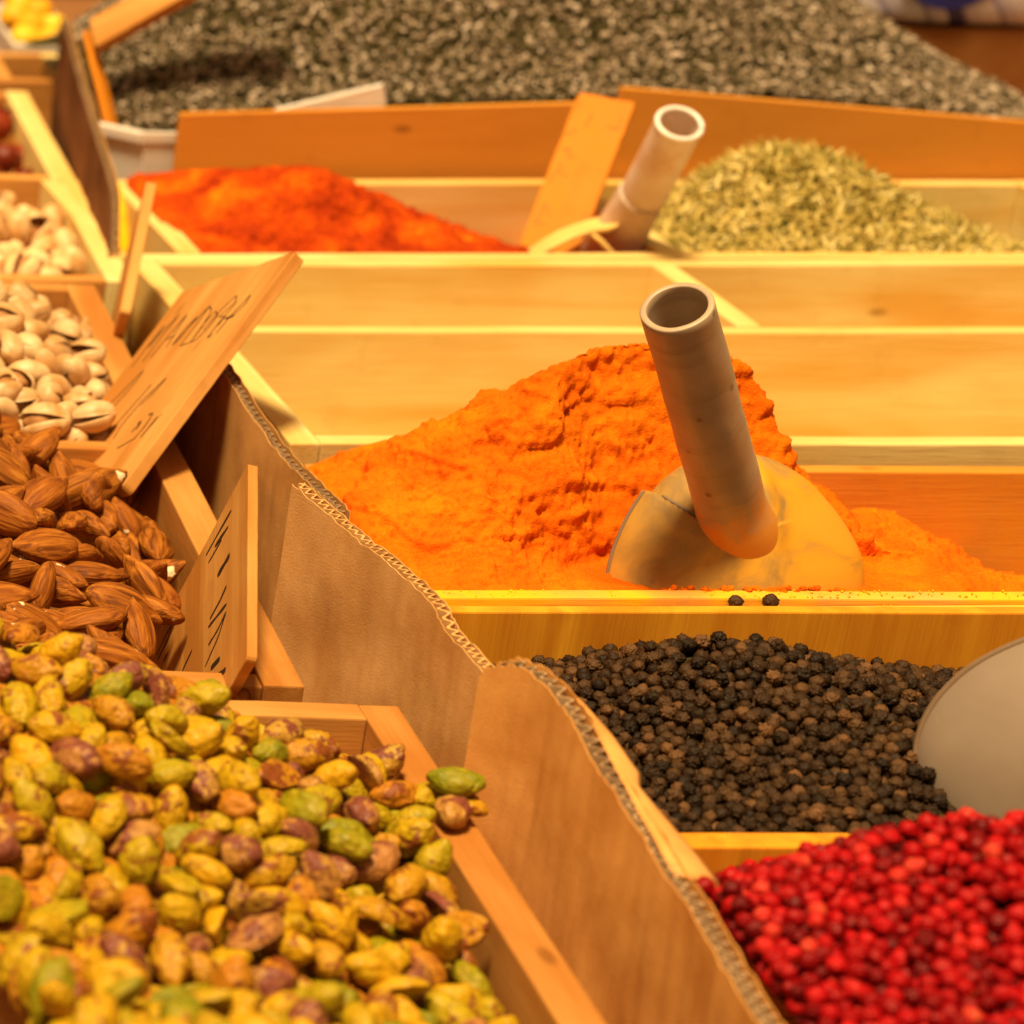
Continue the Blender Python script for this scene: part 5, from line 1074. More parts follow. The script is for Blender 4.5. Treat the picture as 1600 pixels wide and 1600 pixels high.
  5211,7979,-38,108,3957,8590,-160,90,4059,8884,-185,104,4309,8370,-6,99,4407,7474,-75,90,4837,7634,-138,89,4986,7514,-234,103,3901,8206,-143,109,4179,7663,-72,105,4648,8271,53,98,
  4431,8160,17,103,3789,8825,-229,90,4286,8003,-35,93,3834,7856,-115,105,4227,8133,-36,97,4647,7949,23,96,3822,8300,-162,96,4034,7979,-101,90,4794,7756,-41,98,4756,7901,6,89,
  5198,7784,-164,96,4076,7923,-79,95,4267,8082,-29,97,3918,8461,-144,90,4210,8653,-80,103,4216,7566,-71,98,5166,8286,-12,92,4252,8423,-12,91,4280,8553,-4,98,5284,8142,-40,89,
  4418,7764,-40,91,4317,8028,-29,101,4305,8151,-24,90,3793,8466,-219,110,4813,7603,-156,96,4183,8388,-38,94,4864,7604,-177,107,4533,7641,-49,112,4377,8525,32,104,4007,8950,-234,95,
  3993,7957,-131,105,5283,8269,-44,110,3791,8750,-269,99,4180,7609,-88,111,5477,8472,-83,89,4683,8043,39,94,4429,7728,-37,91,5139,7738,-190,92,5146,8376,2,97,4714,7514,-129,103,
  3852,8448,-163,97,5348,8096,-52,92,4753,7766,-42,109,4562,8035,38,88,4526,7471,-74,92,5081,7796,-143,90,3828,8509,-180,100,3983,7754,-84,106,4353,8213,13,89,4987,7805,-86,103,
  5311,8469,-39,100,4138,8255,-62,105,4353,8688,-40,94,4171,8082,-51,89,5334,8210,-51,105,3972,7469,-83,107,4405,7874,-10,106,3789,7661,-125,94,3791,8000,-147,100,4651,7462,-105,104,
  4073,8794,-169,104,3995,7617,-88,110,5254,8411,-25,91,4485,7462,-71,89,3929,7877,-102,96,4152,8568,-63,101,4762,8591,68,110,3978,8429,-125,98,4406,7799,-35,89,4878,7861,-15,109,
  5071,8372,16,105,4008,8343,-118,107,4177,7998,-62,91,5293,8217,-36,106,5177,7899,-50,92,4082,8384,-83,101,3791,7933,-164,101,3788,8011,-191,89,4352,7914,-26,95,4309,8324,-22,106,
  4238,7710,-54,93,4888,7905,-16,105,5102,7829,-113,99,5423,8845,-148,109,3788,8176,-199,89,3793,7547,-103,92,4911,7716,-145,111,4172,7520,-79,94,3943,7742,-80,97,5222,8194,-24,106,
  3983,8713,-174,96,3876,8414,-169,103,4586,8119,32,112,4669,7826,-26,108,4555,8385,93,91,3880,7598,-86,99,5260,7998,-46,104,4943,8201,26,104,3792,8694,-244,105,4002,8298,-114,111,
  4338,8719,-65,100,4521,7510,-64,103,3966,8464,-137,88,5353,8171,-52,104,5050,7522,-234,93,4289,7678,-58,92,3968,7581,-83,108,3987,8618,-154,89,4085,8092,-83,103,5316,8340,-42,89,
  4801,8038,0,105,3908,7676,-96,90,3790,8496,-188,94,4478,8538,67,98,5516,8553,-97,111,4090,7720,-85,110,5416,8528,-68,110,3796,7822,-144,106,4766,8427,83,106,4629,7553,-77,98,
  4450,8263,35,100,3986,8190,-117,89,4792,7844,-28,104,5157,7773,-166,102,5332,8047,-53,96,4518,8128,57,90,5158,7666,-240,102,5168,8535,-19,91,4806,7669,-110,110,5135,8572,-23,98,
  4764,8167,52,92,3863,8243,-171,110,4709,7939,17,105,5148,7629,-241,89,4785,8076,10,92,4846,7892,-10,106,5367,8064,-62,95,5505,8505,-89,106,4434,8877,-102,107,5513,8316,-79,107,
  5076,7618,-244,103,3789,7894,-152,91,5626,8710,-147,99,4858,8106,26,99,4411,8427,52,112,4586,8070,41,89,4488,7835,-12,102,4856,8167,50,94,4769,7466,-202,103,5260,8450,-29,99,
  5504,8363,-88,92,4538,8618,57,105,3891,8319,-162,101,5245,8058,-39,98,4814,7716,-56,89,4654,7901,-16,96,4435,7511,-79,92,4134,8518,-62,98,5027,7690,-220,99,4416,8517,50,97,
  3814,7572,-85,92,4344,8346,-1,104,4267,7734,-59,89,4849,7671,-139,100,5026,7750,-178,100,5382,8365,-60,107,4112,8297,-74,89,4105,8205,-100,108,3791,8548,-221,103,4733,8458,84,111,
  5222,8584,-40,101,4189,7809,-63,96,4262,8466,-10,90,4012,8870,-213,91,4208,7971,-56,100,3926,7570,-88,103,4412,8388,33,91,4992,7875,-75,110,4554,7945,-7,97,3963,8275,-124,109,
  4745,8087,16,110,4538,7914,-23,89,4627,7594,-79,91,4386,7682,-44,93,4094,8421,-75,89,4564,7497,-81,90,5437,8483,-80,92,5084,8245,3,92,5058,7720,-204,109,3792,8100,-183,108,
  4667,7608,-95,112,5110,8389,12,96,4484,7614,-58,96,3802,8371,-182,97,4970,7837,-87,103,5368,8326,-56,96,3948,7977,-110,96,4148,7930,-68,99,3839,8771,-221,88,5177,8226,-10,102,
  5049,7629,-217,91,5253,8371,-22,105,4632,7805,-18,90,3790,8398,-227,94,3790,8588,-228,98,4980,8182,15,101,4085,8134,-80,99,4517,8233,48,106,5474,8547,-87,95,4317,7535,-72,107,
  4215,8158,-70,105,4000,8227,-123,105,4794,8165,24,105,3821,8803,-231,101,4791,7516,-192,88,4077,8531,-116,106,5052,8466,15,93,4081,7815,-92,101,4533,7804,-20,100,4314,8487,-6,97,
  4001,8462,-118,92,3793,8356,-222,110,4969,8461,37,111,4596,8272,61,92,3948,8178,-143,109,3809,8100,-145,90,3975,8501,-136,89,4941,7673,-201,105,3898,8905,-259,93,4584,7461,-91,110,
  3865,7933,-133,101,5121,7701,-221,105,4880,8312,55,91,4354,7982,-15,105,4477,8092,9,99,4409,8274,21,108,4222,8603,-57,105,4125,7759,-84,89,4973,8371,36,93,5147,8030,-23,99,
  5340,8372,-46,107,4449,7657,-54,101,5690,8933,-213,100,5225,8022,-41,99,4329,7645,-67,96,4535,8270,55,96,3790,8949,-305,96,5610,8949,-215,103,4850,8219,52,94,5320,8130,-47,95,
  4370,8409,16,110,4223,7770,-64,108,3793,8800,-268,109,4652,8229,47,105,4180,8261,-53,94,3832,8623,-190,100,4650,8011,2,91,4468,8347,59,98,3985,8559,-163,111,4044,8284,-99,105,
  4981,8267,21,92,4543,8308,67,99,4139,7973,-92,108,4393,7965,-14,103,5047,8153,-8,88,4864,8499,46,101,4565,8174,40,94,4352,7719,-66,104,3792,8842,-276,105,4867,8280,32,110,
  5561,8824,-167,103,4128,8053,-74,89,4708,8167,63,109,5042,7789,-149,97,4008,8020,-102,103,4656,8312,58,108,4442,7857,-37,101,5499,8439,-90,105,3949,7781,-96,106,4844,7979,-17,107,
  5054,8512,17,94,4832,7748,-57,89,3821,8221,-165,90,4751,7963,-5,104,5344,8003,-63,88,4868,7782,-78,105,3888,7800,-108,110,4055,8480,-115,107,3915,8424,-157,92,4107,8891,-196,98,
  5183,7875,-85,93,5656,8608,-131,91,4202,7878,-53,102,5219,7881,-97,99,4223,7613,-98,103,3791,8922,-276,101,3788,8625,-235,89,4365,8102,6,91,5225,8462,-12,98,5850,8919,-228,99,
  5531,8394,-93,103,4101,7995,-105,104,3901,7905,-115,101,3790,8507,-224,95,5001,8414,29,99,4698,8233,52,111,3800,8274,-215,104,3824,8262,-177,99,4433,7978,-17,100,4681,8464,91,94,
  4712,7731,-33,89,4618,7512,-90,111,4339,8553,-13,112,4827,7709,-103,108,4171,7962,-66,88,3791,7624,-129,88,4979,8044,-13,94,4894,7606,-219,89,3875,7481,-81,93,4657,8541,76,106,
  3886,8465,-168,92,3921,8572,-162,91,5237,7778,-178,109,3849,8008,-136,105,3858,8910,-255,99,5004,8241,6,89,5088,8610,-12,108,4594,7928,-16,106,3935,7843,-138,105,5012,8455,23,110,
  5732,8806,-189,110,5064,7945,-26,97,3789,8677,-210,91,3802,8183,-164,97,4370,8799,-92,112,5398,8952,-185,89,5609,8836,-182,97,4612,8234,50,88,4326,7581,-82,108,3883,8948,-261,108,
  4501,7906,-26,97,5037,8032,-13,97,4146,8713,-129,105,5492,8735,-137,104,5209,8630,-57,112,4401,8092,-13,90,4928,7833,-72,104,3851,8185,-159,101,3808,7469,-115,105,3824,8660,-204,99,
  4714,7611,-112,97,4732,7707,-62,93,4448,8196,25,89,5215,7747,-217,92,5051,7656,-241,106,4826,8086,5,111,4918,7466,-239,88,5723,8700,-161,105,4153,8296,-58,98,4108,7902,-71,90,
  3789,8895,-249,92,3962,8655,-184,109,4984,7681,-218,89,3789,8860,-238,91,5326,8289,-51,98,4009,7849,-96,99,4737,7579,-146,96,5005,7470,-241,105,5820,8948,-229,104,4120,8360,-94,103,
  4809,7812,-51,100,4973,7759,-146,108,4703,8497,86,105,5258,7792,-125,111,5173,7603,-221,95,5585,8715,-143,99,5233,8117,-35,105,4315,7944,-62,110,4949,7873,-69,100,5057,8067,-18,98,
  3947,8699,-190,98,5629,8640,-140,94,4494,7759,-56,97,4711,7840,-36,112,4382,8055,-19,111,4658,8500,88,101,4078,7577,-110,107,4958,8593,12,104,4984,8333,28,99,4504,8005,-4,96,
  4220,8853,-163,98,4803,8554,77,96,4449,7788,-52,110,4825,8269,36,91,4611,8333,70,102,5184,7630,-249,108,3798,7974,-175,103,3828,7478,-80,99,4258,8585,-63,96,3910,8828,-231,111,
  4043,8641,-162,109,4572,8948,-123,104,4844,7468,-263,107,5343,8554,-63,93,5751,8873,-212,110,4631,8045,16,105,4370,7854,-28,104,3936,8245,-138,92,4968,7909,-54,103,4735,8137,50,95,
  4218,8453,-26,108,4183,7866,-90,102,3834,7514,-105,108,3876,7522,-82,104,4371,8315,6,96,5266,8092,-45,99,5024,8376,21,108,4221,8312,-64,102,4586,7675,-71,104,4320,8922,-161,93,
  5030,8555,6,97,5037,7879,-71,106,4341,8516,7,97,3886,8165,-144,99,3940,8351,-147,97,5180,8483,-20,100,4135,8751,-140,91,4605,8445,90,107,4379,8718,-52,105,5064,7985,-25,93,
  4057,7909,-114,105,4117,8448,-91,110,4166,7821,-98,107,4004,7916,-122,98,3888,7560,-86,89,3905,8098,-159,105,4712,8300,68,90,5809,8905,-225,110,4600,7741,-40,94,4618,7634,-82,110,
  4666,7510,-115,101,5193,7716,-237,92,4151,7579,-76,95,4968,7997,-18,88,3788,8779,-237,89,4809,8512,74,106,4577,8000,27,94,4664,8377,95,92,4572,7889,-23,111,5305,8174,-53,111,
  4811,7881,-31,99,5244,7750,-159,109,5651,8534,-116,107,5779,8736,-171,108,4112,8601,-128,109,4247,7509,-106,106,4307,7613,-65,90,4192,8297,-47,89,4491,8588,56,94,5520,8662,-121,102,
  4473,7957,-19,99,4517,7839,-44,107,5683,8704,-163,88,4694,8004,-3,94,4952,7797,-105,106,4672,8639,19,105,4283,7512,-87,91,3904,7873,-140,104,5045,8266,9,108,4224,8389,-60,89,
  4613,8088,23,88,5738,8949,-226,102,4685,8287,47,89,5610,8516,-110,111,5301,8614,-69,104,4592,8373,76,110,4013,7889,-93,90,4454,8126,14,99,4746,8500,80,105,4959,8410,35,106,
  3926,8789,-216,111,4239,8351,-52,109,4109,7859,-85,103,3961,8216,-134,93,4758,8046,3,104,4852,7745,-98,99,4972,8144,-23,96,3928,7995,-147,110,4368,8844,-120,112,5423,8418,-74,95,
  4431,8351,41,96,5125,7941,-67,93,5878,8950,-232,98,4149,8017,-90,110,3983,7661,-96,93,4905,8296,13,106,4004,8372,-152,105,4380,7894,-50,112,4783,7580,-171,110,4567,8244,61,101,
  4289,8429,2,96,3873,8755,-210,105,4308,7497,-60,90,4608,8672,-8,92,4756,7610,-122,99,5128,8423,8,91,4539,8056,17,91,4417,7543,-92,98,4477,7503,-84,110,3946,7670,-98,92,
  4058,8734,-166,104,3881,8629,-191,89,4058,8911,-221,112,5419,8377,-84,111,3847,8109,-152,104,5862,8879,-222,106,3951,8032,-147,97,4175,8107,-83,107,4470,7828,-52,107,3906,8660,-190,96,
  4269,8950,-186,96,4042,8356,-133,98,4402,7504,-102,105,4623,7968,-4,99,5914,8947,-211,109,5265,7808,-154,89,5162,7710,-221,110,4169,8685,-105,102,4587,7542,-80,89,5400,8262,-82,95,
  5402,8310,-72,102,4054,7688,-81,102,4146,7545,-99,109,4029,7654,-89,106,3978,8878,-232,102,4798,8123,9,111,4034,7571,-106,109,4868,7637,-190,93,4695,8076,17,106,4489,8774,-56,97,
  5207,8394,-39,98,3851,7652,-94,97,4142,8173,-97,104,5570,8497,-105,107,4353,8624,-36,99,4697,8389,72,101,5558,8575,-114,96,4083,8855,-204,98,3976,8150,-122,93,4594,8578,66,93,
  4655,7715,-68,102,4028,8405,-139,95,5239,7917,-81,104,4612,7710,-65,106,5083,7688,-228,93,3950,8847,-229,102,4041,8787,-198,98,4609,8009,0,106,4617,8733,-58,110,5497,8878,-193,108,
  3893,7689,-131,99,4370,8135,-16,98,4684,7541,-97,91,3862,8714,-202,107,4260,8691,-84,91,5193,7674,-252,111,4486,7569,-100,90,4281,7641,-70,97,4550,7472,-111,110,5148,7897,-81,108,
  4364,8590,-12,92,3984,8104,-135,107,5425,8231,-81,100,5156,7845,-106,108,4174,7901,-75,89,5131,8532,-37,108,5072,7462,-263,96,4936,7607,-236,92,3961,8518,-170,104,4189,8807,-162,112,
  5264,8502,-34,103,4409,8129,-1,99,5585,8548,-116,90,4292,7981,-69,104,4818,7944,-21,107,5592,8623,-134,103,4593,8202,44,92,4764,8547,67,108,5724,8909,-219,102,4194,8950,-219,95,
  4010,8808,-216,104,4560,8088,20,91,4200,7791,-98,108,4250,7648,-99,109,5275,8038,-54,93,4197,8611,-96,105,4040,8514,-137,98,5398,8639,-98,97,4078,8949,-211,99,5487,8800,-166,111,
  4513,7950,-16,93,3816,7915,-133,100,5139,8610,-29,88,4872,8014,-19,106,5274,7889,-92,101,3941,8482,-166,105,4081,8241,-115,107,4722,7977,19,89,5687,8830,-195,101,4953,8240,19,94,
  4144,8822,-173,110,3852,8328,-176,97,5006,7650,-242,95,4674,8041,2,91,4292,7906,-73,109,4334,8186,-7,93,4075,8027,-117,95,4540,8575,64,101,4250,8261,-24,105,4731,7880,-30,105,
  4342,8061,-43,110,4419,7467,-113,102,4340,8453,-1,110,5682,8635,-141,97,4995,8115,-12,90,4362,7497,-107,94,5759,8771,-187,101,4675,8349,68,98,4250,8911,-181,93,5039,7941,-60,104,
  5069,7761,-172,91,4390,8624,-16,92,4653,7789,-50,107,5294,7951,-60,95,4909,7795,-90,102,3949,7505,-93,105,5131,8155,-25,92,5092,8152,-16,101,5450,8668,-125,100,5488,8687,-132,103,
  4711,8537,77,94,4140,7465,-109,103,4636,8367,66,104,4271,7543,-106,97,3982,8408,-160,100,4342,7463,-103,97,4522,8948,-141,105,4520,8158,36,88,5457,8851,-177,105,3802,8881,-286,104,
  4010,7995,-132,97,4055,8215,-101,93,4037,8240,-137,107,4890,7468,-268,109,4012,7469,-105,112,4959,8323,-2,98,4240,8727,-102,106,5322,8413,-46,106,4578,8610,46,97,4425,7895,-42,103,
  4225,8198,-66,99,4825,7777,-75,103,3802,8140,-198,97,4022,8605,-161,96,4158,8457,-78,96,4124,8088,-97,103,4503,8340,79,97,4066,8567,-134,89,4507,7601,-89,100,4357,8019,-39,105,
  4143,8326,-86,97,5057,8218,-1,96,4134,8486,-87,92,4793,8243,40,112,4162,8038,-57,90,4297,8198,-30,112,4639,7674,-71,110,4996,7946,-58,101,5033,7469,-269,94,5788,8825,-207,107,
  4054,7460,-121,98,4488,7869,-37,97,4017,8133,-143,110,4627,8129,24,94,5251,8238,-36,91,4550,7533,-84,97,4682,7934,-19,112,5031,8240,-23,98,5223,8493,-37,94,4914,7640,-218,105,
  5528,8948,-214,105,3900,8860,-255,95,5692,8740,-172,95,4556,8023,0,103,3831,8876,-253,111,4294,8285,-38,102,4112,8034,-101,88,3816,7732,-106,91,4213,8920,-205,90,5180,8057,-61,106,
  3852,7471,-114,107,4227,8037,-75,94,5483,8643,-115,103,3946,7885,-137,102,4497,8128,20,105,4518,8090,14,97,4634,7828,-47,89,4000,8444,-155,96,4889,8131,-10,109,4501,8048,7,105,
  3966,8737,-200,99,5657,8952,-223,89,5434,8180,-81,93,4843,8533,56,94,4868,7943,-32,111,3834,8415,-181,103,5028,7614,-252,108,4966,7636,-236,111,4600,7859,-37,99,4662,8672,-13,103,
  4076,8436,-111,103,5101,8482,-18,94,4604,8165,34,99,3839,8734,-226,89,5708,8866,-206,103,4978,7472,-274,92,5307,7911,-68,104,4378,8559,10,93,4102,7541,-104,101,4336,8396,-10,90,
  4785,7707,-77,103,3970,7994,-138,95,4447,7605,-59,88,4715,8012,33,98,4784,8393,62,99,5262,8306,-38,91,4885,8553,30,106,4097,7464,-110,105,4263,7468,-107,108,5719,8766,-182,93,
  4284,8168,-62,109,3846,8061,-148,102,4333,7830,-74,95,5346,8250,-62,101,4685,7755,-52,108,4204,7502,-100,106,4381,7830,-61,101,4197,8724,-115,96,3806,8656,-241,92,5576,8389,-98,109,
  4475,8225,35,105,4478,8415,64,89,4641,7484,-133,112,5534,8473,-97,104,3849,8594,-219,108,4296,8710,-77,109,4634,8650,14,92,5140,8491,-26,99,5030,7533,-268,97,4036,8026,-131,99,
  5413,8699,-129,106,5023,8295,-11,91,3966,7921,-139,95,4719,8754,-92,101,4214,8117,-72,90,4746,8380,68,99,5365,8829,-152,107,4712,8723,-67,88,4928,8554,9,111,4409,8598,12,93,
  3836,7967,-132,101,4215,8271,-66,98,4416,8822,-95,98,5158,8644,-45,109,4756,7683,-92,98,5031,7554,-235,89,4888,8191,38,107,4039,8444,-135,100,4564,8780,-106,91,5085,7939,-61,102,
  5569,8952,-219,88,5495,8333,-110,92,4253,7682,-76,92,4898,7976,-29,106,4117,8677,-154,112,4278,7711,-90,105,5341,7964,-65,95,3864,7867,-147,94,4567,8674,-6,102,4917,8231,27,90,
  5457,8265,-88,93,4921,7899,-46,106,4728,7470,-190,112,4206,8479,-59,91,4489,8263,45,93,3991,7505,-95,98,4478,7677,-75,101,4285,8246,-53,102,5496,8485,-126,102,4802,7470,-244,99,
  5050,8589,-8,102,3940,8215,-172,107,4112,7936,-94,109,4027,8093,-134,89,5115,7604,-244,101,4604,7777,-54,95,3923,8518,-192,96,4036,7871,-118,106,4301,7765,-95,89,4379,7463,-113,90,
  5064,7976,-65,104,4038,7503,-108,96,4504,8306,58,93,5062,8132,-36,99,4590,8705,-31,103,4459,7466,-99,101,4340,8293,-17,104,4224,8514,-57,100,4205,8760,-128,93,4496,8374,61,93,
  5198,7912,-79,96,5463,8925,-184,100,4591,7602,-86,92,4284,7579,-96,94,4080,8355,-112,96,5095,8282,-7,95,4728,8416,68,98,4776,8283,45,99,4383,7622,-91,106,5555,8917,-212,96,
  4447,7501,-113,91,4642,7864,-32,107,4701,7897,-8,93,4589,8044,13,95,3821,8839,-241,91,4188,8399,-73,90,5214,7949,-68,99,3966,8811,-214,108,3825,7642,-124,103,4264,7946,-73,105,
  4026,8567,-148,98,4811,8305,45,97,5109,7958,-34,92,4116,8516,-107,97,4504,7473,-107,111,4401,7579,-99,94,3979,7809,-105,88,4091,7627,-109,108,4977,8217,-13,110,3946,8553,-185,92,
  3869,8562,-202,91,4091,8635,-147,100,4622,8405,80,103,3862,8673,-203,90,4054,8059,-122,89,5298,8378,-40,100,4941,7463,-270,92,4137,8130,-93,107,4952,8179,-16,102,4445,7705,-72,109,
  4697,7798,-48,109,3941,8884,-248,99,4581,7976,-6,103,4438,7575,-93,91,4362,8173,-27,96,4545,8852,-152,93,4303,8856,-150,98,3856,7619,-110,89,5216,7683,-204,108,5010,7826,-106,101,
  5120,8246,-7,88,4169,7772,-73,109,4188,8037,-87,100,4551,8210,46,94,4357,7799,-73,94,4199,7575,-108,102,3886,7832,-150,106,5228,8428,-47,97,3927,8937,-263,109,4223,7467,-108,89,
  4011,8058,-137,97,4061,7537,-110,101,4422,8931,-148,110,5040,8185,-31,104,4052,8116,-100,99,5091,8421,4,88,5557,8675,-142,110,4263,8202,-58,90,4074,7955,-106,97,5151,8445,-18,110,
  4892,7674,-167,105,5166,7939,-72,107,4109,8402,-104,105,3985,8950,-265,94,5046,8422,8,90,5020,8139,-34,106,4770,7645,-91,100,4140,7679,-95,94,4138,8282,-98,111,4026,8280,-139,91,
  3866,8631,-229,101,4139,8574,-104,99,5435,8744,-147,112,4282,8360,-41,102,5003,7786,-145,91,4425,7613,-91,102,5461,8586,-98,106,4035,7947,-122,106,4247,8170,-48,88,4139,8861,-196,111,
  5197,8260,-20,90,4433,8774,-80,102,4274,7868,-79,93,3974,8068,-152,96,4157,7644,-104,102,4248,8218,-29,93,4665,7974,-6,105,4921,8336,13,103,4258,8009,-67,106,4313,8521,-24,89,
  5081,8096,-37,101,5663,8860,-204,89,4871,7569,-227,109,5045,8389,-12,93,4940,7982,-43,107,5834,8836,-213,91,5277,7930,-91,100,4773,8199,35,90,4826,7571,-209,106,3825,8702,-220,92,
  4139,7901,-99,107,4931,8142,-22,106,3933,8068,-164,101,5024,7981,-52,101,5120,7863,-93,89,4098,7780,-110,110,4802,7743,-82,95,5070,8546,-2,107,4081,7659,-86,96,3878,8036,-146,95,
  5795,8866,-218,93,4410,8564,41,110,4732,7924,-19,111,4458,7540,-97,103,4837,8172,16,99,3808,8207,-196,89,4859,8207,15,94,4237,7977,-82,92,5184,8361,-39,96,4314,7867,-75,97,
  4716,8117,22,93,4202,8230,-76,92,5001,8027,-46,110,4474,8169,23,91,3912,7800,-143,96,4170,8768,-151,106,5224,8358,-50,101,5323,8102,-86,112,5451,8323,-102,103,5636,8481,-119,99,
  5059,7502,-269,110,4750,8229,40,95,4104,8321,-107,104,4221,8691,-92,95,4221,7939,-81,107,4642,7526,-128,91,5066,8262,-30,105,4737,8268,43,103,4244,8547,-65,96,4909,8437,26,110,
  4614,8623,37,90,4159,8374,-83,97,4122,8243,-100,93,4028,8196,-133,111,4068,8395,-125,104,4522,7693,-70,102,4487,7718,-66,106,4870,8451,43,99,3848,7761,-137,95,5146,7972,-48,111,
  4220,7541,-101,95,4438,8092,-2,94,4366,8095,-32,96,4234,8426,-52,88,3817,7868,-153,94,4987,8368,-3,107,4375,7656,-69,88,4716,7682,-88,93,4104,8781,-193,97,5533,8724,-150,112,
  4178,8575,-91,94,4076,7851,-112,101,5548,8633,-130,99,4656,8847,-151,91,3845,8212,-191,93,4990,7541,-264,101,4091,8744,-200,98,4632,8697,-33,99,5070,7544,-258,105,4539,8644,16,108,
  4459,8950,-140,95,5087,8330,4,99,3820,7685,-115,104,4249,7831,-85,106,3843,8367,-176,100,3908,8243,-170,105,5146,7594,-258,91,4650,8091,21,91,4429,8638,-8,109,4310,8657,-83,92,
  4527,7735,-62,103,4218,7679,-99,105,4780,8333,49,103,5677,8792,-183,95,4804,7982,-14,89,4365,8275,15,101,4096,8484,-101,94,4312,7648,-101,88,3931,8143,-158,94,3893,7467,-112,93,
  3916,8749,-207,105,4002,8514,-155,95,3949,7473,-118,96,4222,8883,-192,105,4056,8153,-124,109,4632,8193,35,97,5597,8477,-132,100,4291,7617,-101,91,5677,8893,-221,106,4145,8213,-95,91,
  4698,7503,-164,104,4920,8951,-234,89,4518,8674,-15,103,4502,7798,-48,102,5148,7537,-263,101,4288,8917,-180,90,5749,8667,-153,99,4197,8439,-67,108,4282,8235,-14,98,5372,8664,-111,88,
  4074,8669,-168,101,4060,8317,-123,111,3810,7753,-140,94,4379,7549,-97,89,4130,8784,-162,90,4264,8399,-42,107,4658,8945,-118,110,5203,8025,-75,97,3892,8139,-175,108,4151,8535,-92,103,
  4598,7490,-118,95,4550,7607,-87,109,4448,8608,27,103,4953,7721,-169,90,3885,8667,-235,106,5045,8019,-53,108,5501,8594,-105,90,4054,7786,-111,105,4715,8338,65,94,4466,7604,-93,100,
  3971,8606,-191,106,4856,8601,12,105,4999,8326,-9,99,4414,7654,-81,109,3953,8255,-171,93,3912,7725,-138,95,4302,8452,-23,92,4866,7891,-49,100,5351,8134,-73,104,4019,8479,-145,97,
  4245,8473,-47,100,4614,7892,-21,92,4395,8005,-28,92,4867,7503,-259,93,5378,8394,-93,110,5535,8848,-191,89,5471,8196,-85,101,5287,7835,-124,94,4269,8319,-44,104,3983,8334,-158,105,
  3827,8467,-188,96,4739,7808,-45,102,4131,7612,-107,99,5496,8276,-81,104,4754,8697,4,98,5023,8356,-16,90,5133,8835,-112,103,4394,8165,-1,93,4675,8122,25,103,4793,7633,-139,90,
  4175,8149,-85,95,4459,7644,-91,95,5242,8392,-57,89,4161,8067,-86,100,4184,7469,-112,88,4875,8174,2,92,5650,8740,-168,110,4412,8199,8,93,4304,7464,-110,89,4323,8254,-32,102,
  5643,8675,-153,94,4070,8192,-124,90,4873,8087,-6,90,4680,7880,-36,92,4498,8764,-93,99,4781,7507,-232,100,4119,7655,-116,89,3965,8916,-260,101,5604,8425,-102,110,5170,7570,-270,98,
  5285,8872,-151,106,5012,7911,-68,89,4404,7860,-48,89,4455,7746,-60,101,4332,8691,-96,112,4054,8947,-248,109,4427,8027,-14,108,4236,7719,-96,105,4702,8154,21,94,3980,8478,-165,89,
  3841,7900,-159,100,5140,8050,-56,90,4204,8073,-71,111,5268,8423,-62,107,4097,7893,-110,103,5080,8214,-34,99,5167,8563,-50,108,4327,8592,-34,100,3962,8442,-169,91,4402,7696,-78,102,
  3936,7615,-116,104,3984,8219,-164,103,4831,8019,-19,91,5439,8624,-114,96,3922,8366,-188,99,5147,8350,-29,97,5084,8010,-58,90,4902,8516,20,97,3884,8518,-184,103,4631,8823,-132,99,
  4242,7791,-94,94,4366,8753,-82,111,4922,7942,-44,103,4892,7857,-59,108,4776,7929,-16,106,4353,7864,-66,97,4321,7500,-99,109,5086,7580,-264,89,4830,7629,-175,96,4063,8604,-147,103,
  5217,8137,-70,105,4757,8128,18,94,4262,8049,-62,93,4167,8248,-91,105,4320,8120,-41,104,3987,7543,-83,97,4167,8913,-214,93,4771,7891,-33,92,4067,8096,-129,104,4209,8003,-81,93,
  4013,7535,-115,99,5644,8829,-196,91,3871,7507,-118,89,4658,8582,59,101,3905,8484,-191,92,5266,8360,-63,107,3963,8370,-171,100,4635,7751,-58,101,4647,8442,84,99,3911,7503,-111,104,
  4515,8732,-64,111,4364,7687,-86,88,4648,7569,-114,108,3906,8313,-198,98,3865,7797,-144,95,4251,8134,-68,105,4568,7786,-44,91,4505,8748,-28,95,4569,8747,-19,105,5333,8633,-88,93,
  4053,7712,-116,101,4264,7758,-90,97,4565,7710,-69,93,4916,8172,7,108,4814,8354,47,88,4653,8158,37,104,3826,8626,-229,92,4559,7851,-41,104,4267,8441,-38,89,5093,8194,0,98,
  4046,7627,-116,108,4929,7758,-123,103,4249,7907,-85,99,4914,7572,-246,104,4424,7941,-35,103,4243,8238,-66,110,4169,8498,-78,89,5478,8520,-115,94,3910,8703,-232,105,4292,7832,-80,103,
  4196,8360,-64,105,4175,7682,-109,93,4326,8171,-49,99,4423,7822,-60,100,4061,8822,-212,89,5543,8429,-106,88,4280,8488,-31,91,5196,8177,-57,112,4299,8068,-55,107,3865,8477,-203,107,
  5160,8313,-38,94,4762,7739,-76,91,4274,8527,-39,106,4650,8790,-116,100,4391,8669,-56,102,4033,8883,-241,89,5331,8476,-76,105,4152,8415,-92,110,4589,8649,23,91,3989,8027,-140,88,
  5238,8177,-72,101,5157,8096,-57,96,4962,7509,-269,103,5101,8246,-42,90,4501,8623,31,108,3935,7765,-135,107,4597,8758,-91,97,4678,8749,-79,105,5210,7638,-271,92,3974,7712,-90,93,
  3950,7805,-132,98,4267,8873,-178,110,5054,7582,-247,98,5385,8224,-76,96,3890,8593,-206,99,5441,8951,-205,93,4853,8052,-8,106,4546,8706,-36,111,4921,7499,-270,104,4280,7793,-84,92,
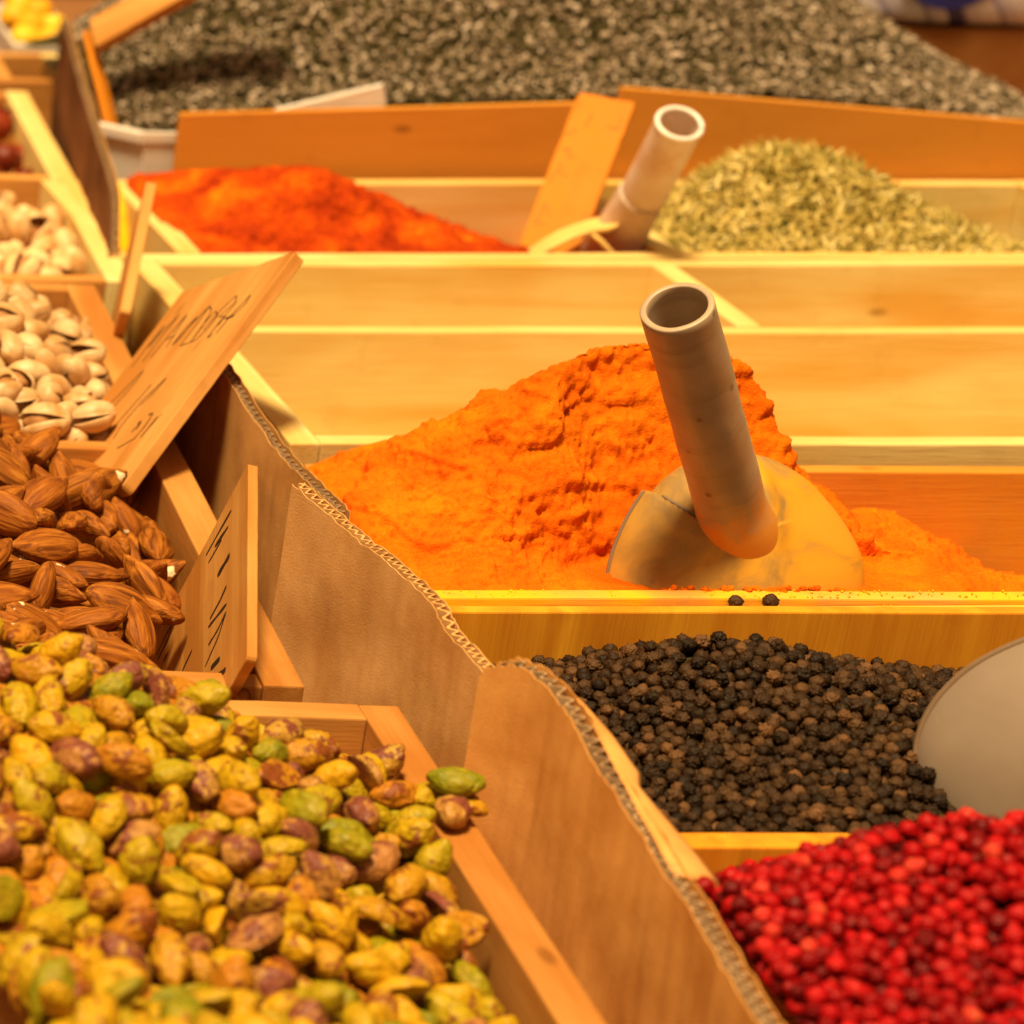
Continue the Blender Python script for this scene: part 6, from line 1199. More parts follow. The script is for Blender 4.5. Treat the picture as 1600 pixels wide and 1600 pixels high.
  4822,8218,22,90,4135,8638,-138,108,4735,7999,-8,89,5174,8133,-64,104,4103,8561,-120,91,4025,8918,-247,90,5199,8325,-50,99,4533,7773,-51,90,5125,8274,-31,95,4982,7985,-52,100,
  4335,7901,-62,106,4377,8206,-11,91,4861,8372,38,105,4529,7877,-33,94,4359,8241,-11,99,3932,8589,-194,104,4317,8748,-95,112,3942,8407,-181,104,4282,8614,-74,97,5221,8062,-72,100,
  5674,8660,-175,106,5188,8287,-44,94,4914,8024,-32,111,3826,8305,-203,103,4380,7977,-50,89,4332,7617,-98,89,4541,8125,24,109,3960,7649,-127,100,4022,8669,-188,97,4834,7913,-42,91,
  4179,8286,-83,91,4754,7845,-43,92,4034,8843,-231,97,5278,7983,-82,106,3830,7557,-121,110,5282,8025,-91,98,5633,8510,-151,108,5162,8254,-39,109,4246,8091,-67,107,4144,7858,-108,105,
  4883,8339,27,93,4691,8428,77,91,5330,8167,-87,93,5349,8358,-86,101,5611,8625,-171,93,4890,8058,-25,94,4907,8631,-28,112,4720,8950,-210,94,5113,7470,-250,106,4736,8697,-54,91,
  5731,8633,-143,93,4697,7718,-72,99,4309,7553,-109,92,4881,8408,39,93,4942,8288,-3,90,5738,8733,-179,90,5574,8857,-190,103,5301,8062,-75,102,4697,8693,-37,112,3829,8172,-193,107,
  4094,8705,-184,109,4904,8375,24,110,4638,8756,-92,101,4180,8877,-199,104,3811,8428,-213,94,4885,8241,10,90,3908,8555,-198,99,3825,7793,-147,97,3931,8667,-220,109,3946,8107,-160,99,
  4577,7638,-89,93,4063,8276,-130,89,5302,8140,-81,98,3905,8636,-222,89,5004,7501,-269,99,4606,7568,-99,94,4356,7948,-47,96,3938,8626,-206,90,5165,8394,-27,93,4065,8864,-238,89,
  4333,7984,-55,105,5308,8357,-77,104,4266,8649,-98,107,5281,8099,-81,90,4118,7502,-112,105,4567,7566,-97,94,3943,8329,-182,106,3951,7577,-121,98,5279,8539,-51,106,3889,8277,-191,95,
  5132,8219,-37,111,4566,7749,-60,101,5276,8472,-61,104,5047,8879,-216,102,5226,7990,-78,107,5369,8164,-99,104,3992,8260,-153,105,4895,7531,-253,94,4722,8199,37,101,3873,7652,-126,89,
  4182,8322,-73,91,5304,8274,-80,94,3928,7542,-121,104,5492,8400,-106,100,5515,8521,-125,92,5435,8514,-107,107,3882,7907,-157,98,3833,7942,-165,109,3871,7963,-164,99,3830,8690,-258,94,
  5104,8718,-79,111,4431,8673,-40,101,4126,8919,-221,108,4843,8838,-155,104,3834,8836,-279,102,5466,8359,-122,108,3862,8784,-245,92,4809,8861,-171,108,5500,8299,-132,95,4134,7712,-114,88,
  5891,8910,-233,104,4125,8748,-178,93,5555,8526,-133,106,5252,7754,-225,95,3911,7956,-151,97,5443,8808,-176,112,5112,7772,-161,90,5100,8049,-49,103,3989,7876,-127,112,5708,8599,-135,95,
  3837,7720,-139,110,4697,7573,-115,108,4209,7898,-89,99,3923,8386,-153,95,4949,8101,-26,110,4304,8411,-28,94,4237,8950,-212,97,5248,7956,-85,90,4848,8133,-1,92,3831,8784,-268,91,
  4003,8635,-183,100,4179,8192,-81,108,4030,8698,-160,89,4679,8194,37,109,5366,8945,-206,96,3890,7764,-134,108,4247,8682,-122,103,5629,8788,-181,97,4098,8282,-114,88,4900,8479,35,99,
  4744,8314,52,94,4639,7937,-23,93,4945,8370,6,98,4160,8677,-145,99,5476,8440,-124,95,3903,8407,-197,90,4090,8064,-108,91,4413,8705,-71,106,5778,8943,-232,97,4896,8584,-1,105,
  4948,8438,6,100,5197,8097,-68,105,4235,8780,-145,103,4735,7647,-100,103,3947,7727,-117,100,4890,7752,-115,90,5184,7979,-73,104,4534,8907,-187,105,4542,7810,-57,88,5187,8220,-51,102,
  4335,8216,-33,94,4704,8657,-8,98,4847,7817,-64,90,4190,8529,-77,91,5563,8409,-134,102,4077,7499,-106,93,4105,8951,-239,93,4660,8399,66,89,5128,8399,-22,91,5449,8400,-111,111,
  5643,8917,-223,93,4406,8949,-185,101,5289,8318,-75,105,4844,8330,38,103,3833,8554,-219,99,3826,8385,-212,104,4473,8733,-77,99,5125,8012,-55,108,4298,8023,-67,101,4051,8698,-191,103,
  4290,8683,-110,104,5064,8066,-56,89,5294,8707,-145,111,4351,8659,-65,101,4894,8206,0,90,4740,8786,-111,99,4869,7709,-130,96,4032,7750,-123,107,4284,7671,-95,92,3974,7692,-125,108,
  4021,7718,-97,93,4678,8881,-166,101,4785,7783,-65,94,4527,8788,-107,93,3873,8845,-280,90,5062,8490,-16,103,5358,7996,-97,94,4947,8517,34,91,5388,8289,-105,89,3968,8810,-259,110,
  5320,8552,-94,95,5249,8638,-110,98,3991,7570,-116,101,3868,8389,-204,101,5030,8845,-201,90,5485,7850,-85,111,5481,7810,-121,110,5546,7818,-156,110,5408,7840,-111,111,5605,7852,-129,109,
  5303,7446,-233,104,5327,7816,-102,107,5237,7432,-303,105,5346,7564,-224,105,5280,7432,-305,106,5373,7714,-199,106,5298,7792,-142,106,5129,7434,-261,103,5601,8041,-59,107,5569,7789,-198,106,
  5336,7859,-77,105,5334,7667,-248,104,5220,7544,-232,106,5169,7432,-267,107,5484,7469,-242,109,5303,7728,-210,102,5268,7541,-236,109,5450,7744,-199,111,5374,7766,-160,102,5409,7443,-260,107,
  5656,7904,-90,104,5537,7863,-82,104,5250,7476,-236,105,5440,7431,-284,100,5561,7859,-120,111,5594,7735,-214,101,5473,7430,-256,98,5935,8477,-131,109,5199,7581,-235,99,5477,7896,-74,105,
  5728,8006,-90,111,5532,7594,-242,104,5708,8584,-96,109,5328,7430,-271,98,5413,7756,-174,98,5372,7665,-225,102,5433,7935,-69,101,5424,7806,-147,99,5508,7679,-222,98,5522,7641,-227,97,
  5318,7783,-181,98,5605,7883,-92,100,5204,7438,-283,104,5628,7939,-89,111,5624,7808,-148,95,5265,7739,-196,97,5491,8218,-55,104,5721,8191,-93,106,5323,7687,-210,96,5370,7430,-255,99,
  5635,8026,-82,107,5611,7786,-196,98,5320,7434,-312,94,5502,7814,-158,102,5401,7538,-240,107,5431,7686,-228,100,5436,7614,-236,92,5287,7491,-246,104,5487,7514,-240,107,5837,8307,-106,110,
  5798,8325,-104,100,5676,8497,-107,112,5346,7747,-193,94,5591,7816,-162,95,5837,8613,-138,109,5609,8141,-90,98,5487,7729,-220,94,5637,7837,-111,93,5359,7788,-184,107,5502,7758,-187,92,
  5778,8378,-95,101,5451,7495,-253,94,5635,8183,-79,107,5346,7798,-142,92,5760,8159,-102,107,5519,7845,-121,106,5386,7905,-73,94,5564,7916,-83,108,5715,8521,-107,111,5609,7697,-223,94,
  5703,8323,-100,99,6026,8729,-175,103,5269,7675,-236,95,5443,7868,-94,92,5549,7552,-233,108,5287,7820,-96,90,5232,7660,-237,92,5364,7465,-230,109,5378,7869,-92,93,5462,7812,-158,95,
  5860,8511,-120,105,6178,8949,-232,102,5384,7815,-148,101,5635,7772,-177,91,5558,8215,-84,104,6063,8948,-230,105,5564,7639,-241,104,5528,8049,-88,93,5371,7963,-41,89,5519,7916,-80,104,
  5390,7947,-68,89,5353,7629,-247,106,5457,7542,-250,97,5610,8345,-104,103,5982,8745,-172,103,6084,8759,-187,110,5571,7692,-234,97,5346,7531,-254,103,5672,8008,-98,103,5725,8081,-105,91,
  5447,7841,-127,90,5819,8732,-154,104,5441,8043,-71,91,5564,8103,-99,111,5396,7616,-246,108,5297,7855,-86,89,5514,8193,-79,95,5808,8236,-112,108,5914,8734,-167,111,5692,8387,-96,90,
  5653,8372,-104,101,6004,8933,-217,99,5486,7688,-250,93,5976,8528,-133,109,5880,8623,-145,106,5545,7998,-87,90,5982,8861,-204,106,5856,8420,-125,110,5347,7910,-87,110,5534,8163,-94,100,
  5568,8034,-87,108,5398,8035,-64,96,5903,8506,-130,92,5481,7786,-194,97,5529,8242,-66,107,5491,8053,-74,97,5662,8296,-110,101,5558,7727,-232,90,5498,8146,-84,88,5436,7975,-67,92,
  5215,7502,-239,103,5496,7642,-256,97,5659,7828,-149,104,5300,7691,-245,96,5707,8154,-112,108,5751,8352,-118,109,5546,7957,-83,108,5571,8347,-90,101,5483,7605,-256,91,6225,8858,-224,112,
  5758,8116,-107,103,5609,8247,-98,90,5157,7488,-265,98,5670,8212,-90,108,5402,7576,-255,92,5460,8142,-82,97,5729,8392,-112,106,5470,7937,-84,89,5474,7870,-117,95,5445,7908,-102,109,
  5411,7886,-97,90,5329,7593,-252,105,5414,8073,-67,103,5643,8410,-101,89,5185,7464,-236,105,5873,8568,-134,99,5699,7910,-92,109,5290,7648,-259,97,5647,8334,-122,101,5413,7485,-263,100,
  5754,8511,-127,105,5524,7784,-198,111,5832,8199,-103,108,5539,7757,-244,94,5921,8395,-124,110,5309,7528,-245,93,5591,7995,-90,103,5570,8145,-97,94,5482,7495,-279,108,5442,7580,-258,104,
  5746,8441,-112,102,5402,7658,-254,106,5715,8229,-112,100,5354,7839,-118,109,6235,8928,-248,95,5411,7723,-214,105,5693,8357,-122,102,5272,7520,-273,97,5205,7555,-274,99,5250,7613,-253,102,
  5201,7598,-273,109,5793,8358,-128,101,6124,8948,-251,100,5656,8170,-114,103,5820,8676,-160,110,5234,7510,-272,96,5691,8099,-111,95,5378,7695,-248,107,5808,8278,-122,102,5960,8568,-149,110,
  5915,8575,-144,109,5182,7521,-271,103,5378,7750,-218,111,5799,8496,-123,95,5714,8464,-118,90,5402,7786,-186,101,5894,8809,-198,108,5269,7711,-235,88,5289,7605,-259,98,6053,8652,-167,93,
  5929,8898,-221,99,5525,7526,-256,98,5700,8284,-115,94,5300,7462,-275,109,5339,7712,-231,109,5882,8371,-127,110,5652,7784,-204,100,5758,8233,-112,104,5628,8118,-117,108,5822,8448,-120,104,
  5795,8609,-140,96,5588,7951,-84,94,5522,8019,-114,107,5794,8180,-114,95,5383,7990,-66,99,5250,7450,-266,91,5630,8213,-112,104,5278,7776,-187,98,5732,8307,-124,101,5516,7437,-243,109,
  5649,7870,-123,109,5445,7649,-253,108,5470,8021,-82,94,5427,7522,-265,89,5619,7905,-122,100,5533,7628,-265,95,5779,8462,-124,95,5938,8666,-171,103,6156,8882,-234,107,5455,7712,-238,92,
  6061,8716,-196,108,5504,7574,-261,89,5442,7784,-190,93,5855,8272,-128,110,5786,8543,-134,92,5319,7823,-142,91,5827,8530,-132,90,5676,8454,-118,102,5629,7990,-102,91,5268,7475,-310,109,
  5444,7474,-290,110,6165,8774,-210,100,5829,8347,-115,91,6168,8819,-227,105,5378,7507,-256,90,5524,7484,-261,111,5875,8482,-150,109,5752,8273,-118,90,5297,7566,-250,100,5067,8707,-56,104,
  5766,8580,-136,100,5600,7626,-222,102,5975,8946,-245,106,5567,8182,-105,90,5938,8517,-142,91,5744,8197,-128,101,5768,8407,-125,103,5522,7708,-242,107,5228,7474,-295,109,5498,7757,-236,107,
  5337,7480,-261,90,5362,7949,-94,95,5979,8705,-187,107,5618,7696,-264,105,5521,7430,-285,98,5300,7759,-221,90,5625,7957,-127,89,5314,7883,-101,101,5337,7761,-222,94,5682,7851,-115,88,
  5684,8566,-127,98,5703,7992,-125,110,5468,7981,-89,100,6087,8647,-146,100,5193,7479,-274,107,5512,8140,-122,112,5689,7882,-128,95,5634,8264,-123,107,5687,8196,-126,104,5609,8062,-94,89,
  5340,7692,-278,111,5655,7929,-126,109,5993,8607,-161,104,5749,8046,-103,111,5579,7898,-120,97,6120,8752,-211,107,5596,8087,-126,110,5740,8144,-139,107,5915,8365,-155,100,5604,8178,-110,97,
  5695,7923,-131,90,4664,8718,-51,94,5262,7584,-300,92,6049,8808,-203,96,5401,7735,-259,90,5373,7469,-273,110,5853,8585,-169,111,5235,7700,-229,104,6023,8673,-186,105,5582,7754,-242,110,
  5689,7951,-106,96,5586,8217,-118,110,5345,7464,-310,96,4572,8737,-61,109,5772,8318,-139,110,5909,8460,-160,92,5456,8077,-80,89,5936,8853,-219,93,5953,8608,-157,90,5672,8133,-110,90,
  5539,7897,-114,101,5542,7669,-259,108,5551,8059,-122,109,5362,7568,-260,100,5322,7731,-260,101,5866,8330,-131,103,5977,8665,-174,88,5900,8764,-198,109,5781,8693,-162,100,5875,8733,-186,89,
  5359,7650,-285,110,5626,7757,-239,105,5616,8385,-113,95,5478,7723,-270,94,5417,7704,-256,92,5706,8426,-117,95,5506,7465,-293,89,5310,7484,-309,100,6087,8928,-255,90,5827,8159,-114,94,
  5395,7971,-99,97,5643,8081,-97,100,6012,8824,-218,93,6046,8607,-160,102,4342,8880,-149,102,5783,8211,-141,110,5420,7757,-223,97,5295,7698,-285,111,5511,8085,-90,99,5489,7914,-112,107,
  4949,8848,-183,97,6307,8943,-261,104,6013,8860,-232,94,5468,8053,-111,112,5244,8885,-155,99,4751,8730,-75,105,5872,8839,-216,94,5631,7725,-230,90,4823,7503,-240,93,6144,8914,-257,92,
  5117,8093,-55,95,5522,8225,-107,109,5239,7613,-294,90,5821,8366,-157,99,5232,7542,-293,88,5307,7504,-276,90,5247,7649,-272,103,6115,8712,-195,97,5722,8340,-151,111,5986,8787,-212,94,
  4437,8731,-96,96,5728,8559,-128,111,5285,7515,-308,95,5441,7950,-106,94,4504,8878,-119,108,6012,8762,-197,95,5827,8207,-146,104,5402,7468,-299,93,5638,8443,-119,89,5732,8103,-136,92,
  5784,8639,-168,107,4712,8813,-131,107,5438,8025,-103,89,5808,8114,-111,94,4396,7795,-70,88,4704,7968,-12,88,5363,7727,-261,94,5241,7574,-250,99,5229,7724,-252,89,5449,7694,-279,97,
  5023,8643,-35,111,5587,7665,-269,109,5509,7979,-109,98,5475,7661,-284,107,5890,8400,-160,107,5900,8694,-173,97,4322,7684,-83,111,6160,8949,-271,101,6001,8898,-238,101,4344,7537,-103,91,
  4732,8838,-157,90,4586,8829,-135,91,4690,8786,-102,108,5557,7725,-271,90,5998,8520,-171,105,5186,8667,-71,100,6042,8922,-252,89,5927,8929,-250,107,5509,8057,-121,92,6004,8567,-148,105,
  4891,8623,12,95,5953,8495,-168,89,4121,7575,-116,92,3842,7831,-147,105,5842,8380,-126,91,5879,8531,-155,112,5749,8065,-141,92,3933,7692,-128,92,4317,7727,-87,96,5318,7945,-94,109,
  4785,8461,68,96,5378,7899,-112,91,5658,7748,-207,92,5279,7622,-297,107,5572,8250,-97,90,4313,8948,-193,108,6016,8950,-251,95,5901,8603,-176,104,4318,8624,-61,89,3876,7724,-120,101,
  5561,7577,-265,90,5734,8246,-148,110,3965,8294,-164,105,5682,8319,-141,111,5626,8184,-145,109,5405,7929,-102,110,5458,7762,-227,89,5924,8355,-112,91,5398,7594,-291,93,5560,7937,-118,90,
  4198,7644,-103,93,5372,8716,-125,97,5386,8059,-99,108,3832,8107,-190,92,4752,7506,-180,109,6224,8890,-256,102,4197,7713,-107,90,5860,8659,-163,100,5397,8014,-101,112,5727,8029,-138,107,
  5849,8393,-161,91,5842,8508,-163,100,3840,8344,-214,104,3844,8663,-237,92,5890,8564,-177,89,5422,8920,-195,89,5507,7880,-98,90,4007,8762,-203,108,4715,8040,3,104,5263,7558,-274,89,
  3838,7988,-171,103,5850,8760,-186,88,5954,8739,-198,89,5427,7616,-274,96,5568,7615,-275,91,5518,7727,-273,98,5913,8500,-168,100,4844,8564,31,94,5342,7506,-289,99,5483,8237,-90,90,
  6186,8910,-252,110,5944,8787,-204,111,6081,8876,-241,111,
 ]),
 'pink': (624, [
  3906,6097,240,112,3863,6189,232,111,4258,6306,358,111,3808,6317,240,112,4078,6161,281,110,4278,6265,340,110,3896,6252,249,109,3765,6506,217,112,3972,6199,250,111,4067,6278,322,110,
  3862,6093,218,110,4215,6202,321,106,4112,6283,297,111,4317,6421,377,108,4302,6461,399,108,3868,6294,240,107,4018,6384,299,107,4231,6407,368,108,4136,6237,300,104,4228,6471,361,107,
  3764,6591,244,108,4187,6259,317,103,3907,6293,269,109,4130,6547,351,109,3764,6781,188,111,4127,6076,266,100,4341,6587,420,111,4215,6644,372,111,3982,6476,303,107,4165,6087,284,101,
  3764,6245,149,110,4300,6748,399,108,3935,6228,248,101,3912,6406,274,104,3831,6578,258,108,4425,6564,433,110,4083,6209,283,112,4038,6256,297,100,4235,6569,391,110,3780,6204,204,104,
  4070,6528,349,103,3769,6662,250,105,4159,6197,303,107,3857,6499,256,106,4321,6331,365,109,4070,6033,254,106,4331,6871,311,105,4365,6462,413,99,4256,6368,361,98,4171,6559,372,101,
  4147,6376,335,109,3761,6169,184,97,3957,6287,267,98,3763,6445,204,105,4021,6284,264,109,4254,6297,312,99,4125,6298,338,96,4241,6167,312,101,3896,6465,266,99,3856,6339,241,106,
  4192,6389,350,98,3821,6188,212,99,3992,6591,319,106,4258,6646,397,103,4010,6098,255,94,4043,6226,266,101,4052,6105,261,101,3976,6133,248,94,3783,6135,199,101,4088,6630,348,108,
  3876,6582,276,110,3801,6547,233,108,3794,6266,207,106,4076,6096,295,92,4111,6589,357,102,4111,6492,334,108,4211,6307,329,101,4277,6529,409,97,3888,6151,223,100,3988,6087,219,104,
  3789,6469,232,98,3975,6396,295,97,4165,6745,341,110,3975,6248,263,97,4390,6666,430,112,3760,6310,210,93,3993,6749,278,103,3859,6681,234,106,3818,6104,201,108,4156,6291,311,99,
  4356,6544,425,101,4032,6061,248,101,4194,6458,328,108,4060,6367,295,93,4099,6331,337,95,4199,6143,294,90,3764,6830,95,111,4040,6728,301,105,3760,6242,193,92,3928,6058,231,99,
  4153,6599,368,99,4207,6346,347,93,4017,6440,301,101,3920,6547,279,107,4203,6732,363,96,3995,6036,241,106,3971,6439,276,106,3981,6537,270,110,3963,6561,303,93,4285,6607,398,99,
  4318,6626,421,93,4031,6351,267,105,4510,6718,425,110,4153,6151,291,105,4204,6533,378,92,3762,6560,211,100,4262,6517,367,105,4160,6461,355,94,4040,6545,324,93,3764,6286,174,110,
  3874,6537,274,98,3919,6594,289,94,4188,6082,247,97,4084,6715,311,94,3763,7165,-89,103,3764,6474,167,107,3833,6422,242,91,4353,6392,388,100,4072,6587,331,110,4335,6492,416,95,
  4423,6635,433,97,4149,6508,352,89,4083,6075,260,97,4034,6173,263,98,4306,6506,383,111,4055,6412,302,105,3761,6557,168,95,3905,6694,265,95,3761,7116,-115,97,4263,6208,324,103,
  3763,6648,166,104,4055,6455,313,92,3764,6374,151,110,4114,6136,299,89,3830,6286,219,89,3983,6319,277,96,4094,6454,323,90,4403,6803,376,93,3769,6399,200,108,4290,6673,412,92,
  4020,6497,311,91,3763,6326,148,107,3842,6382,238,98,3882,6723,241,106,3764,7095,-55,110,4399,6599,415,110,3882,6385,249,93,4097,6412,318,101,3831,6464,237,94,4129,6769,315,108,
  4136,6116,274,89,4068,6492,326,92,3914,6503,276,97,3956,6608,298,90,3814,6504,239,99,3919,6644,283,96,4137,6640,358,106,4376,6504,418,100,3969,6359,274,96,3762,6928,65,100,
  3763,6630,215,106,3988,6661,296,106,3804,6611,240,97,4032,6771,286,102,3964,6399,251,108,3764,7055,-114,107,3760,6913,20,93,3935,6144,239,101,3764,7020,-75,107,3760,6418,147,91,
  3827,6233,201,110,4015,6138,255,89,4123,6717,330,95,3957,6768,257,102,3763,6602,164,106,3764,6352,195,109,3764,6821,158,107,3766,7203,-147,112,3764,6872,66,110,3762,6971,32,102,
  4321,6551,394,105,3764,6861,128,108,4050,6306,290,99,3764,6987,-36,108,3964,6483,259,108,4173,6330,323,99,3919,6941,127,108,3764,6694,165,109,3762,6676,207,101,4243,6340,325,112,
  4078,6654,313,99,4011,6241,237,108,4465,6641,425,93,4009,6571,282,94,4284,6447,358,98,4119,6180,286,99,4188,6491,357,94,3763,7009,1,106,3827,6148,200,94,3883,6479,227,96,
  4173,6005,266,105,4168,6805,320,107,3760,7046,-45,92,3923,6403,233,94,4198,6194,279,103,3760,7177,-222,89,3944,6206,213,94,4278,6561,381,101,3762,7091,-147,99,3762,6947,-8,98,
  3760,6736,150,92,3760,7251,-160,89,3866,6232,222,90,4106,6367,313,106,3893,6653,248,102,3807,6431,208,104,3895,6436,230,108,4074,6757,302,98,4516,6926,321,110,4361,6433,380,99,
  3888,6964,99,92,4002,6633,321,89,4223,6815,328,97,3943,6326,267,90,4367,6894,289,102,3843,6539,244,91,3948,6681,275,109,3762,7288,-224,98,3832,6725,210,112,3760,6771,128,92,
  3761,7206,-193,95,3760,7122,-179,93,4362,6628,419,102,3807,6357,178,108,4490,6837,353,108,4207,6119,262,95,4073,6273,279,91,3766,7247,-206,108,3866,6756,216,90,4150,6073,231,91,
  3779,7288,-163,102,3767,7164,-179,104,3899,6526,239,110,3760,7152,-138,93,3961,6125,206,107,4329,6663,417,90,4341,6472,378,99,4427,6517,428,104,4063,6615,299,93,4471,6685,426,90,
  3901,6207,212,103,3905,6769,235,101,4215,6237,289,111,3883,6052,217,98,4027,6003,245,108,3759,7255,-248,89,3773,6903,106,107,4402,6856,332,111,4289,6881,300,104,3764,7215,-239,100,
  4068,6520,291,111,3963,6958,124,108,3868,6804,189,109,3995,6793,257,105,4034,6203,232,96,4155,6680,345,108,4221,6512,348,93,4035,6650,303,102,4228,6162,270,102,3927,6737,256,95,
  4004,6126,215,89,4133,6030,233,105,4033,7278,-76,111,4099,6911,222,106,4070,6187,244,95,3800,6371,222,106,4150,7266,-28,101,3848,7075,-108,109,4296,6308,330,109,3762,6099,183,101,
  3857,6289,191,93,4389,6961,219,90,3786,6733,188,106,3942,6278,228,101,3925,6243,209,94,4434,6828,359,99,4385,6990,185,95,4177,6040,237,104,3952,6578,264,112,4271,6406,352,94,
  3882,7056,-81,96,4229,6078,265,112,4182,6531,338,108,3781,6517,173,109,3861,6206,187,104,4184,6157,256,109,3883,6170,182,90,3902,6367,214,112,4533,6845,345,92,4208,7276,-27,109,
  3942,6521,253,93,3762,6164,140,99,4251,6121,272,109,3915,6809,210,111,4434,6672,424,89,4092,6391,276,110,4243,6201,285,98,4008,6412,264,108,4085,6831,262,110,4212,6599,355,91,
  4205,6370,312,106,4153,6482,318,102,4024,6608,292,90,4007,6322,238,110,4097,6793,290,105,4401,6453,386,105,3839,7111,-142,104,4008,7186,-149,102,4100,6537,320,92,4165,6876,261,109,
  4554,6969,217,109,4130,6328,306,106,3818,7183,-82,107,3833,6325,201,108,3898,6279,208,111,3802,6616,195,111,3860,7032,-47,110,4056,6263,243,100,4110,6069,227,94,4637,7136,36,108,
  3802,6650,227,92,3968,6242,220,104,4105,5999,244,92,4093,6568,297,89,3802,7006,-55,96,3923,6485,239,95,3881,6324,205,108,4135,6433,332,103,4048,6392,262,96,4388,6931,259,111,
  3923,7122,-125,105,4409,6499,388,106,3872,6127,186,111,4095,6121,265,101,4260,6246,301,101,4478,6932,264,99,4271,6161,278,96,4098,6262,249,93,3964,6318,234,92,3803,6970,-13,105,
  3790,6767,160,90,3887,6606,240,102,4240,6390,329,89,4136,6264,266,93,4247,6607,377,90,4051,6572,291,104,3957,6803,231,89,4082,6106,225,104,3923,6169,202,107,4216,6284,292,101,
  3791,6802,135,95,3921,7061,-63,97,4328,6924,260,105,4023,6531,287,101,3806,6474,190,110,3969,6170,212,105,4139,5980,255,92,4086,6327,297,97,3801,6160,164,111,3802,7087,-122,111,
  3990,6833,227,107,4471,6987,195,100,3905,7030,-37,96,3779,6201,158,104,3857,7003,66,95,4347,6961,229,104,3945,6357,237,109,4130,6820,281,93,3942,6443,236,109,4140,6307,266,105,
  4509,6908,285,91,4161,6443,302,91,4672,7032,136,102,4135,6150,247,107,4174,6279,275,99,4013,6166,223,102,4052,6142,231,111,4166,6117,248,93,4005,6496,269,94,4288,6352,338,100,
  3920,6317,231,105,3802,6311,168,101,3997,6204,213,92,4598,7121,51,90,4215,6559,350,93,3926,7180,-177,100,4091,6437,284,101,4132,6974,190,104,4037,6097,218,111,3798,7155,-114,105,
  3802,7037,0,111,3858,7144,-168,101,3891,7095,-105,107,4208,6847,297,111,4673,7116,59,105,4616,6832,345,91,3915,6124,204,101,4174,6404,311,104,4513,6875,315,94,4572,7009,172,106,
  4114,6508,291,103,3950,6839,203,97,4788,7252,-54,105,4140,6603,325,105,3795,6065,195,99,3821,6199,171,93,3903,7151,-155,96,4574,7071,101,101,3844,6970,4,98,4120,6225,256,105,
  4493,6970,236,111,4410,6894,299,101,4066,6063,222,93,3929,6976,90,105,4078,6227,239,92,4126,6108,234,101,4494,7043,135,111,4710,7166,9,100,4734,7192,-17,92,4223,7003,141,100,
  4137,6991,114,102,3852,6439,209,105,4068,5976,248,107,4517,6992,194,110,4043,6807,261,101,3807,6236,161,93,3807,6881,87,108,4004,7133,-101,100,4150,6523,309,90,4033,6984,125,98,
  4348,6365,353,98,3844,6599,217,111,4170,6234,269,111,3959,6636,272,93,4052,6316,247,101,4604,6917,265,99,4468,6897,300,106,4330,6274,325,110,3787,6437,170,91,4166,6837,286,90,
  3986,6281,234,104,4178,6577,332,106,4680,6975,192,93,3962,7126,-106,92,3971,7067,41,107,4781,7288,-80,99,4115,7286,-65,109,4448,6600,414,109,4837,7155,6,107,4647,6899,327,107,
  3841,7185,-203,90,3928,6614,252,92,3873,6999,-12,101,4071,7170,2,109,3817,7150,-180,89,4015,7018,94,102,4246,6436,341,92,4053,6991,61,93,4094,6305,259,104,4038,6844,233,94,
  4330,7091,52,89,4827,7286,-77,109,4655,6951,225,110,4426,6978,200,108,4608,6955,229,103,4649,6912,259,106,4121,6866,244,109,4084,6478,290,89,4178,6624,345,103,4610,6951,284,96,
  4620,7162,2,91,4744,7010,155,109,3822,7044,-77,105,4643,6851,314,90,4351,6520,388,94,3953,7213,-191,104,4054,6965,101,99,4165,7020,89,101,4463,7019,161,95,4121,6933,178,110,
  3861,6519,214,95,3847,6482,206,89,4075,6868,226,107,3988,6606,272,97,3822,6272,174,97,4387,6539,396,93,3799,6667,189,100,3992,7220,-172,96,4326,6986,193,101,3837,7287,-162,103,
  3830,6805,155,94,3845,6166,169,92,4745,7068,93,107,4118,6642,319,93,4694,7062,105,111,3913,6572,242,89,4250,6889,277,103,4806,7213,-42,95,4093,6154,239,88,4722,6978,183,99,
  3836,6056,198,94,3885,7124,-29,96,4449,6867,335,107,4227,6919,248,105,3820,6518,198,101,4450,6954,235,97,4043,6477,280,102,3804,6935,74,99,4008,6456,264,88,4160,6361,292,109,
  4553,6911,286,108,3875,6563,222,104,3858,6361,204,90,4593,6975,193,90,3934,7101,-83,106,4571,6935,245,92,3864,6248,185,89,4658,7084,87,91,4753,7102,57,96,4015,6943,114,99,
  4473,6581,444,93,4303,6235,312,108,3987,7098,-78,97,3961,7072,-55,94,3806,6836,114,94,3836,6647,207,101,3836,7241,-166,100,4253,6851,305,94,3835,6557,204,91,4211,6418,329,91,
  3881,7179,-184,106,4771,7038,128,99,4092,6991,93,110,4418,7010,162,98,4306,7010,157,98,4301,7139,2,89,3963,6902,125,106,4014,6862,198,95,4558,6873,318,97,4528,6939,253,107,
  3946,6080,196,110,4179,7184,14,104,4855,7187,-22,92,3820,6908,117,95,3792,6942,23,97,4132,6560,308,99,3796,7127,-152,106,4332,7038,122,109,3789,7125,-82,98,4631,7028,144,89,
  4194,6970,173,105,3838,7066,-31,98,4406,7205,-41,92,4310,7071,88,106,4586,7188,2,103,3831,7113,-77,104,4329,7094,115,90,4434,6920,266,105,4301,6953,226,107,4438,6976,262,89,
  4539,6760,405,99,3876,6871,125,94,3999,6371,247,92,4177,6322,283,89,3899,6084,184,111,4656,7004,169,99,4266,7010,145,98,3796,7064,-40,94,3897,6841,166,110,4536,7054,112,93,
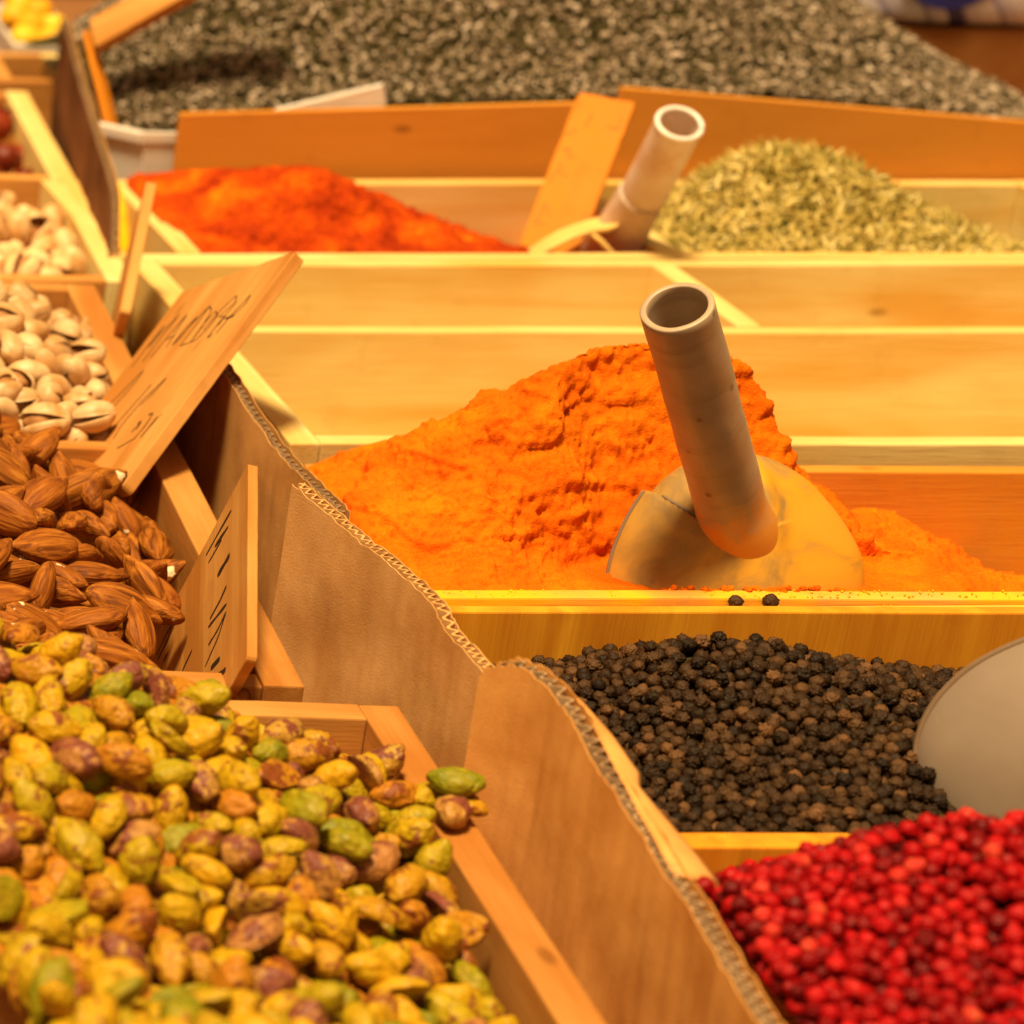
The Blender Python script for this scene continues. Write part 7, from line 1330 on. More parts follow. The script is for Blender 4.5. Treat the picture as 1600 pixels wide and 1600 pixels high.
  4793,7157,16,93,3976,6941,89,101,3803,7175,-153,98,3852,6899,89,111,4678,7142,23,90,4660,7173,3,89,4831,7244,-60,96,3966,7189,-156,94,4018,6055,206,104,4093,6034,217,91,
  3831,6767,183,108,4354,7011,159,103,3809,6869,138,102,3799,7179,-206,103,3787,7071,-82,95,4566,7050,143,107,4110,6189,236,89,4700,6947,223,93,4080,6911,177,102,4532,7020,154,103,
  4069,7151,-96,100,3910,7215,-199,98,3873,6401,213,94,4121,6464,297,89,3979,7162,-125,99,4668,6882,292,94,4054,6934,140,95,3807,7267,-192,106,4410,7023,200,98,4278,6982,191,110,
  4580,7053,185,95,4649,7089,128,91,4700,7007,158,92,4360,7089,85,110,4523,5775,277,110,4067,5774,224,109,3764,5774,173,110,3813,5974,196,112,4277,5908,278,110,4040,5823,250,109,
  3765,5982,196,111,4486,5811,283,108,3798,5870,195,109,4280,5990,274,110,4569,6138,351,112,4378,5776,268,107,4373,5976,299,110,4019,5774,173,107,4187,5808,246,111,4148,5912,256,109,
  4350,6108,345,109,4567,5980,303,108,4111,5773,182,105,4313,5815,269,106,4693,6066,314,111,4220,5774,239,104,4382,6244,367,110,4028,5796,213,105,4300,6014,311,107,4527,6158,338,107,
  4198,5906,262,105,4400,5938,294,106,4411,6160,349,112,3971,5774,180,111,3764,5905,171,109,4065,5775,176,106,3913,5974,231,106,4493,6183,360,106,3894,5772,228,101,3763,5847,127,103,
  4772,6184,342,107,4576,6097,326,105,3832,6016,217,108,3927,5773,164,103,4762,6266,377,108,4649,6066,336,107,4030,5905,227,111,4504,5931,292,106,3904,5903,208,111,4552,6020,320,104,
  4771,6638,436,110,4548,5773,236,106,3850,5772,189,100,4445,5938,302,102,4450,6088,331,108,4202,5774,195,107,4403,5773,229,104,4130,5779,223,99,4469,5868,284,106,4156,5772,189,102,
  3972,5864,218,100,4623,6511,436,111,4645,6190,354,111,4666,5947,293,107,4362,6016,321,102,4586,5772,264,98,4259,6044,299,104,4358,5827,267,108,4708,6289,373,105,4329,5774,259,98,
  3889,5860,198,104,4817,6361,404,105,3858,5913,199,105,4583,6631,428,110,4609,6213,377,104,4268,6129,316,109,4651,6107,358,104,4304,6200,342,104,4714,6502,424,112,4606,6352,386,104,
  4013,5845,217,109,3764,5935,133,110,4436,6427,419,103,3761,5860,169,97,4072,5926,241,112,3846,5772,144,102,4723,6064,347,98,4358,5772,227,99,4311,6113,321,100,4503,5771,236,95,
  4106,5953,258,101,4693,5990,300,112,4793,6450,406,111,4526,5812,303,94,4534,6322,385,105,4468,6365,399,109,3762,6047,173,98,4032,5868,251,97,4772,6396,391,106,3792,5770,208,93,
  4777,6351,385,102,4604,6007,310,106,4135,5858,240,99,3810,5772,170,100,4423,5865,278,103,4903,6489,418,106,4269,5825,260,101,4448,6034,312,95,4017,5949,231,99,4417,6409,380,111,
  4086,5842,249,97,4338,6165,332,99,4224,6026,282,95,4394,6202,351,96,3846,5860,198,92,4725,6392,392,107,4237,5886,250,101,4173,5770,228,91,4489,6286,381,98,4301,5949,287,108,
  4660,5881,298,93,4457,6155,325,108,4178,5860,241,97,4558,6359,399,107,3945,5770,215,90,4562,5788,293,91,4255,6088,302,98,4258,5778,259,90,4445,5770,230,91,4427,5779,264,90,
  4575,6193,353,104,4577,5875,284,105,4512,6033,307,99,4231,5842,246,99,4706,6207,347,103,4246,5770,204,93,4593,6555,433,98,4682,6406,403,103,4317,5770,219,90,4630,6466,428,99,
  3888,5770,147,89,4747,6223,351,99,4319,5891,273,91,3897,6013,219,91,3760,6000,136,91,3786,5971,155,106,3763,6078,142,106,4382,6089,317,100,3955,5935,214,90,4625,5856,267,96,
  4448,6191,355,106,4850,6612,424,97,4808,6490,427,100,3978,5815,206,107,4879,6457,399,94,4279,5769,227,88,3947,5880,185,101,4589,5770,222,90,4473,5803,238,107,4631,5773,227,105,
  4404,5815,272,107,4448,5830,266,101,4522,6403,406,101,4355,6231,329,110,4826,6326,375,104,3992,5985,226,89,4360,6317,379,90,3853,5957,189,90,4416,6063,316,94,4659,6441,407,92,
  3892,5777,186,91,4446,6324,387,94,4425,6229,361,97,4707,6458,403,112,4646,6140,328,107,4972,6599,418,102,4615,6706,426,100,4098,5802,238,90,4512,6477,410,90,4448,6283,380,89,
  4591,5918,288,103,4840,6476,399,101,4475,6484,426,93,4584,6251,363,89,3780,5819,166,107,4665,6295,370,96,4346,6064,305,101,4271,5966,233,108,4467,5986,309,91,4319,6243,354,95,
  3954,5977,219,90,4357,5902,268,89,4146,5818,230,95,4567,6405,401,106,4623,6618,438,94,4516,6081,319,93,4722,6623,419,107,4797,6588,414,92,4698,6690,426,110,4336,6025,286,98,
  4614,6050,315,98,3989,5915,216,89,4680,6624,436,98,4608,6163,341,104,4474,6410,402,97,4708,6348,380,89,3920,5847,169,102,4519,5853,286,110,4480,6061,313,95,4556,6706,427,89,
  4746,6430,405,96,4600,6486,407,92,4611,6290,372,94,4752,6474,407,107,4647,6370,395,90,3860,5825,180,99,4646,5910,274,90,4672,6575,435,98,4486,6326,389,88,4241,6000,249,107,
  3760,5770,129,92,4635,6320,385,92,4602,6429,411,91,4887,6527,405,93,4301,6076,299,96,4428,6124,315,91,4524,5979,298,90,3800,5773,127,89,4340,5953,267,93,4671,6339,389,89,
  4540,6641,420,92,4827,6697,428,93,4566,6546,402,92,4935,6594,391,110,4375,6355,384,95,4512,6363,395,91,4937,6679,418,91,4396,5900,273,89,4908,6620,417,90,4440,6469,403,104,
  4387,6329,349,103,4447,6380,364,91,4629,5772,272,99,4119,5927,226,93,4513,6276,344,107,3805,5922,176,91,4537,6444,409,99,4789,6253,345,89,4701,6261,338,98,4417,5984,295,96,
  4570,6337,359,103,4421,6305,360,95,4292,5883,245,92,4585,6586,404,110,4468,6264,347,103,4556,6267,339,95,4761,6604,402,101,4689,6040,278,98,3891,5951,201,90,4495,6524,426,98,
  4380,5958,258,97,3792,6021,192,103,4737,6065,302,96,4624,6005,268,104,4892,6663,417,92,4668,5851,268,103,4666,6529,424,106,4847,6547,417,100,4743,6330,361,107,4179,5946,253,100,
  4533,6199,353,90,3890,5997,178,109,3780,6037,136,98,4776,6514,414,92,4669,6483,414,102,4826,6421,381,109,4721,6024,303,92,4720,6150,310,111,4351,6309,342,89,4763,6104,340,106,
  4283,6171,317,92,4669,6006,264,98,4543,6600,410,95,4533,5895,286,92,4863,6310,356,95,4751,6760,401,104,4744,6191,307,106,4949,6541,405,110,4382,5864,268,91,4399,6024,300,98,
  4856,6676,406,94,4815,6218,325,112,4893,6424,379,92,4605,6529,401,92,4623,6754,409,97,4542,6308,345,91,4218,5963,254,94,4613,6118,304,92,4609,6396,387,96,4297,6041,275,98,
  4825,6309,333,102,4001,5961,190,110,4014,5820,176,104,4631,6577,415,111,4850,6380,376,110,4519,5813,234,108,3870,6041,173,111,4262,6040,252,96,4659,6258,348,100,4543,6141,299,96,
  4882,6589,399,110,4675,6080,275,97,4594,5972,265,104,4455,6436,374,103,4440,5927,258,102,3781,5890,129,111,4325,5855,254,99,4332,5821,226,105,4493,6003,280,107,4489,6227,350,90,
  4554,5939,277,88,4791,6299,372,96,4581,6299,345,89,3776,6122,148,105,4331,6198,304,106,4479,6559,405,107,4648,5969,257,100,4462,6513,397,108,4741,6665,416,100,3924,5800,198,97,
  4378,6275,332,111,4201,6003,231,97,4965,6674,388,94,4893,6380,386,90,4645,6045,275,105,4385,6130,329,91,4485,6110,318,90,4221,6039,242,97,3777,5807,124,93,4695,6820,366,107,
  4859,6827,339,107,3831,5890,173,97,4435,6342,353,93,4548,6092,296,89,4835,6580,391,110,4353,6104,284,109,3978,5916,176,97,3934,5922,178,105,4657,6700,412,89,4151,5956,220,106,
  4745,6264,335,102,3974,6041,198,107,5003,6748,379,94,4730,6793,379,97,4359,5999,261,99,4939,6479,397,92,4819,6631,408,88,4578,5806,239,97,4372,6042,267,109,4683,6169,335,98,
  5002,6698,388,98,4787,6333,343,106,4722,6099,322,95,3807,5855,151,110,4270,5919,232,107,3916,6039,190,108,4612,6326,349,102,4681,6110,323,100,5001,6659,400,98,3853,5865,143,109,
  3821,5810,183,90,4399,6235,321,97,4529,6514,397,106,4362,6149,297,106,4585,6157,304,98,4770,6230,312,109,4317,6155,294,104,4621,5817,241,107,4133,5810,191,94,4293,7269,-11,108,
  4314,5925,246,106,4867,6732,395,99,4631,6792,368,97,4448,6007,278,99,4821,6265,319,108,4632,6976,192,89,3846,5999,179,95,4376,6192,311,105,4465,5965,270,110,4494,6604,417,101,
  4573,6507,384,102,3935,5998,177,94,4578,6456,387,99,4631,6224,324,110,4648,6413,373,106,4810,6820,353,99,4607,5893,250,108,4623,6252,368,90,4623,6653,417,92,4884,6394,347,104,
  4498,6149,302,109,4509,5964,263,94,4175,5811,198,97,5062,6783,348,101,4874,6349,339,108,4966,6630,387,109,4079,5866,189,92,4056,5827,187,95,4484,5926,253,94,4181,5925,211,93,
  3951,5814,167,102,4663,6652,415,89,4084,5996,208,89,4257,5802,227,90,4477,6091,284,94,4225,5929,225,107,4907,6766,373,94,3945,6015,213,89,4119,5873,203,100,4619,5936,257,98,
  4788,6190,301,94,3979,5849,175,104,4871,6498,374,108,4219,5816,210,111,4594,6080,288,99,4717,7129,38,108,4794,6547,394,109,4717,6734,412,90,3830,5970,152,97,4087,5879,230,92,
  4316,6009,251,99,4463,6308,352,97,4502,5885,259,99,4044,5977,207,112,4526,6560,401,105,4625,6165,302,90,4624,6456,383,112,4536,6014,276,99,4110,5833,216,94,4559,6052,286,107,
  4481,6473,384,98,4550,5976,260,100,4489,5844,251,100,4768,6377,351,93,4552,6190,312,110,4921,6507,370,107,4651,6123,284,100,4476,6200,318,108,4008,7286,-117,111,4320,7248,23,111,
  3832,6125,162,100,4139,7071,80,108,4311,5864,212,103,4852,6254,347,93,3807,6087,158,107,4308,6113,276,105,4275,5838,218,100,4052,6024,213,101,4903,6464,362,110,3975,5997,188,93,
  4255,7042,103,109,4636,6501,390,103,4318,7136,106,106,4380,5894,232,93,4203,7101,89,99,4526,5920,255,95,4867,6550,380,92,4726,6301,335,89,4704,6540,401,102,4425,6049,275,109,
  4375,5811,229,98,4541,5852,246,100,4650,5882,244,97,3811,6010,153,103,4203,5889,220,102,4658,6337,347,112,4422,6196,317,105,4503,6435,382,101,4690,6914,307,111,4160,5998,226,91,
  4540,6474,379,96,4192,5850,204,89,4657,6190,310,95,4263,5878,217,91,3819,5810,139,109,3916,5962,173,93,4678,6228,322,95,4873,6631,399,89,4446,6233,324,99,4686,6848,323,107,
  4712,7098,76,106,4542,6388,367,99,4795,6670,414,104,4187,7081,18,103,3890,5928,165,105,4975,6932,223,106,4405,6008,258,112,4668,6460,372,92,4716,6081,270,89,4018,5920,187,92,
  5000,6964,172,90,4033,7221,-56,103,4423,6268,336,98,4631,6375,359,92,3898,5809,159,104,4560,6798,378,95,4935,6793,354,103,4270,7076,62,111,3957,5960,182,95,3998,5884,192,91,
  4703,6337,342,94,4781,6142,322,101,4525,6231,326,107,4549,5817,268,96,4512,6068,280,96,4295,5802,214,88,4684,6300,331,103,4472,6041,277,93,4668,5920,241,94,4859,6286,323,91,
  4906,7126,21,98,4794,6501,375,110,4897,7246,-75,99,4515,7284,52,107,3825,5901,132,96,4073,7253,-66,93,4944,7188,-41,95,4515,7130,61,108,4573,6831,343,96,3852,6085,171,107,
  4785,6431,364,100,4080,6348,260,102,4779,6069,315,103,3893,5883,159,103,4808,6973,181,94,4255,7067,134,103,4577,6119,287,96,4577,5923,249,88,3917,6882,141,104,4582,6378,363,90,
  4792,6110,289,111,4429,5808,235,95,4741,6564,397,102,4197,5963,218,94,4576,6229,326,106,4897,6835,317,93,4012,6012,202,97,4901,7184,-36,89,4924,6647,393,98,4736,5968,264,103,
  4689,5908,280,106,4057,5852,221,95,4741,6948,213,99,4434,6093,288,102,3828,6049,158,92,4605,7049,122,91,4544,7158,25,102,4511,7180,4,97,4422,5966,258,93,4656,6822,347,93,
  4722,6231,312,99,4711,6007,258,94,4394,6081,278,94,4545,7207,-11,109,4767,6073,269,110,4930,6939,213,103,4649,6615,406,90,4339,5890,234,95,4872,6900,261,107,4732,6043,266,101,
  4124,5989,208,96,4918,7217,-53,90,4786,6914,252,101,4602,6040,278,91,4395,6120,291,94,4679,6377,365,111,4758,6463,365,91,4464,7284,29,99,4944,6711,395,101,4277,6082,263,103,
  3832,6394,195,106,3845,5929,158,101,4940,7249,-81,98,4487,7100,80,92,4982,6819,333,108,4761,6008,262,111,4805,6390,359,89,3842,7168,-141,90,4727,6371,352,96,4626,7254,-51,96,
  4408,5847,237,108,4400,7175,-7,107,4421,5890,243,96,4388,6383,359,89,4741,6515,386,110,4654,5843,228,92,4049,5893,186,95,4522,6353,358,90,4122,7022,69,107,4085,7099,45,88,
  4918,6906,251,107,4766,6982,189,105,4857,6450,361,107,4931,6864,332,98,4760,7134,27,95,4607,6268,336,95,4696,6429,367,102,4400,5926,244,88,4558,7126,53,92,4624,6886,294,99,
  4636,6084,296,100,4142,6900,215,105,5015,6937,205,94,4332,6065,262,104,4158,5889,216,103,4960,6905,259,88,3783,7287,-263,106,3829,7008,-19,104,3862,5821,139,92,4966,7074,66,99,
  5123,7136,-8,93,4578,6011,269,91,3999,7104,22,108,4827,6357,341,108,4027,5860,179,88,4090,5908,198,110,4858,7088,74,89,4272,6922,251,100,4045,6435,267,89,4815,6885,283,98,
  5000,6890,269,108,4933,7054,94,109,4588,7150,24,89,4183,6995,130,91,4813,6461,369,91,4399,7095,65,95,4007,7242,-97,106,4886,6937,226,108,4405,6159,299,94,4932,7156,-8,111,
  4862,6867,298,98,4934,6436,380,97,4597,6860,319,90,4743,6918,250,95,4504,6317,355,92,4733,6844,336,111,5104,6797,334,108,4959,6530,360,100,4790,7059,94,99,4152,5846,200,94,
  3912,7250,-125,95,4815,7128,38,97,4762,6031,300,97,4911,6554,382,104,4679,6156,293,98,4462,5891,248,93,5064,7067,62,94,4874,7065,106,100,4460,6128,291,92,4221,7076,53,112,
  4701,6916,261,103,4692,5968,259,100,4152,6192,258,103,3857,6833,144,88,4498,6393,371,98,4985,7190,-41,93,4969,7093,109,108,4375,7035,125,90,4905,6875,292,107,4053,5934,200,91,
  5108,7163,-37,91,4266,7287,-46,105,4691,6493,379,93,4906,7025,120,98,4477,6351,355,101,3871,5965,155,88,4467,7068,103,103,4723,6881,285,96,4660,5805,262,103,4209,6881,265,94,
  4135,6407,285,104,4859,6966,191,112,3808,5938,139,90,4962,7219,-63,90,4863,7028,134,109,4094,6952,133,107,4087,5804,200,90,4076,7288,-91,101,
 ]),
}
# ------------------------------------------------------------------ powder heaps
def powder_heap(name, key, label, mat, step, rough, cav=(), lumps=1.0, mix_attr=False, floor=-58):
    d = HEAPS[key]
    x0, x1 = d['x']; y0, y1 = d['y']
    nx, ny = int((x1 - x0) / step) + 1, int((y1 - y0) / step) + 1
    xs, ys = np.linspace(x0, x1, nx), np.linspace(y0, y1, ny)
    X, Y = np.meshgrid(xs, ys)
    Z = heap_z(key, X, Y)
    gx, gy = np.gradient(Z, axis=1) / step, np.gradient(Z, axis=0) / step
    nl = np.sqrt(1 + gx ** 2 + gy ** 2); NX, NY, NZ = -gx / nl, -gy / nl, 1 / nl     # the crumbs stand out along the slope's normal
    N = noise.noise; Vn = noise.voronoi
    A = np.zeros_like(Z)
    for j in range(ny):
        y = ys[j]
        for i in range(nx):
            x = xs[i]; p = Vector((x, y, Z[j, i]))
            a = N(p / 21) * 3.8 + N(p / 8.0) * 1.6 + N(p / 4.0) * .9 + N(p / 2.0) * .55
            led = N(Vector((x / 24, y / 20, Z[j, i] / 9)) + Vector((4, 9, 1)))     # small ledges where the powder has slumped
            a += 1.7 * smoothstep(.04, .18, led) - .85
            clump = N(p / 11 + Vector((3, 3, 3)))
            if clump > .02:
                dd = Vn(p / 4.6)[0][0]
                a += lumps * max(0, .55 - dd) * 3.0 * min(1, clump * 4)
            dd = Vn(p / 2.3)[0][0]
            a += lumps * max(0, .5 - dd) * 1.9 * smoothstep(-.25, .25, N(p / 15 + Vector((8, 1, 0))))
            pit = N(p / 2.6 + Vector((1, 7, 3)))
            a -= lumps * 1.7 * max(0, pit - .25) * 2
            dd = Vn(p / 6.5 + Vector((2, 2, 5)))[0][0]
            a += lumps * max(0, .48 - dd) * 3.6 * smoothstep(.0, .3, N(p / 13 + Vector((1, 5, 9))))
            if key == 'turmeric' and 452 < x < 580 and y < 948: a *= .45
            e = min(1, min(x - x0, x1 - x, y - y0 + 1.5, y1 - y) / 5 + .12)
            A[j, i] = a * rough * max(e, 0)
    X, Y, Z = X + A * NX, Y + A * NY, Z + A * NZ
    for (cx, cy, rx, ry, dep) in cav:
        Z -= dep * np.exp(-(((X - cx) / rx) ** 2 + ((Y - cy) / ry) ** 2))
    v = np.stack([X, Y, Z], -1).reshape(-1, 3)
    v = np.concatenate([v, np.stack([X, Y, np.full_like(Z, floor)], -1)[[0, -1]].reshape(-1, 3),
                        np.stack([X, Y, np.full_like(Z, floor)], -1)[:, [0, -1]].reshape(-1, 3)])
    ii = np.arange((ny - 1) * nx).reshape(ny - 1, nx)[:, :-1].ravel()
    f = np.stack([ii, ii + 1, ii + nx + 1, ii + nx], 1).tolist()
    o = nx * ny
    for i in range(nx - 1):
        f.append([o + i, o + i + 1, i + 1, i]); b = o + nx; t = (ny - 1) * nx; f.append([b + i + 1, b + i, t + i, t + i + 1])
    c = o + 2 * nx
    for j in range(ny - 1):
        f.append([c + 2 * (j + 1), c + 2 * j, j * nx, (j + 1) * nx]); f.append([c + 2 * j + 1, c + 2 * j + 3, (j + 1) * nx + nx - 1, j * nx + nx - 1])
    ob = mesh_obj(name, v, f, mat, smooth=True)
    return thing(ob, label, 'powder heap', 'heaps of ground spice')
powder_heap('turmeric_heap', 'turmeric', 'tall crumbly heap of bright orange turmeric powder around the grey scoop', TURMERIC, .6, 1.0,
            cav=((468, 934, .8, 6, 1.6), (424, 950, 4.5, 3.5, 5.5), (436, 966, 3, 2.5, 3.5), (414, 938, 2.5, 2, 3), (446, 934, 3, 1.6, 2.5)))
powder_heap('paprika_heap', 'paprika', 'red-orange heap of paprika powder behind the empty compartments', PAPRIKA, .9, 1.0, lumps=1.0)

YELLOW_POWDER = powder('yellow_powder', [(.36, (.86, .42, .006)), (.6, (.92, .52, .012))])
sp_ = powder_heap('yellow_powder_heap', 'spill', 'small spill of yellow powder in the narrow gap left of the paprika', YELLOW_POWDER, 1.0, .5, lumps=.5)

# ------------------------------------------------------------------ seeds and nuts
def unpack(key):
    vis, flat = PILES[key]
    w = 4 if key in ('black', 'pink') else 8
    a = np.array(flat, float).reshape(-1, w)
    q = a[:, 4:] / 99.0 if w == 8 else RNG.normal(size=(len(a), 4))
    return a[:, :3] / 10.0, q / np.linalg.norm(q, axis=1)[:, None], a[:, 3] / 100.0, vis

def ico(sub):
    bm = bmesh.new(); bmesh.ops.create_icosphere(bm, subdivisions=sub, radius=1)
    v = np.array([x.co[:] for x in bm.verts]); f = [[w.index for w in p.verts] for p in bm.faces]
    bm.free(); return v, f

def raw_mesh(name, v, f, mat=None, smooth=True):
    me = bpy.data.meshes.new(name); me.from_pydata([tuple(p) for p in np.asarray(v) * S], [], f)
    if smooth: me.polygons.foreach_set('use_smooth', [True] * len(me.polygons))
    if mat: me.materials.append(mat)
    me.update(); return me

def pistachio_shape(seed, sub=4):
    v, f = ico(sub); out = []
    half = seed % 3 == 2                              # some kernels are split halves with a flat face
    for p in v:
        t = p[0]
        k = 1 - .20 * max(0, t) ** 2 - .05 * max(0, -t) ** 2
        bend = .07 * t * t
        w = Vector((p[0] * 1.3 + seed * 5.1, p[1] * 1.3, p[2] * 1.3))
        d = 1 + .14 * noise.noise(w) + .075 * noise.noise(w * 2.2)
        d += .06 * abs(noise.noise(Vector((p[0] * 1.4 + seed, p[1] * 5, p[2] * 5)))) 
        g = .06 * math.exp(-(p[1] / .10) ** 2) if p[2] > 0 else 0     # the seam between the two halves
        x, y, z = p[0] * 7.8 * d, p[1] * 4.95 * k * d, (p[2] * (1 - g) + bend) * 4.5 * k * d
        if half and z < -.4: z = -.4 + (z + .4) * .12
        out.append((x, y, z))
    return out, f

def almond_shape(seed, sub=5):
    v, f = ico(sub); out = []
    for p in v:
        t = p[0]; th = math.atan2(p[2], p[1]); r = math.hypot(p[1], p[2])
        k = (1 - .52 * max(0, t) ** 1.7) * (1 - .12 * max(0, -t) ** 2)
        groove = noise.noise(Vector((t * .9 + seed * 3, math.cos(th) * 3.6, math.sin(th) * 3.6)))
        groove2 = noise.noise(Vector((t * 1.6 + seed * 3, math.cos(th) * 8, math.sin(th) * 8 + 4)))
        d = 1 + (.050 * groove + .022 * groove2) * min(1, r * 1.6) + .04 * noise.noise(Vector(p) * 1.2 + Vector((seed, 0, 0)))
        x = p[0] * 12.8
        if t > .8: x += (t - .8) * 5
        out.append((x, p[1] * 6.95 * k * d, p[2] * 4.5 * k ** .6 * d + .5 * t * t * (1 if seed % 2 else -1)))
    return out, f

def cashew_shape():
    v, f = ico(4); out = []
    for p in v:
        a = p[0] * 1.5; R = 8; r = 4.2 * (1 - .25 * p[0])
        out.append(((R + p[1] * r) * math.sin(a), (R + p[1] * r) * math.cos(a) - R, p[2] * r * .9))
    return out, f

def shell_shape(seed, gap):
    """two half shells hinged at the blunt end, gap in degrees"""
    V, F = [], []
    n, m = 20, 14
    for side in (1, -1):
        rot = math.radians(gap) * side
        for (sc_, flip) in ((1.0, False), (.90, True)):
            b = len(V)
            for i in range(n + 1):
                t = -math.cos(math.pi * i / n)         # along x
                k = math.sqrt(max(0, 1 - t * t)) * (1 - .16 * max(0, t))
                for j in range(m + 1):
                    a = math.pi * j / m
                    x = t * 8.9 * sc_
                    y = math.sin(a) * k * 5.9 * sc_ * side + .02 * side
                    z = math.cos(a) * k * 5.5 * sc_
                    w = 1 + .05 * noise.noise(Vector((x * .16 + seed * 4, y * .16, z * .16))) + .012 * noise.noise(Vector((x * .2, a * 4, seed)))
                    x, y, z = x * w, y * w, z * w
                    hx = -7.4
                    dx = x - hx
                    V.append((hx + dx * math.cos(rot) - y * math.sin(rot), dx * math.sin(rot) + y * math.cos(rot), z))
            for i in range(n):
                for j in range(m):
                    q = (b + i * (m + 1) + j, b + (i + 1) * (m + 1) + j, b + (i + 1) * (m + 1) + j + 1, b + i * (m + 1) + j + 1)
                    F.append(q if (flip ^ (side < 0)) else q[::-1])
        # rims join outer and inner skins
        b0 = len(V) - 2 * (n + 1) * (m + 1); b1 = b0 + (n + 1) * (m + 1)
        for j in (0, m):
            for i in range(n):
                F.append((b0 + i * (m + 1) + j, b0 + (i + 1) * (m + 1) + j, b1 + (i + 1) * (m + 1) + j, b1 + i * (m + 1) + j))
    return V, F

def corn_shape(seed, sub, r, wr, dent=0):
    v, f = ico(sub); out = []
    for p in v:
        w = Vector(p)
        d = 1 + wr * (abs(noise.noise(w * 2.6 + Vector((seed * 3, 0, 0)))) * 2 - .5) + wr * .4 * noise.noise(w * 5 + Vector((0, seed, 0)))
        d -= dent * math.exp(-((1 - p[2]) / .10))
        out.append(tuple(c * r * d for c in p))
    return out, f

def place(name, me, pos, q, s, label, cat, group, parent=None):
    o = bpy.data.objects.new(name, me); COL.objects.link(o)
    o.location = [c * S for c in pos]; o.rotation_mode = 'QUATERNION'; o.rotation_quaternion = q; o.scale = (s, s, s)
    return thing(o, label, cat, group)

def qmat(q):
    w, x, y, z = q.T
    return np.stack([np.stack([1 - 2 * (y * y + z * z), 2 * (x * y - z * w), 2 * (x * z + y * w)], -1),
                     np.stack([2 * (x * y + z * w), 1 - 2 * (x * x + z * z), 2 * (y * z - x * w)], -1),
                     np.stack([2 * (x * z - y * w), 2 * (y * z + x * w), 1 - 2 * (x * x + y * y)], -1)], 1)

def merged(name, shapes, pos, q, sc, mats, label, pick=None, cat=None):
    """the rest of a pile, one object: copies of the shapes with a tint per copy"""
    vs_, fs_, tn, mi = [], [], [], []
    R_ = qmat(q); off = 0
    for i in range(len(pos)):
        k = i % len(shapes); v, f = shapes[k]
        v = np.asarray(v) * sc[i] @ R_[i].T + pos[i]
        vs_.append(v); f = np.asarray(f); fs_.append(f + off); off += len(v)
        tn.append(np.full(len(v), (i * .6180339) % 1)); mi.append(np.full(len(f), 0 if pick is None else pick[i]))
    v = np.concatenate(vs_) * S; f = np.concatenate(fs_); w = f.shape[1]
    me = bpy.data.meshes.new(name)
    me.vertices.add(len(v)); me.vertices.foreach_set('co', v.ravel())
    me.loops.add(f.size); me.loops.foreach_set('vertex_index', f.ravel().astype(np.int32))
    me.polygons.add(len(f)); me.polygons.foreach_set('loop_start', np.arange(0, f.size, w, dtype=np.int32)); me.polygons.foreach_set('loop_total', np.full(len(f), w, np.int32))
    me.polygons.foreach_set('use_smooth', np.ones(len(f), bool))
    for m in mats: me.materials.append(m)
    me.polygons.foreach_set('material_index', np.concatenate(mi).astype(np.int32))
    at = me.attributes.new('tint', 'FLOAT', 'POINT'); at.data.foreach_set('value', np.concatenate(tn).astype(np.float32))
    me.update(calc_edges=True); me.validate()
    o = bpy.data.objects.new(name, me); COL.objects.link(o)
    o['label'] = label; o['kind'] = 'stuff'
    if cat: o['category'] = cat
    return o

# --- loose turmeric crumbs along the front rim and ledge
n = 260
cx = np.concatenate([RNG.uniform(380, 640, 150), RNG.normal(520, 45, n - 150)])
cy = np.where(RNG.random(n) < .75, RNG.uniform(908.8, 915, n), RNG.uniform(904.2, 908, n))
cr = RNG.uniform(.12, .55, n) ** 1.3
cz = np.where(cy > 908.5, 0, -2.6) + cr * .4
cq = RNG.normal(size=(n, 4)); cq /= np.linalg.norm(cq, axis=1)[:, None]
merged('turmeric_crumbs', [corn_shape(k, 2, 1.0, .5) for k in range(4)], np.stack([cx, cy, cz], 1), cq, cr, [YELLOW_POWDER], 'yellow-orange turmeric crumbs spilled along the yellow front rim')

n = 70                                                       # a low bank of crumbs against the foot of the scoop
cx = RNG.normal(505, 18, n); cy = RNG.uniform(914.4, 917.2, n); cr = RNG.uniform(.5, 1.5, n); cz = RNG.uniform(-1.5, .35, n)
cq = RNG.normal(size=(n, 4)); cq /= np.linalg.norm(cq, axis=1)[:, None]
merged('turmeric_crumbs', [corn_shape(k, 3, 1.0, .5) for k in range(4)], np.stack([cx, cy, cz], 1), cq, cr, [TURMERIC], 'orange turmeric crumbs heaped against the foot of the scoop')

# --- shelled green pistachios in the foreground
def where_pistachio(p):
    x, y, z = p
    if y < 622: return 'in the blurred pile nearest the camera'
    if x > 318 - (826 - y) * .10 and z > 2 and y < 800: return 'lying up against or on the right crate rail'
    if y > 762: return 'along the ridge of the heap facing the almonds'
    if x < 235: return 'on the left flank of the heap'
    if y > 695: return 'on the middle slope of the heap below the ridge'
    return 'on the lower slope of the heap beside the rail'
SHAPES_P = [pistachio_shape(k) for k in range(8)]
kinds = ['yellow', 'green', 'tan', 'mauve']
words = {'yellow': 'yellow shelled pistachio kernel', 'green': 'green shelled pistachio kernel', 'tan': 'tan skinned pistachio kernel', 'mauve': 'purplish brown skinned pistachio kernel'}
MESH_P = {(k, m): raw_mesh('pistachio_kernel', *SHAPES_P[k], PISTACHIO[m]) for k in range(8) for m in kinds}
pos, q, sc, vis = unpack('pistachio')
NI = min(300, vis)
pick = RNG.choice(4, len(pos), p=[.40, .20, .26, .14])
pick[pos[:, 1] < 610] %= 2
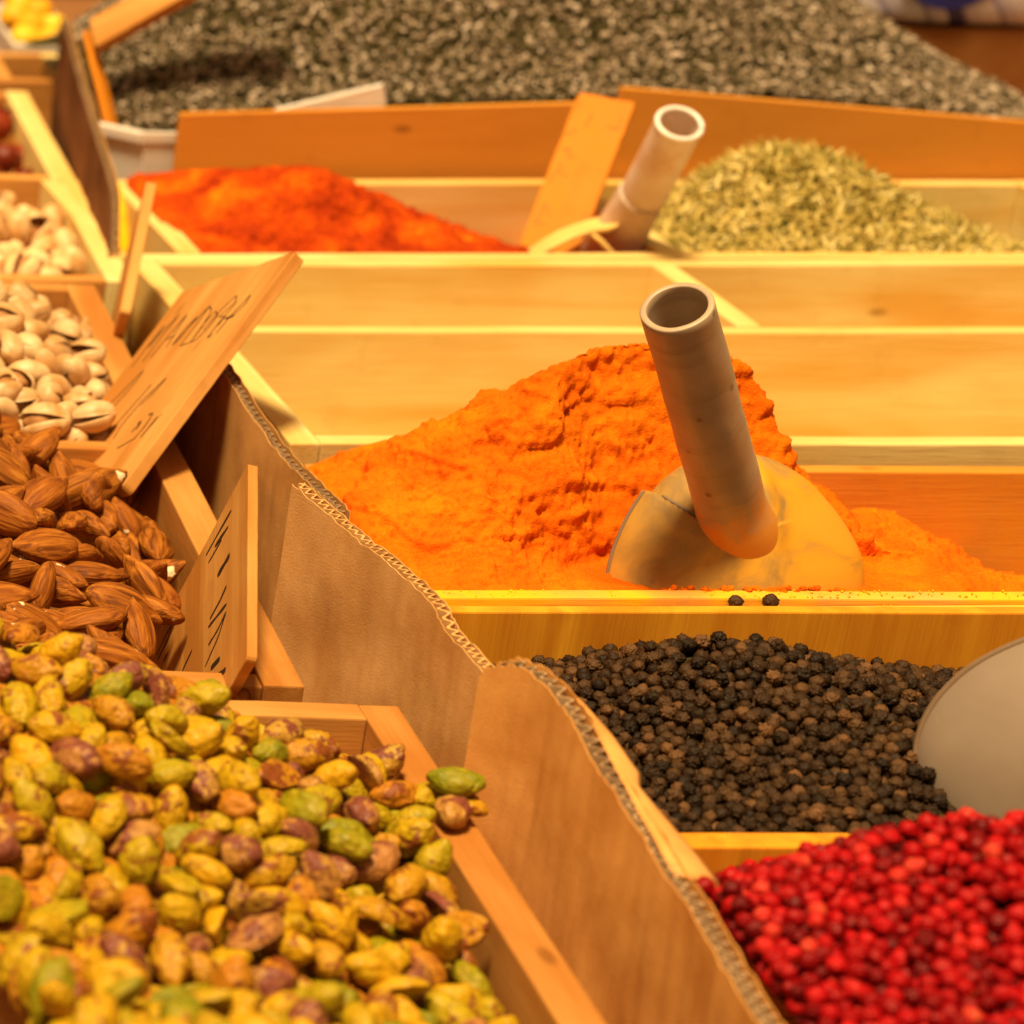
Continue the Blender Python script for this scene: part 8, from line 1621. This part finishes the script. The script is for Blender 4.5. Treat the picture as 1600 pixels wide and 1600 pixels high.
for i in range(NI):
    m = kinds[pick[i]]
    place('pistachio_kernel', MESH_P[(int(RNG.integers(8)), m)], pos[i], q[i], sc[i], words[m] + ' ' + where_pistachio(pos[i]), 'pistachio', 'shelled pistachios in the foreground crate')
merged('pistachio_pile', [pistachio_shape(k, 3) for k in range(8)], pos[NI:], q[NI:], sc[NI:], [PISTACHIO[m] for m in kinds], 'pistachio kernels showing between and below the upper ones', pick[NI:])
xs, ys = np.linspace(178, 326, 40), np.linspace(540, 812, 60)
XX, YY = np.meshgrid(xs, ys); ZZ = heap_z('pistachio', XX, YY) - 13 - np.maximum(0, XX - 300) * .5
hb = mesh_obj('pistachio_pile', np.stack([XX, YY, ZZ], -1).reshape(-1, 3), [(j * 40 + i, j * 40 + i + 1, (j + 1) * 40 + i + 1, (j + 1) * 40 + i) for j in range(59) for i in range(39)], PISTACHIO['tan'], smooth=True)
hb['kind'] = 'stuff'; hb['label'] = 'packed core of the pistachio heap, seen only through gaps'

for k, (x, y, z, a, m, w) in enumerate([(332.5, 757, 3.5, .5, 'yellow', 'farthest left of the group'), (339.5, 751, 4.2, 2.2, 'tan', 'touching the cardboard'), (335.5, 746.5, 4.6, 1.2, 'mauve', 'nearest the camera'), (337.5, 752, 11.0, 2.8, 'green', 'perched on the others')]):
    place('pistachio_kernel', MESH_P[(k * 2 % 8, m)], (x, y, z), Quaternion((0, 0, 1), a), 1.0, words[m] + ' spilled on the right rail, ' + w, 'pistachio', 'pistachios spilled on the crate rail')

# --- almonds
def where_almond(p):
    x, y, z = p
    if y > 1000 and x > 285: return 'under the foot of the large tilted sign'
    if x > 285 and y < 960: return 'touching the triangular sign'
    if x > 285: return 'against the right rail between the two signs'
    if y < 890: return 'behind the pistachio ridge'
    if y > 1010: return 'bordering the in-shell pistachios'
    if x < 245: return 'at the left edge of the picture'
    return 'in the middle of the almond heap'
MESH_A = [raw_mesh('almond', *almond_shape(k), ALMOND) for k in range(8)]
pos, q, sc, vis = unpack('almond')
for i in range(vis):
    place('almond', MESH_A[int(RNG.integers(8))], pos[i], q[i], sc[i], ('plump ' if sc[i] > 1.02 else 'slim ' if sc[i] < .92 else '') + 'brown wrinkled almond ' + where_almond(pos[i]), 'almond', 'brown almonds in the left crate')
merged('almond_pile', [almond_shape(k, 4) for k in range(4)], pos[vis:], q[vis:], sc[vis:], [ALMOND], 'brown almonds lying beneath the upper layer of the heap')
place('cashew', raw_mesh('cashew', *cashew_shape(), ALMOND), (289, 985, 11), Quaternion((.75, .35, .1, .5)), 1.0, 'curled brown nut among the almonds left of the large sign', 'nut', None)

# --- pistachios in their shells
def nuts(key, mat, name, word, where, group, pile):
    meshes = [(raw_mesh(name, *shell_shape(k, g), mat), g) for k, g in enumerate((3, 8, 13, 5, 17, 2, 10))]
    kern = raw_mesh('kernel', [(x * .86, y * .92, z * .95) for x, y, z in pistachio_shape(2, 3)[0]], pistachio_shape(2, 3)[1], KERNEL)
    pos, q, sc, vis = unpack(key)
    for i in range(vis):
        me, g = meshes[int(RNG.integers(7))]
        o = place(name, me, pos[i], q[i], sc[i] * 1.0, ('gaping ' if g > 9 else 'slightly open ' if g > 4 else 'closed ') + word + ' ' + where(pos[i]), 'nut', group)
        if g > 4:
            k = bpy.data.objects.new('kernel', kern); COL.objects.link(k); k.parent = o; k.location = (.001, 0, 0)
    merged(pile, [tuple(map(list, shell_shape(k, 4))) for k in range(3)], pos[vis:], q[vis:], sc[vis:], [mat], word + 's in the lower layer of the pile')
nuts('inshell', SHELL, 'in_shell_pistachio', 'pale in-shell pistachio',
     lambda p: 'by the right rail and the thin sign' if p[0] > 305 else 'next to the almonds' if p[1] < 1110 else 'high on the front pile, left side' if p[1] < 1190 else 'at the back of the front pile',
     'in-shell pistachios beside the almonds', 'in_shell_pistachio_pile')
nuts('roasted', SHELL_ROAST, 'roasted_nut', 'tan roasted in-shell nut',
     lambda p: 'by the right rail of the rear crate' if p[0] > 345 else 'near the front wall of the rear crate' if p[1] < 1330 else 'at the back of the rear pile',
     'roasted nuts in the far left crate', 'roasted_nut_pile')

# --- peppercorns
def corns(key, shapes, mat, name, words, where, group, pile, cat):
    meshes = [raw_mesh(name, v, f, mat) for v, f in shapes]
    low = [corn_shape(*a) for a in words['low']]
    pos, q, sc, vis = unpack(key)
    n = min(300, vis)
    for i in range(n):
        place(name, meshes[int(RNG.integers(len(meshes)))], pos[i], q[i], sc[i], words['label'] + ' ' + where(pos[i]), cat, group)
    merged(pile, low, pos[n:], q[n:], sc[n:], [mat], words['rest'])
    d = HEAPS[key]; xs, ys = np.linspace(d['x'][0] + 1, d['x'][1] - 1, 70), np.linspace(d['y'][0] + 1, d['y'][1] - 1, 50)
    XX, YY = np.meshgrid(xs, ys); ZZ = heap_z(key, XX, YY) - 8  # a sheet below the corns, its dark colour serving as gap shade
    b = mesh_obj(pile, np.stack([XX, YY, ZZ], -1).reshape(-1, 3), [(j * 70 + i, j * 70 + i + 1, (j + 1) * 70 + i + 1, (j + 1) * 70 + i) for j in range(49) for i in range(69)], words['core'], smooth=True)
    b['kind'] = 'stuff'; b['label'] = 'dark sheet painted as shade below the heap, seen through gaps: ' + name.replace('_', ' ') + 's'
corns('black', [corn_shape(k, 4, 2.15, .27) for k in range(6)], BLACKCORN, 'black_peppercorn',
      dict(low=[(k, 3, 2.15, .27) for k in range(6)], label='wrinkled black peppercorn', core=SHADE_CORE, rest='dark mass of black peppercorns filling the rest of the pepper heap'),
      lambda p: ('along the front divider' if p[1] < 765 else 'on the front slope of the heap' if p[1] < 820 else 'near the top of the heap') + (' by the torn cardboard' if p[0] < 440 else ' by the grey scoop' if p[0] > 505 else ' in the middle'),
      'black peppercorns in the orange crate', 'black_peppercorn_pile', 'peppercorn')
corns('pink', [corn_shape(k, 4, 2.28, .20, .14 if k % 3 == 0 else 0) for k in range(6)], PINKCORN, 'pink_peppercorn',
      dict(low=[(k, 3, 2.28, .20, .12 if k % 3 == 0 else 0) for k in range(6)], label='glossy pink-red peppercorn', core=RED_SHADE_CORE, rest='red mass of pink peppercorns filling the rest of the heap'),
      lambda p: ('at the bottom of the picture' if p[1] < 640 else 'on the slope of the heap' if p[1] < 690 else 'on the crest of the heap') + (' by the cardboard edge' if p[0] < 400 else ' towards the right edge' if p[0] > 430 else ' in the middle'),
      'pink peppercorns in the near right compartment', 'pink_peppercorn_pile', 'peppercorn')
strayme = raw_mesh('black_peppercorn', *corn_shape(9, 4, 2.5, .16), BLACKCORN)
place('black_peppercorn', strayme, (492.5, 905.9, -.2), Quaternion((1, .3, .2, .1)), .95, 'stray black peppercorn on the yellow ledge, left one of two', 'peppercorn', None)
place('black_peppercorn', strayme, (504.3, 905.6, .1), Quaternion((1, -.6, .2, .4)), 1.02, 'stray black peppercorn on the yellow ledge, right one of two', 'peppercorn', None)

# --- fennel seeds and the grey herb heap at the back: scattered over their heaps
def seed_shape(seed, L, r, curve, nx=7, nr=7):
    v, f = [], []
    for i in range(nx):
        t = -1 + 2 * i / (nx - 1)
        k = math.sqrt(max(.02, 1 - abs(t) ** 2.4))
        for j in range(nr):
            a = 2 * math.pi * j / nr
            rr_ = r * k * (1 + .12 * (j % 2)) * (1 + .1 * noise.noise(Vector((t * 2, j, seed))))
            v.append((t * L / 2, math.cos(a) * rr_ + curve * t * t * L, math.sin(a) * rr_ * .8))
    for i in range(nx - 1):
        for j in range(nr):
            f.append((i * nr + j, i * nr + (j + 1) % nr, (i + 1) * nr + (j + 1) % nr, (i + 1) * nr + j))
    return v, f
def scatter(key, n, shapes, mat, name, label, where, group, pile, rest, cat, ymax, tilt, spread):
    d = HEAPS[key]; x0, x1 = d['x']
    X = RNG.uniform(x0 + 3, x1 - 3, n); Y = RNG.uniform(d['y'][0] + 3, ymax, n)
    Z = heap_z(key, X, Y) + RNG.uniform(-spread, spread * .7, n) + np.array([1.6 * noise.noise(Vector((a / 12, b / 12, 0))) for a, b in zip(X, Y)])
    yaw = RNG.uniform(0, 2 * math.pi, n); pt_ = RNG.normal(0, tilt, n) ; ro = RNG.uniform(0, 6.28, n)
    gx = heap_z(key, X + 1, Y) - heap_z(key, X - 1, Y); gy = heap_z(key, X, Y + 1) - heap_z(key, X, Y - 1)
    q = []
    for i in range(n):
        nrm = Vector((-gx[i] / 2, -gy[i] / 2, 1)).normalized()
        q.append(tuple(nrm.to_track_quat('Z', 'Y') @ Quaternion((0, 0, 1), yaw[i]) @ Quaternion((0, 1, 0), pt_[i]) @ Quaternion((1, 0, 0), ro[i])))
    q = np.array(q); sc = RNG.uniform(.8, 1.2, n); pos = np.stack([X, Y, Z], 1)
    show = Z - heap_z(key, X, Y) - .02 * (Y - d['y'][0]) + RNG.uniform(0, 2, n)
    inview = (X * 4500 / (Y * .923 + (410 - Z) * .384) - 1080) < 1590
    order = np.argsort(-(show + inview * 50)); pos, q, sc = pos[order], q[order], sc[order]
    meshes = [raw_mesh(name, v, f, mat) for v, f in shapes]
    for i in range(300):
        place(name, meshes[i % len(meshes)], pos[i], q[i], sc[i], label + ' ' + where(pos[i]), cat, group)
    merged(pile, shapes, pos[300:], q[300:], sc[300:], [mat], rest)
    # the body of the heap under the loose seeds, coloured dark as the shade between them
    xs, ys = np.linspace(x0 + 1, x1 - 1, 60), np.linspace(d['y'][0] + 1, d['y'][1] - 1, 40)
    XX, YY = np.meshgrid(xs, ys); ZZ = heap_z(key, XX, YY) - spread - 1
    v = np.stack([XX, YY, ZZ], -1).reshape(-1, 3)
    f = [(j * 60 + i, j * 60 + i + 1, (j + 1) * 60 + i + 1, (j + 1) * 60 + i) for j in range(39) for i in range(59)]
    b = mesh_obj(pile, v, f, SHADE_CORE, smooth=True); b['kind'] = 'stuff'; b['label'] = rest + ', its shade-painted core'
scatter('fennel', 5600, [seed_shape(k, 13.5, .68, c) for k, c in enumerate((.06, -.10, .16, .03, -.05, .12))], HERB, 'herb_needle', 'thin straw-green dried herb needle',
        lambda p: 'low by the clear scoop' if p[0] < 690 else 'on top of the heap' if p[2] > 22 else 'on the right flank of the heap' if p[0] > 770 else 'on the front slope of the heap',
        'dried herb needles in the rear crate', 'herb_needle_pile', 'straw-green dried herb needles filling out the herb heap', 'herb', 1405, .55, 3.0)
flakes = [seed_shape(1, 5.4, 1.0, .08, 6, 6), corn_shape(5, 1, 1.35, .5), seed_shape(2, 3.8, 1.35, -.05, 5, 6), corn_shape(7, 1, 1.1, .6), seed_shape(3, 7.5, .6, .12, 6, 6)]
flakes = [(v, [t for q in f for t in ((q[:3], (q[0], q[2], q[3])) if len(q) == 4 else (q,))]) for v, f in flakes]
scatter('seed', 20000, flakes, FLAKE, 'herb_flake', 'blurred grey-green dried herb flake',
        lambda p: 'near the white tub rim' if p[1] < 1500 and p[0] < 520 else 'low behind the amber planks' if p[1] < 1510 else 'high on the left of the heap' if p[0] < 600 else 'high on the right flank of the heap' if p[0] > 780 else 'high in the middle of the heap',
        'grey herb flakes in the white tub', 'herb_flake_pile', 'grey-green herb flakes filling out the wide heap at the back', 'herb', 1640, .5, 3.0)

# ------------------------------------------------------------------ things at the far left, out of focus
frsh = [corn_shape(k, 3, 8.5, .16) for k in range(4)]
for me_i, (x, y, z, s) in enumerate([(372, 1470, -22, 1.0), (384, 1495, -20, .9), (360, 1480, -14, 1.1), (378, 1520, -14, 1.0), (390, 1535, -18, .9), (366, 1525, -8, 1.05), (352, 1505, -8, 1.0), (384, 1565, -8, 1.05), (370, 1570, -4, 1.0), (392, 1585, -10, .9), (356, 1555, -4, 1.0)]):
    place('dried_fruit', raw_mesh('dried_fruit', *frsh[me_i % 4], DRIED), (x, y, z), Quaternion((1, me_i * .3, .2, .1)), s,
          'dark red dried fruit in the far left crate, ' + ['nearest the front divider', 'beside the right wall', 'in the middle of the pile', 'towards the back'][0 if y < 1482 else 1 if x > 380 else 2 if y < 1530 else 3], 'dried fruit', 'dark dried fruit in the far left crate')
for me_i, (x, y, z, s) in enumerate([(396, 1660, -16, 1.1), (380, 1665, -15, 1.0), (390, 1682, -13, 1.0), (374, 1685, -12, 1.0), (397, 1696, -12, .9), (382, 1700, -10, 1.0)]):
    place('dried_fruit', raw_mesh('dried_fruit', *frsh[me_i % 4], DRIED), (x, y, z), Quaternion((1, me_i * .4, .1, .3)), s,
          'red-brown dried fruit in the blurred corner crate at the left', 'dried fruit', 'dried fruit in the corner crate')
for me_i, (x, y, z, s) in enumerate([(440, 1745, -2, 1.1), (456, 1748, -3, 1.1), (447, 1764, 2, 1.1), (462, 1768, 1, 1.0), (442, 1784, 4, 1.1), (458, 1790, 5, 1.1), (450, 1808, 6, 1.1)]):
    place('candied_fruit', raw_mesh('candied_fruit', *frsh[me_i % 4], YELLOWFRUIT), (x, y, z), Quaternion((1, me_i * .4, .1, .3)), s,
          'blurred bright yellow candied fruit in the top left corner', 'candied fruit', 'candied fruit in the top left corner')
sign('long blurred wooden sign tilted over the left side of the grey herb heap', (418.8, 1500, 48.9), (82, -36, 64), (1.2, 21, 10.2), 6, SIGN_WOOD, [], INK, 0)
sign('narrow orange sign seen edge-on between the dark cardboard and the grey herb heap', (421, 1520, 54.2), (7.8, -46, -48), (-6.9, -6.4, 4.9), 3.5, SIGN_ORANGE, [], INK, 0)
sign('thin wooden sign seen edge-on like a stick in the in-shell pistachios', (353, 1175, 14), (23, 60, 41), (3, 31, -47), 4.4, SIGN_WOOD, [], INK, 0)
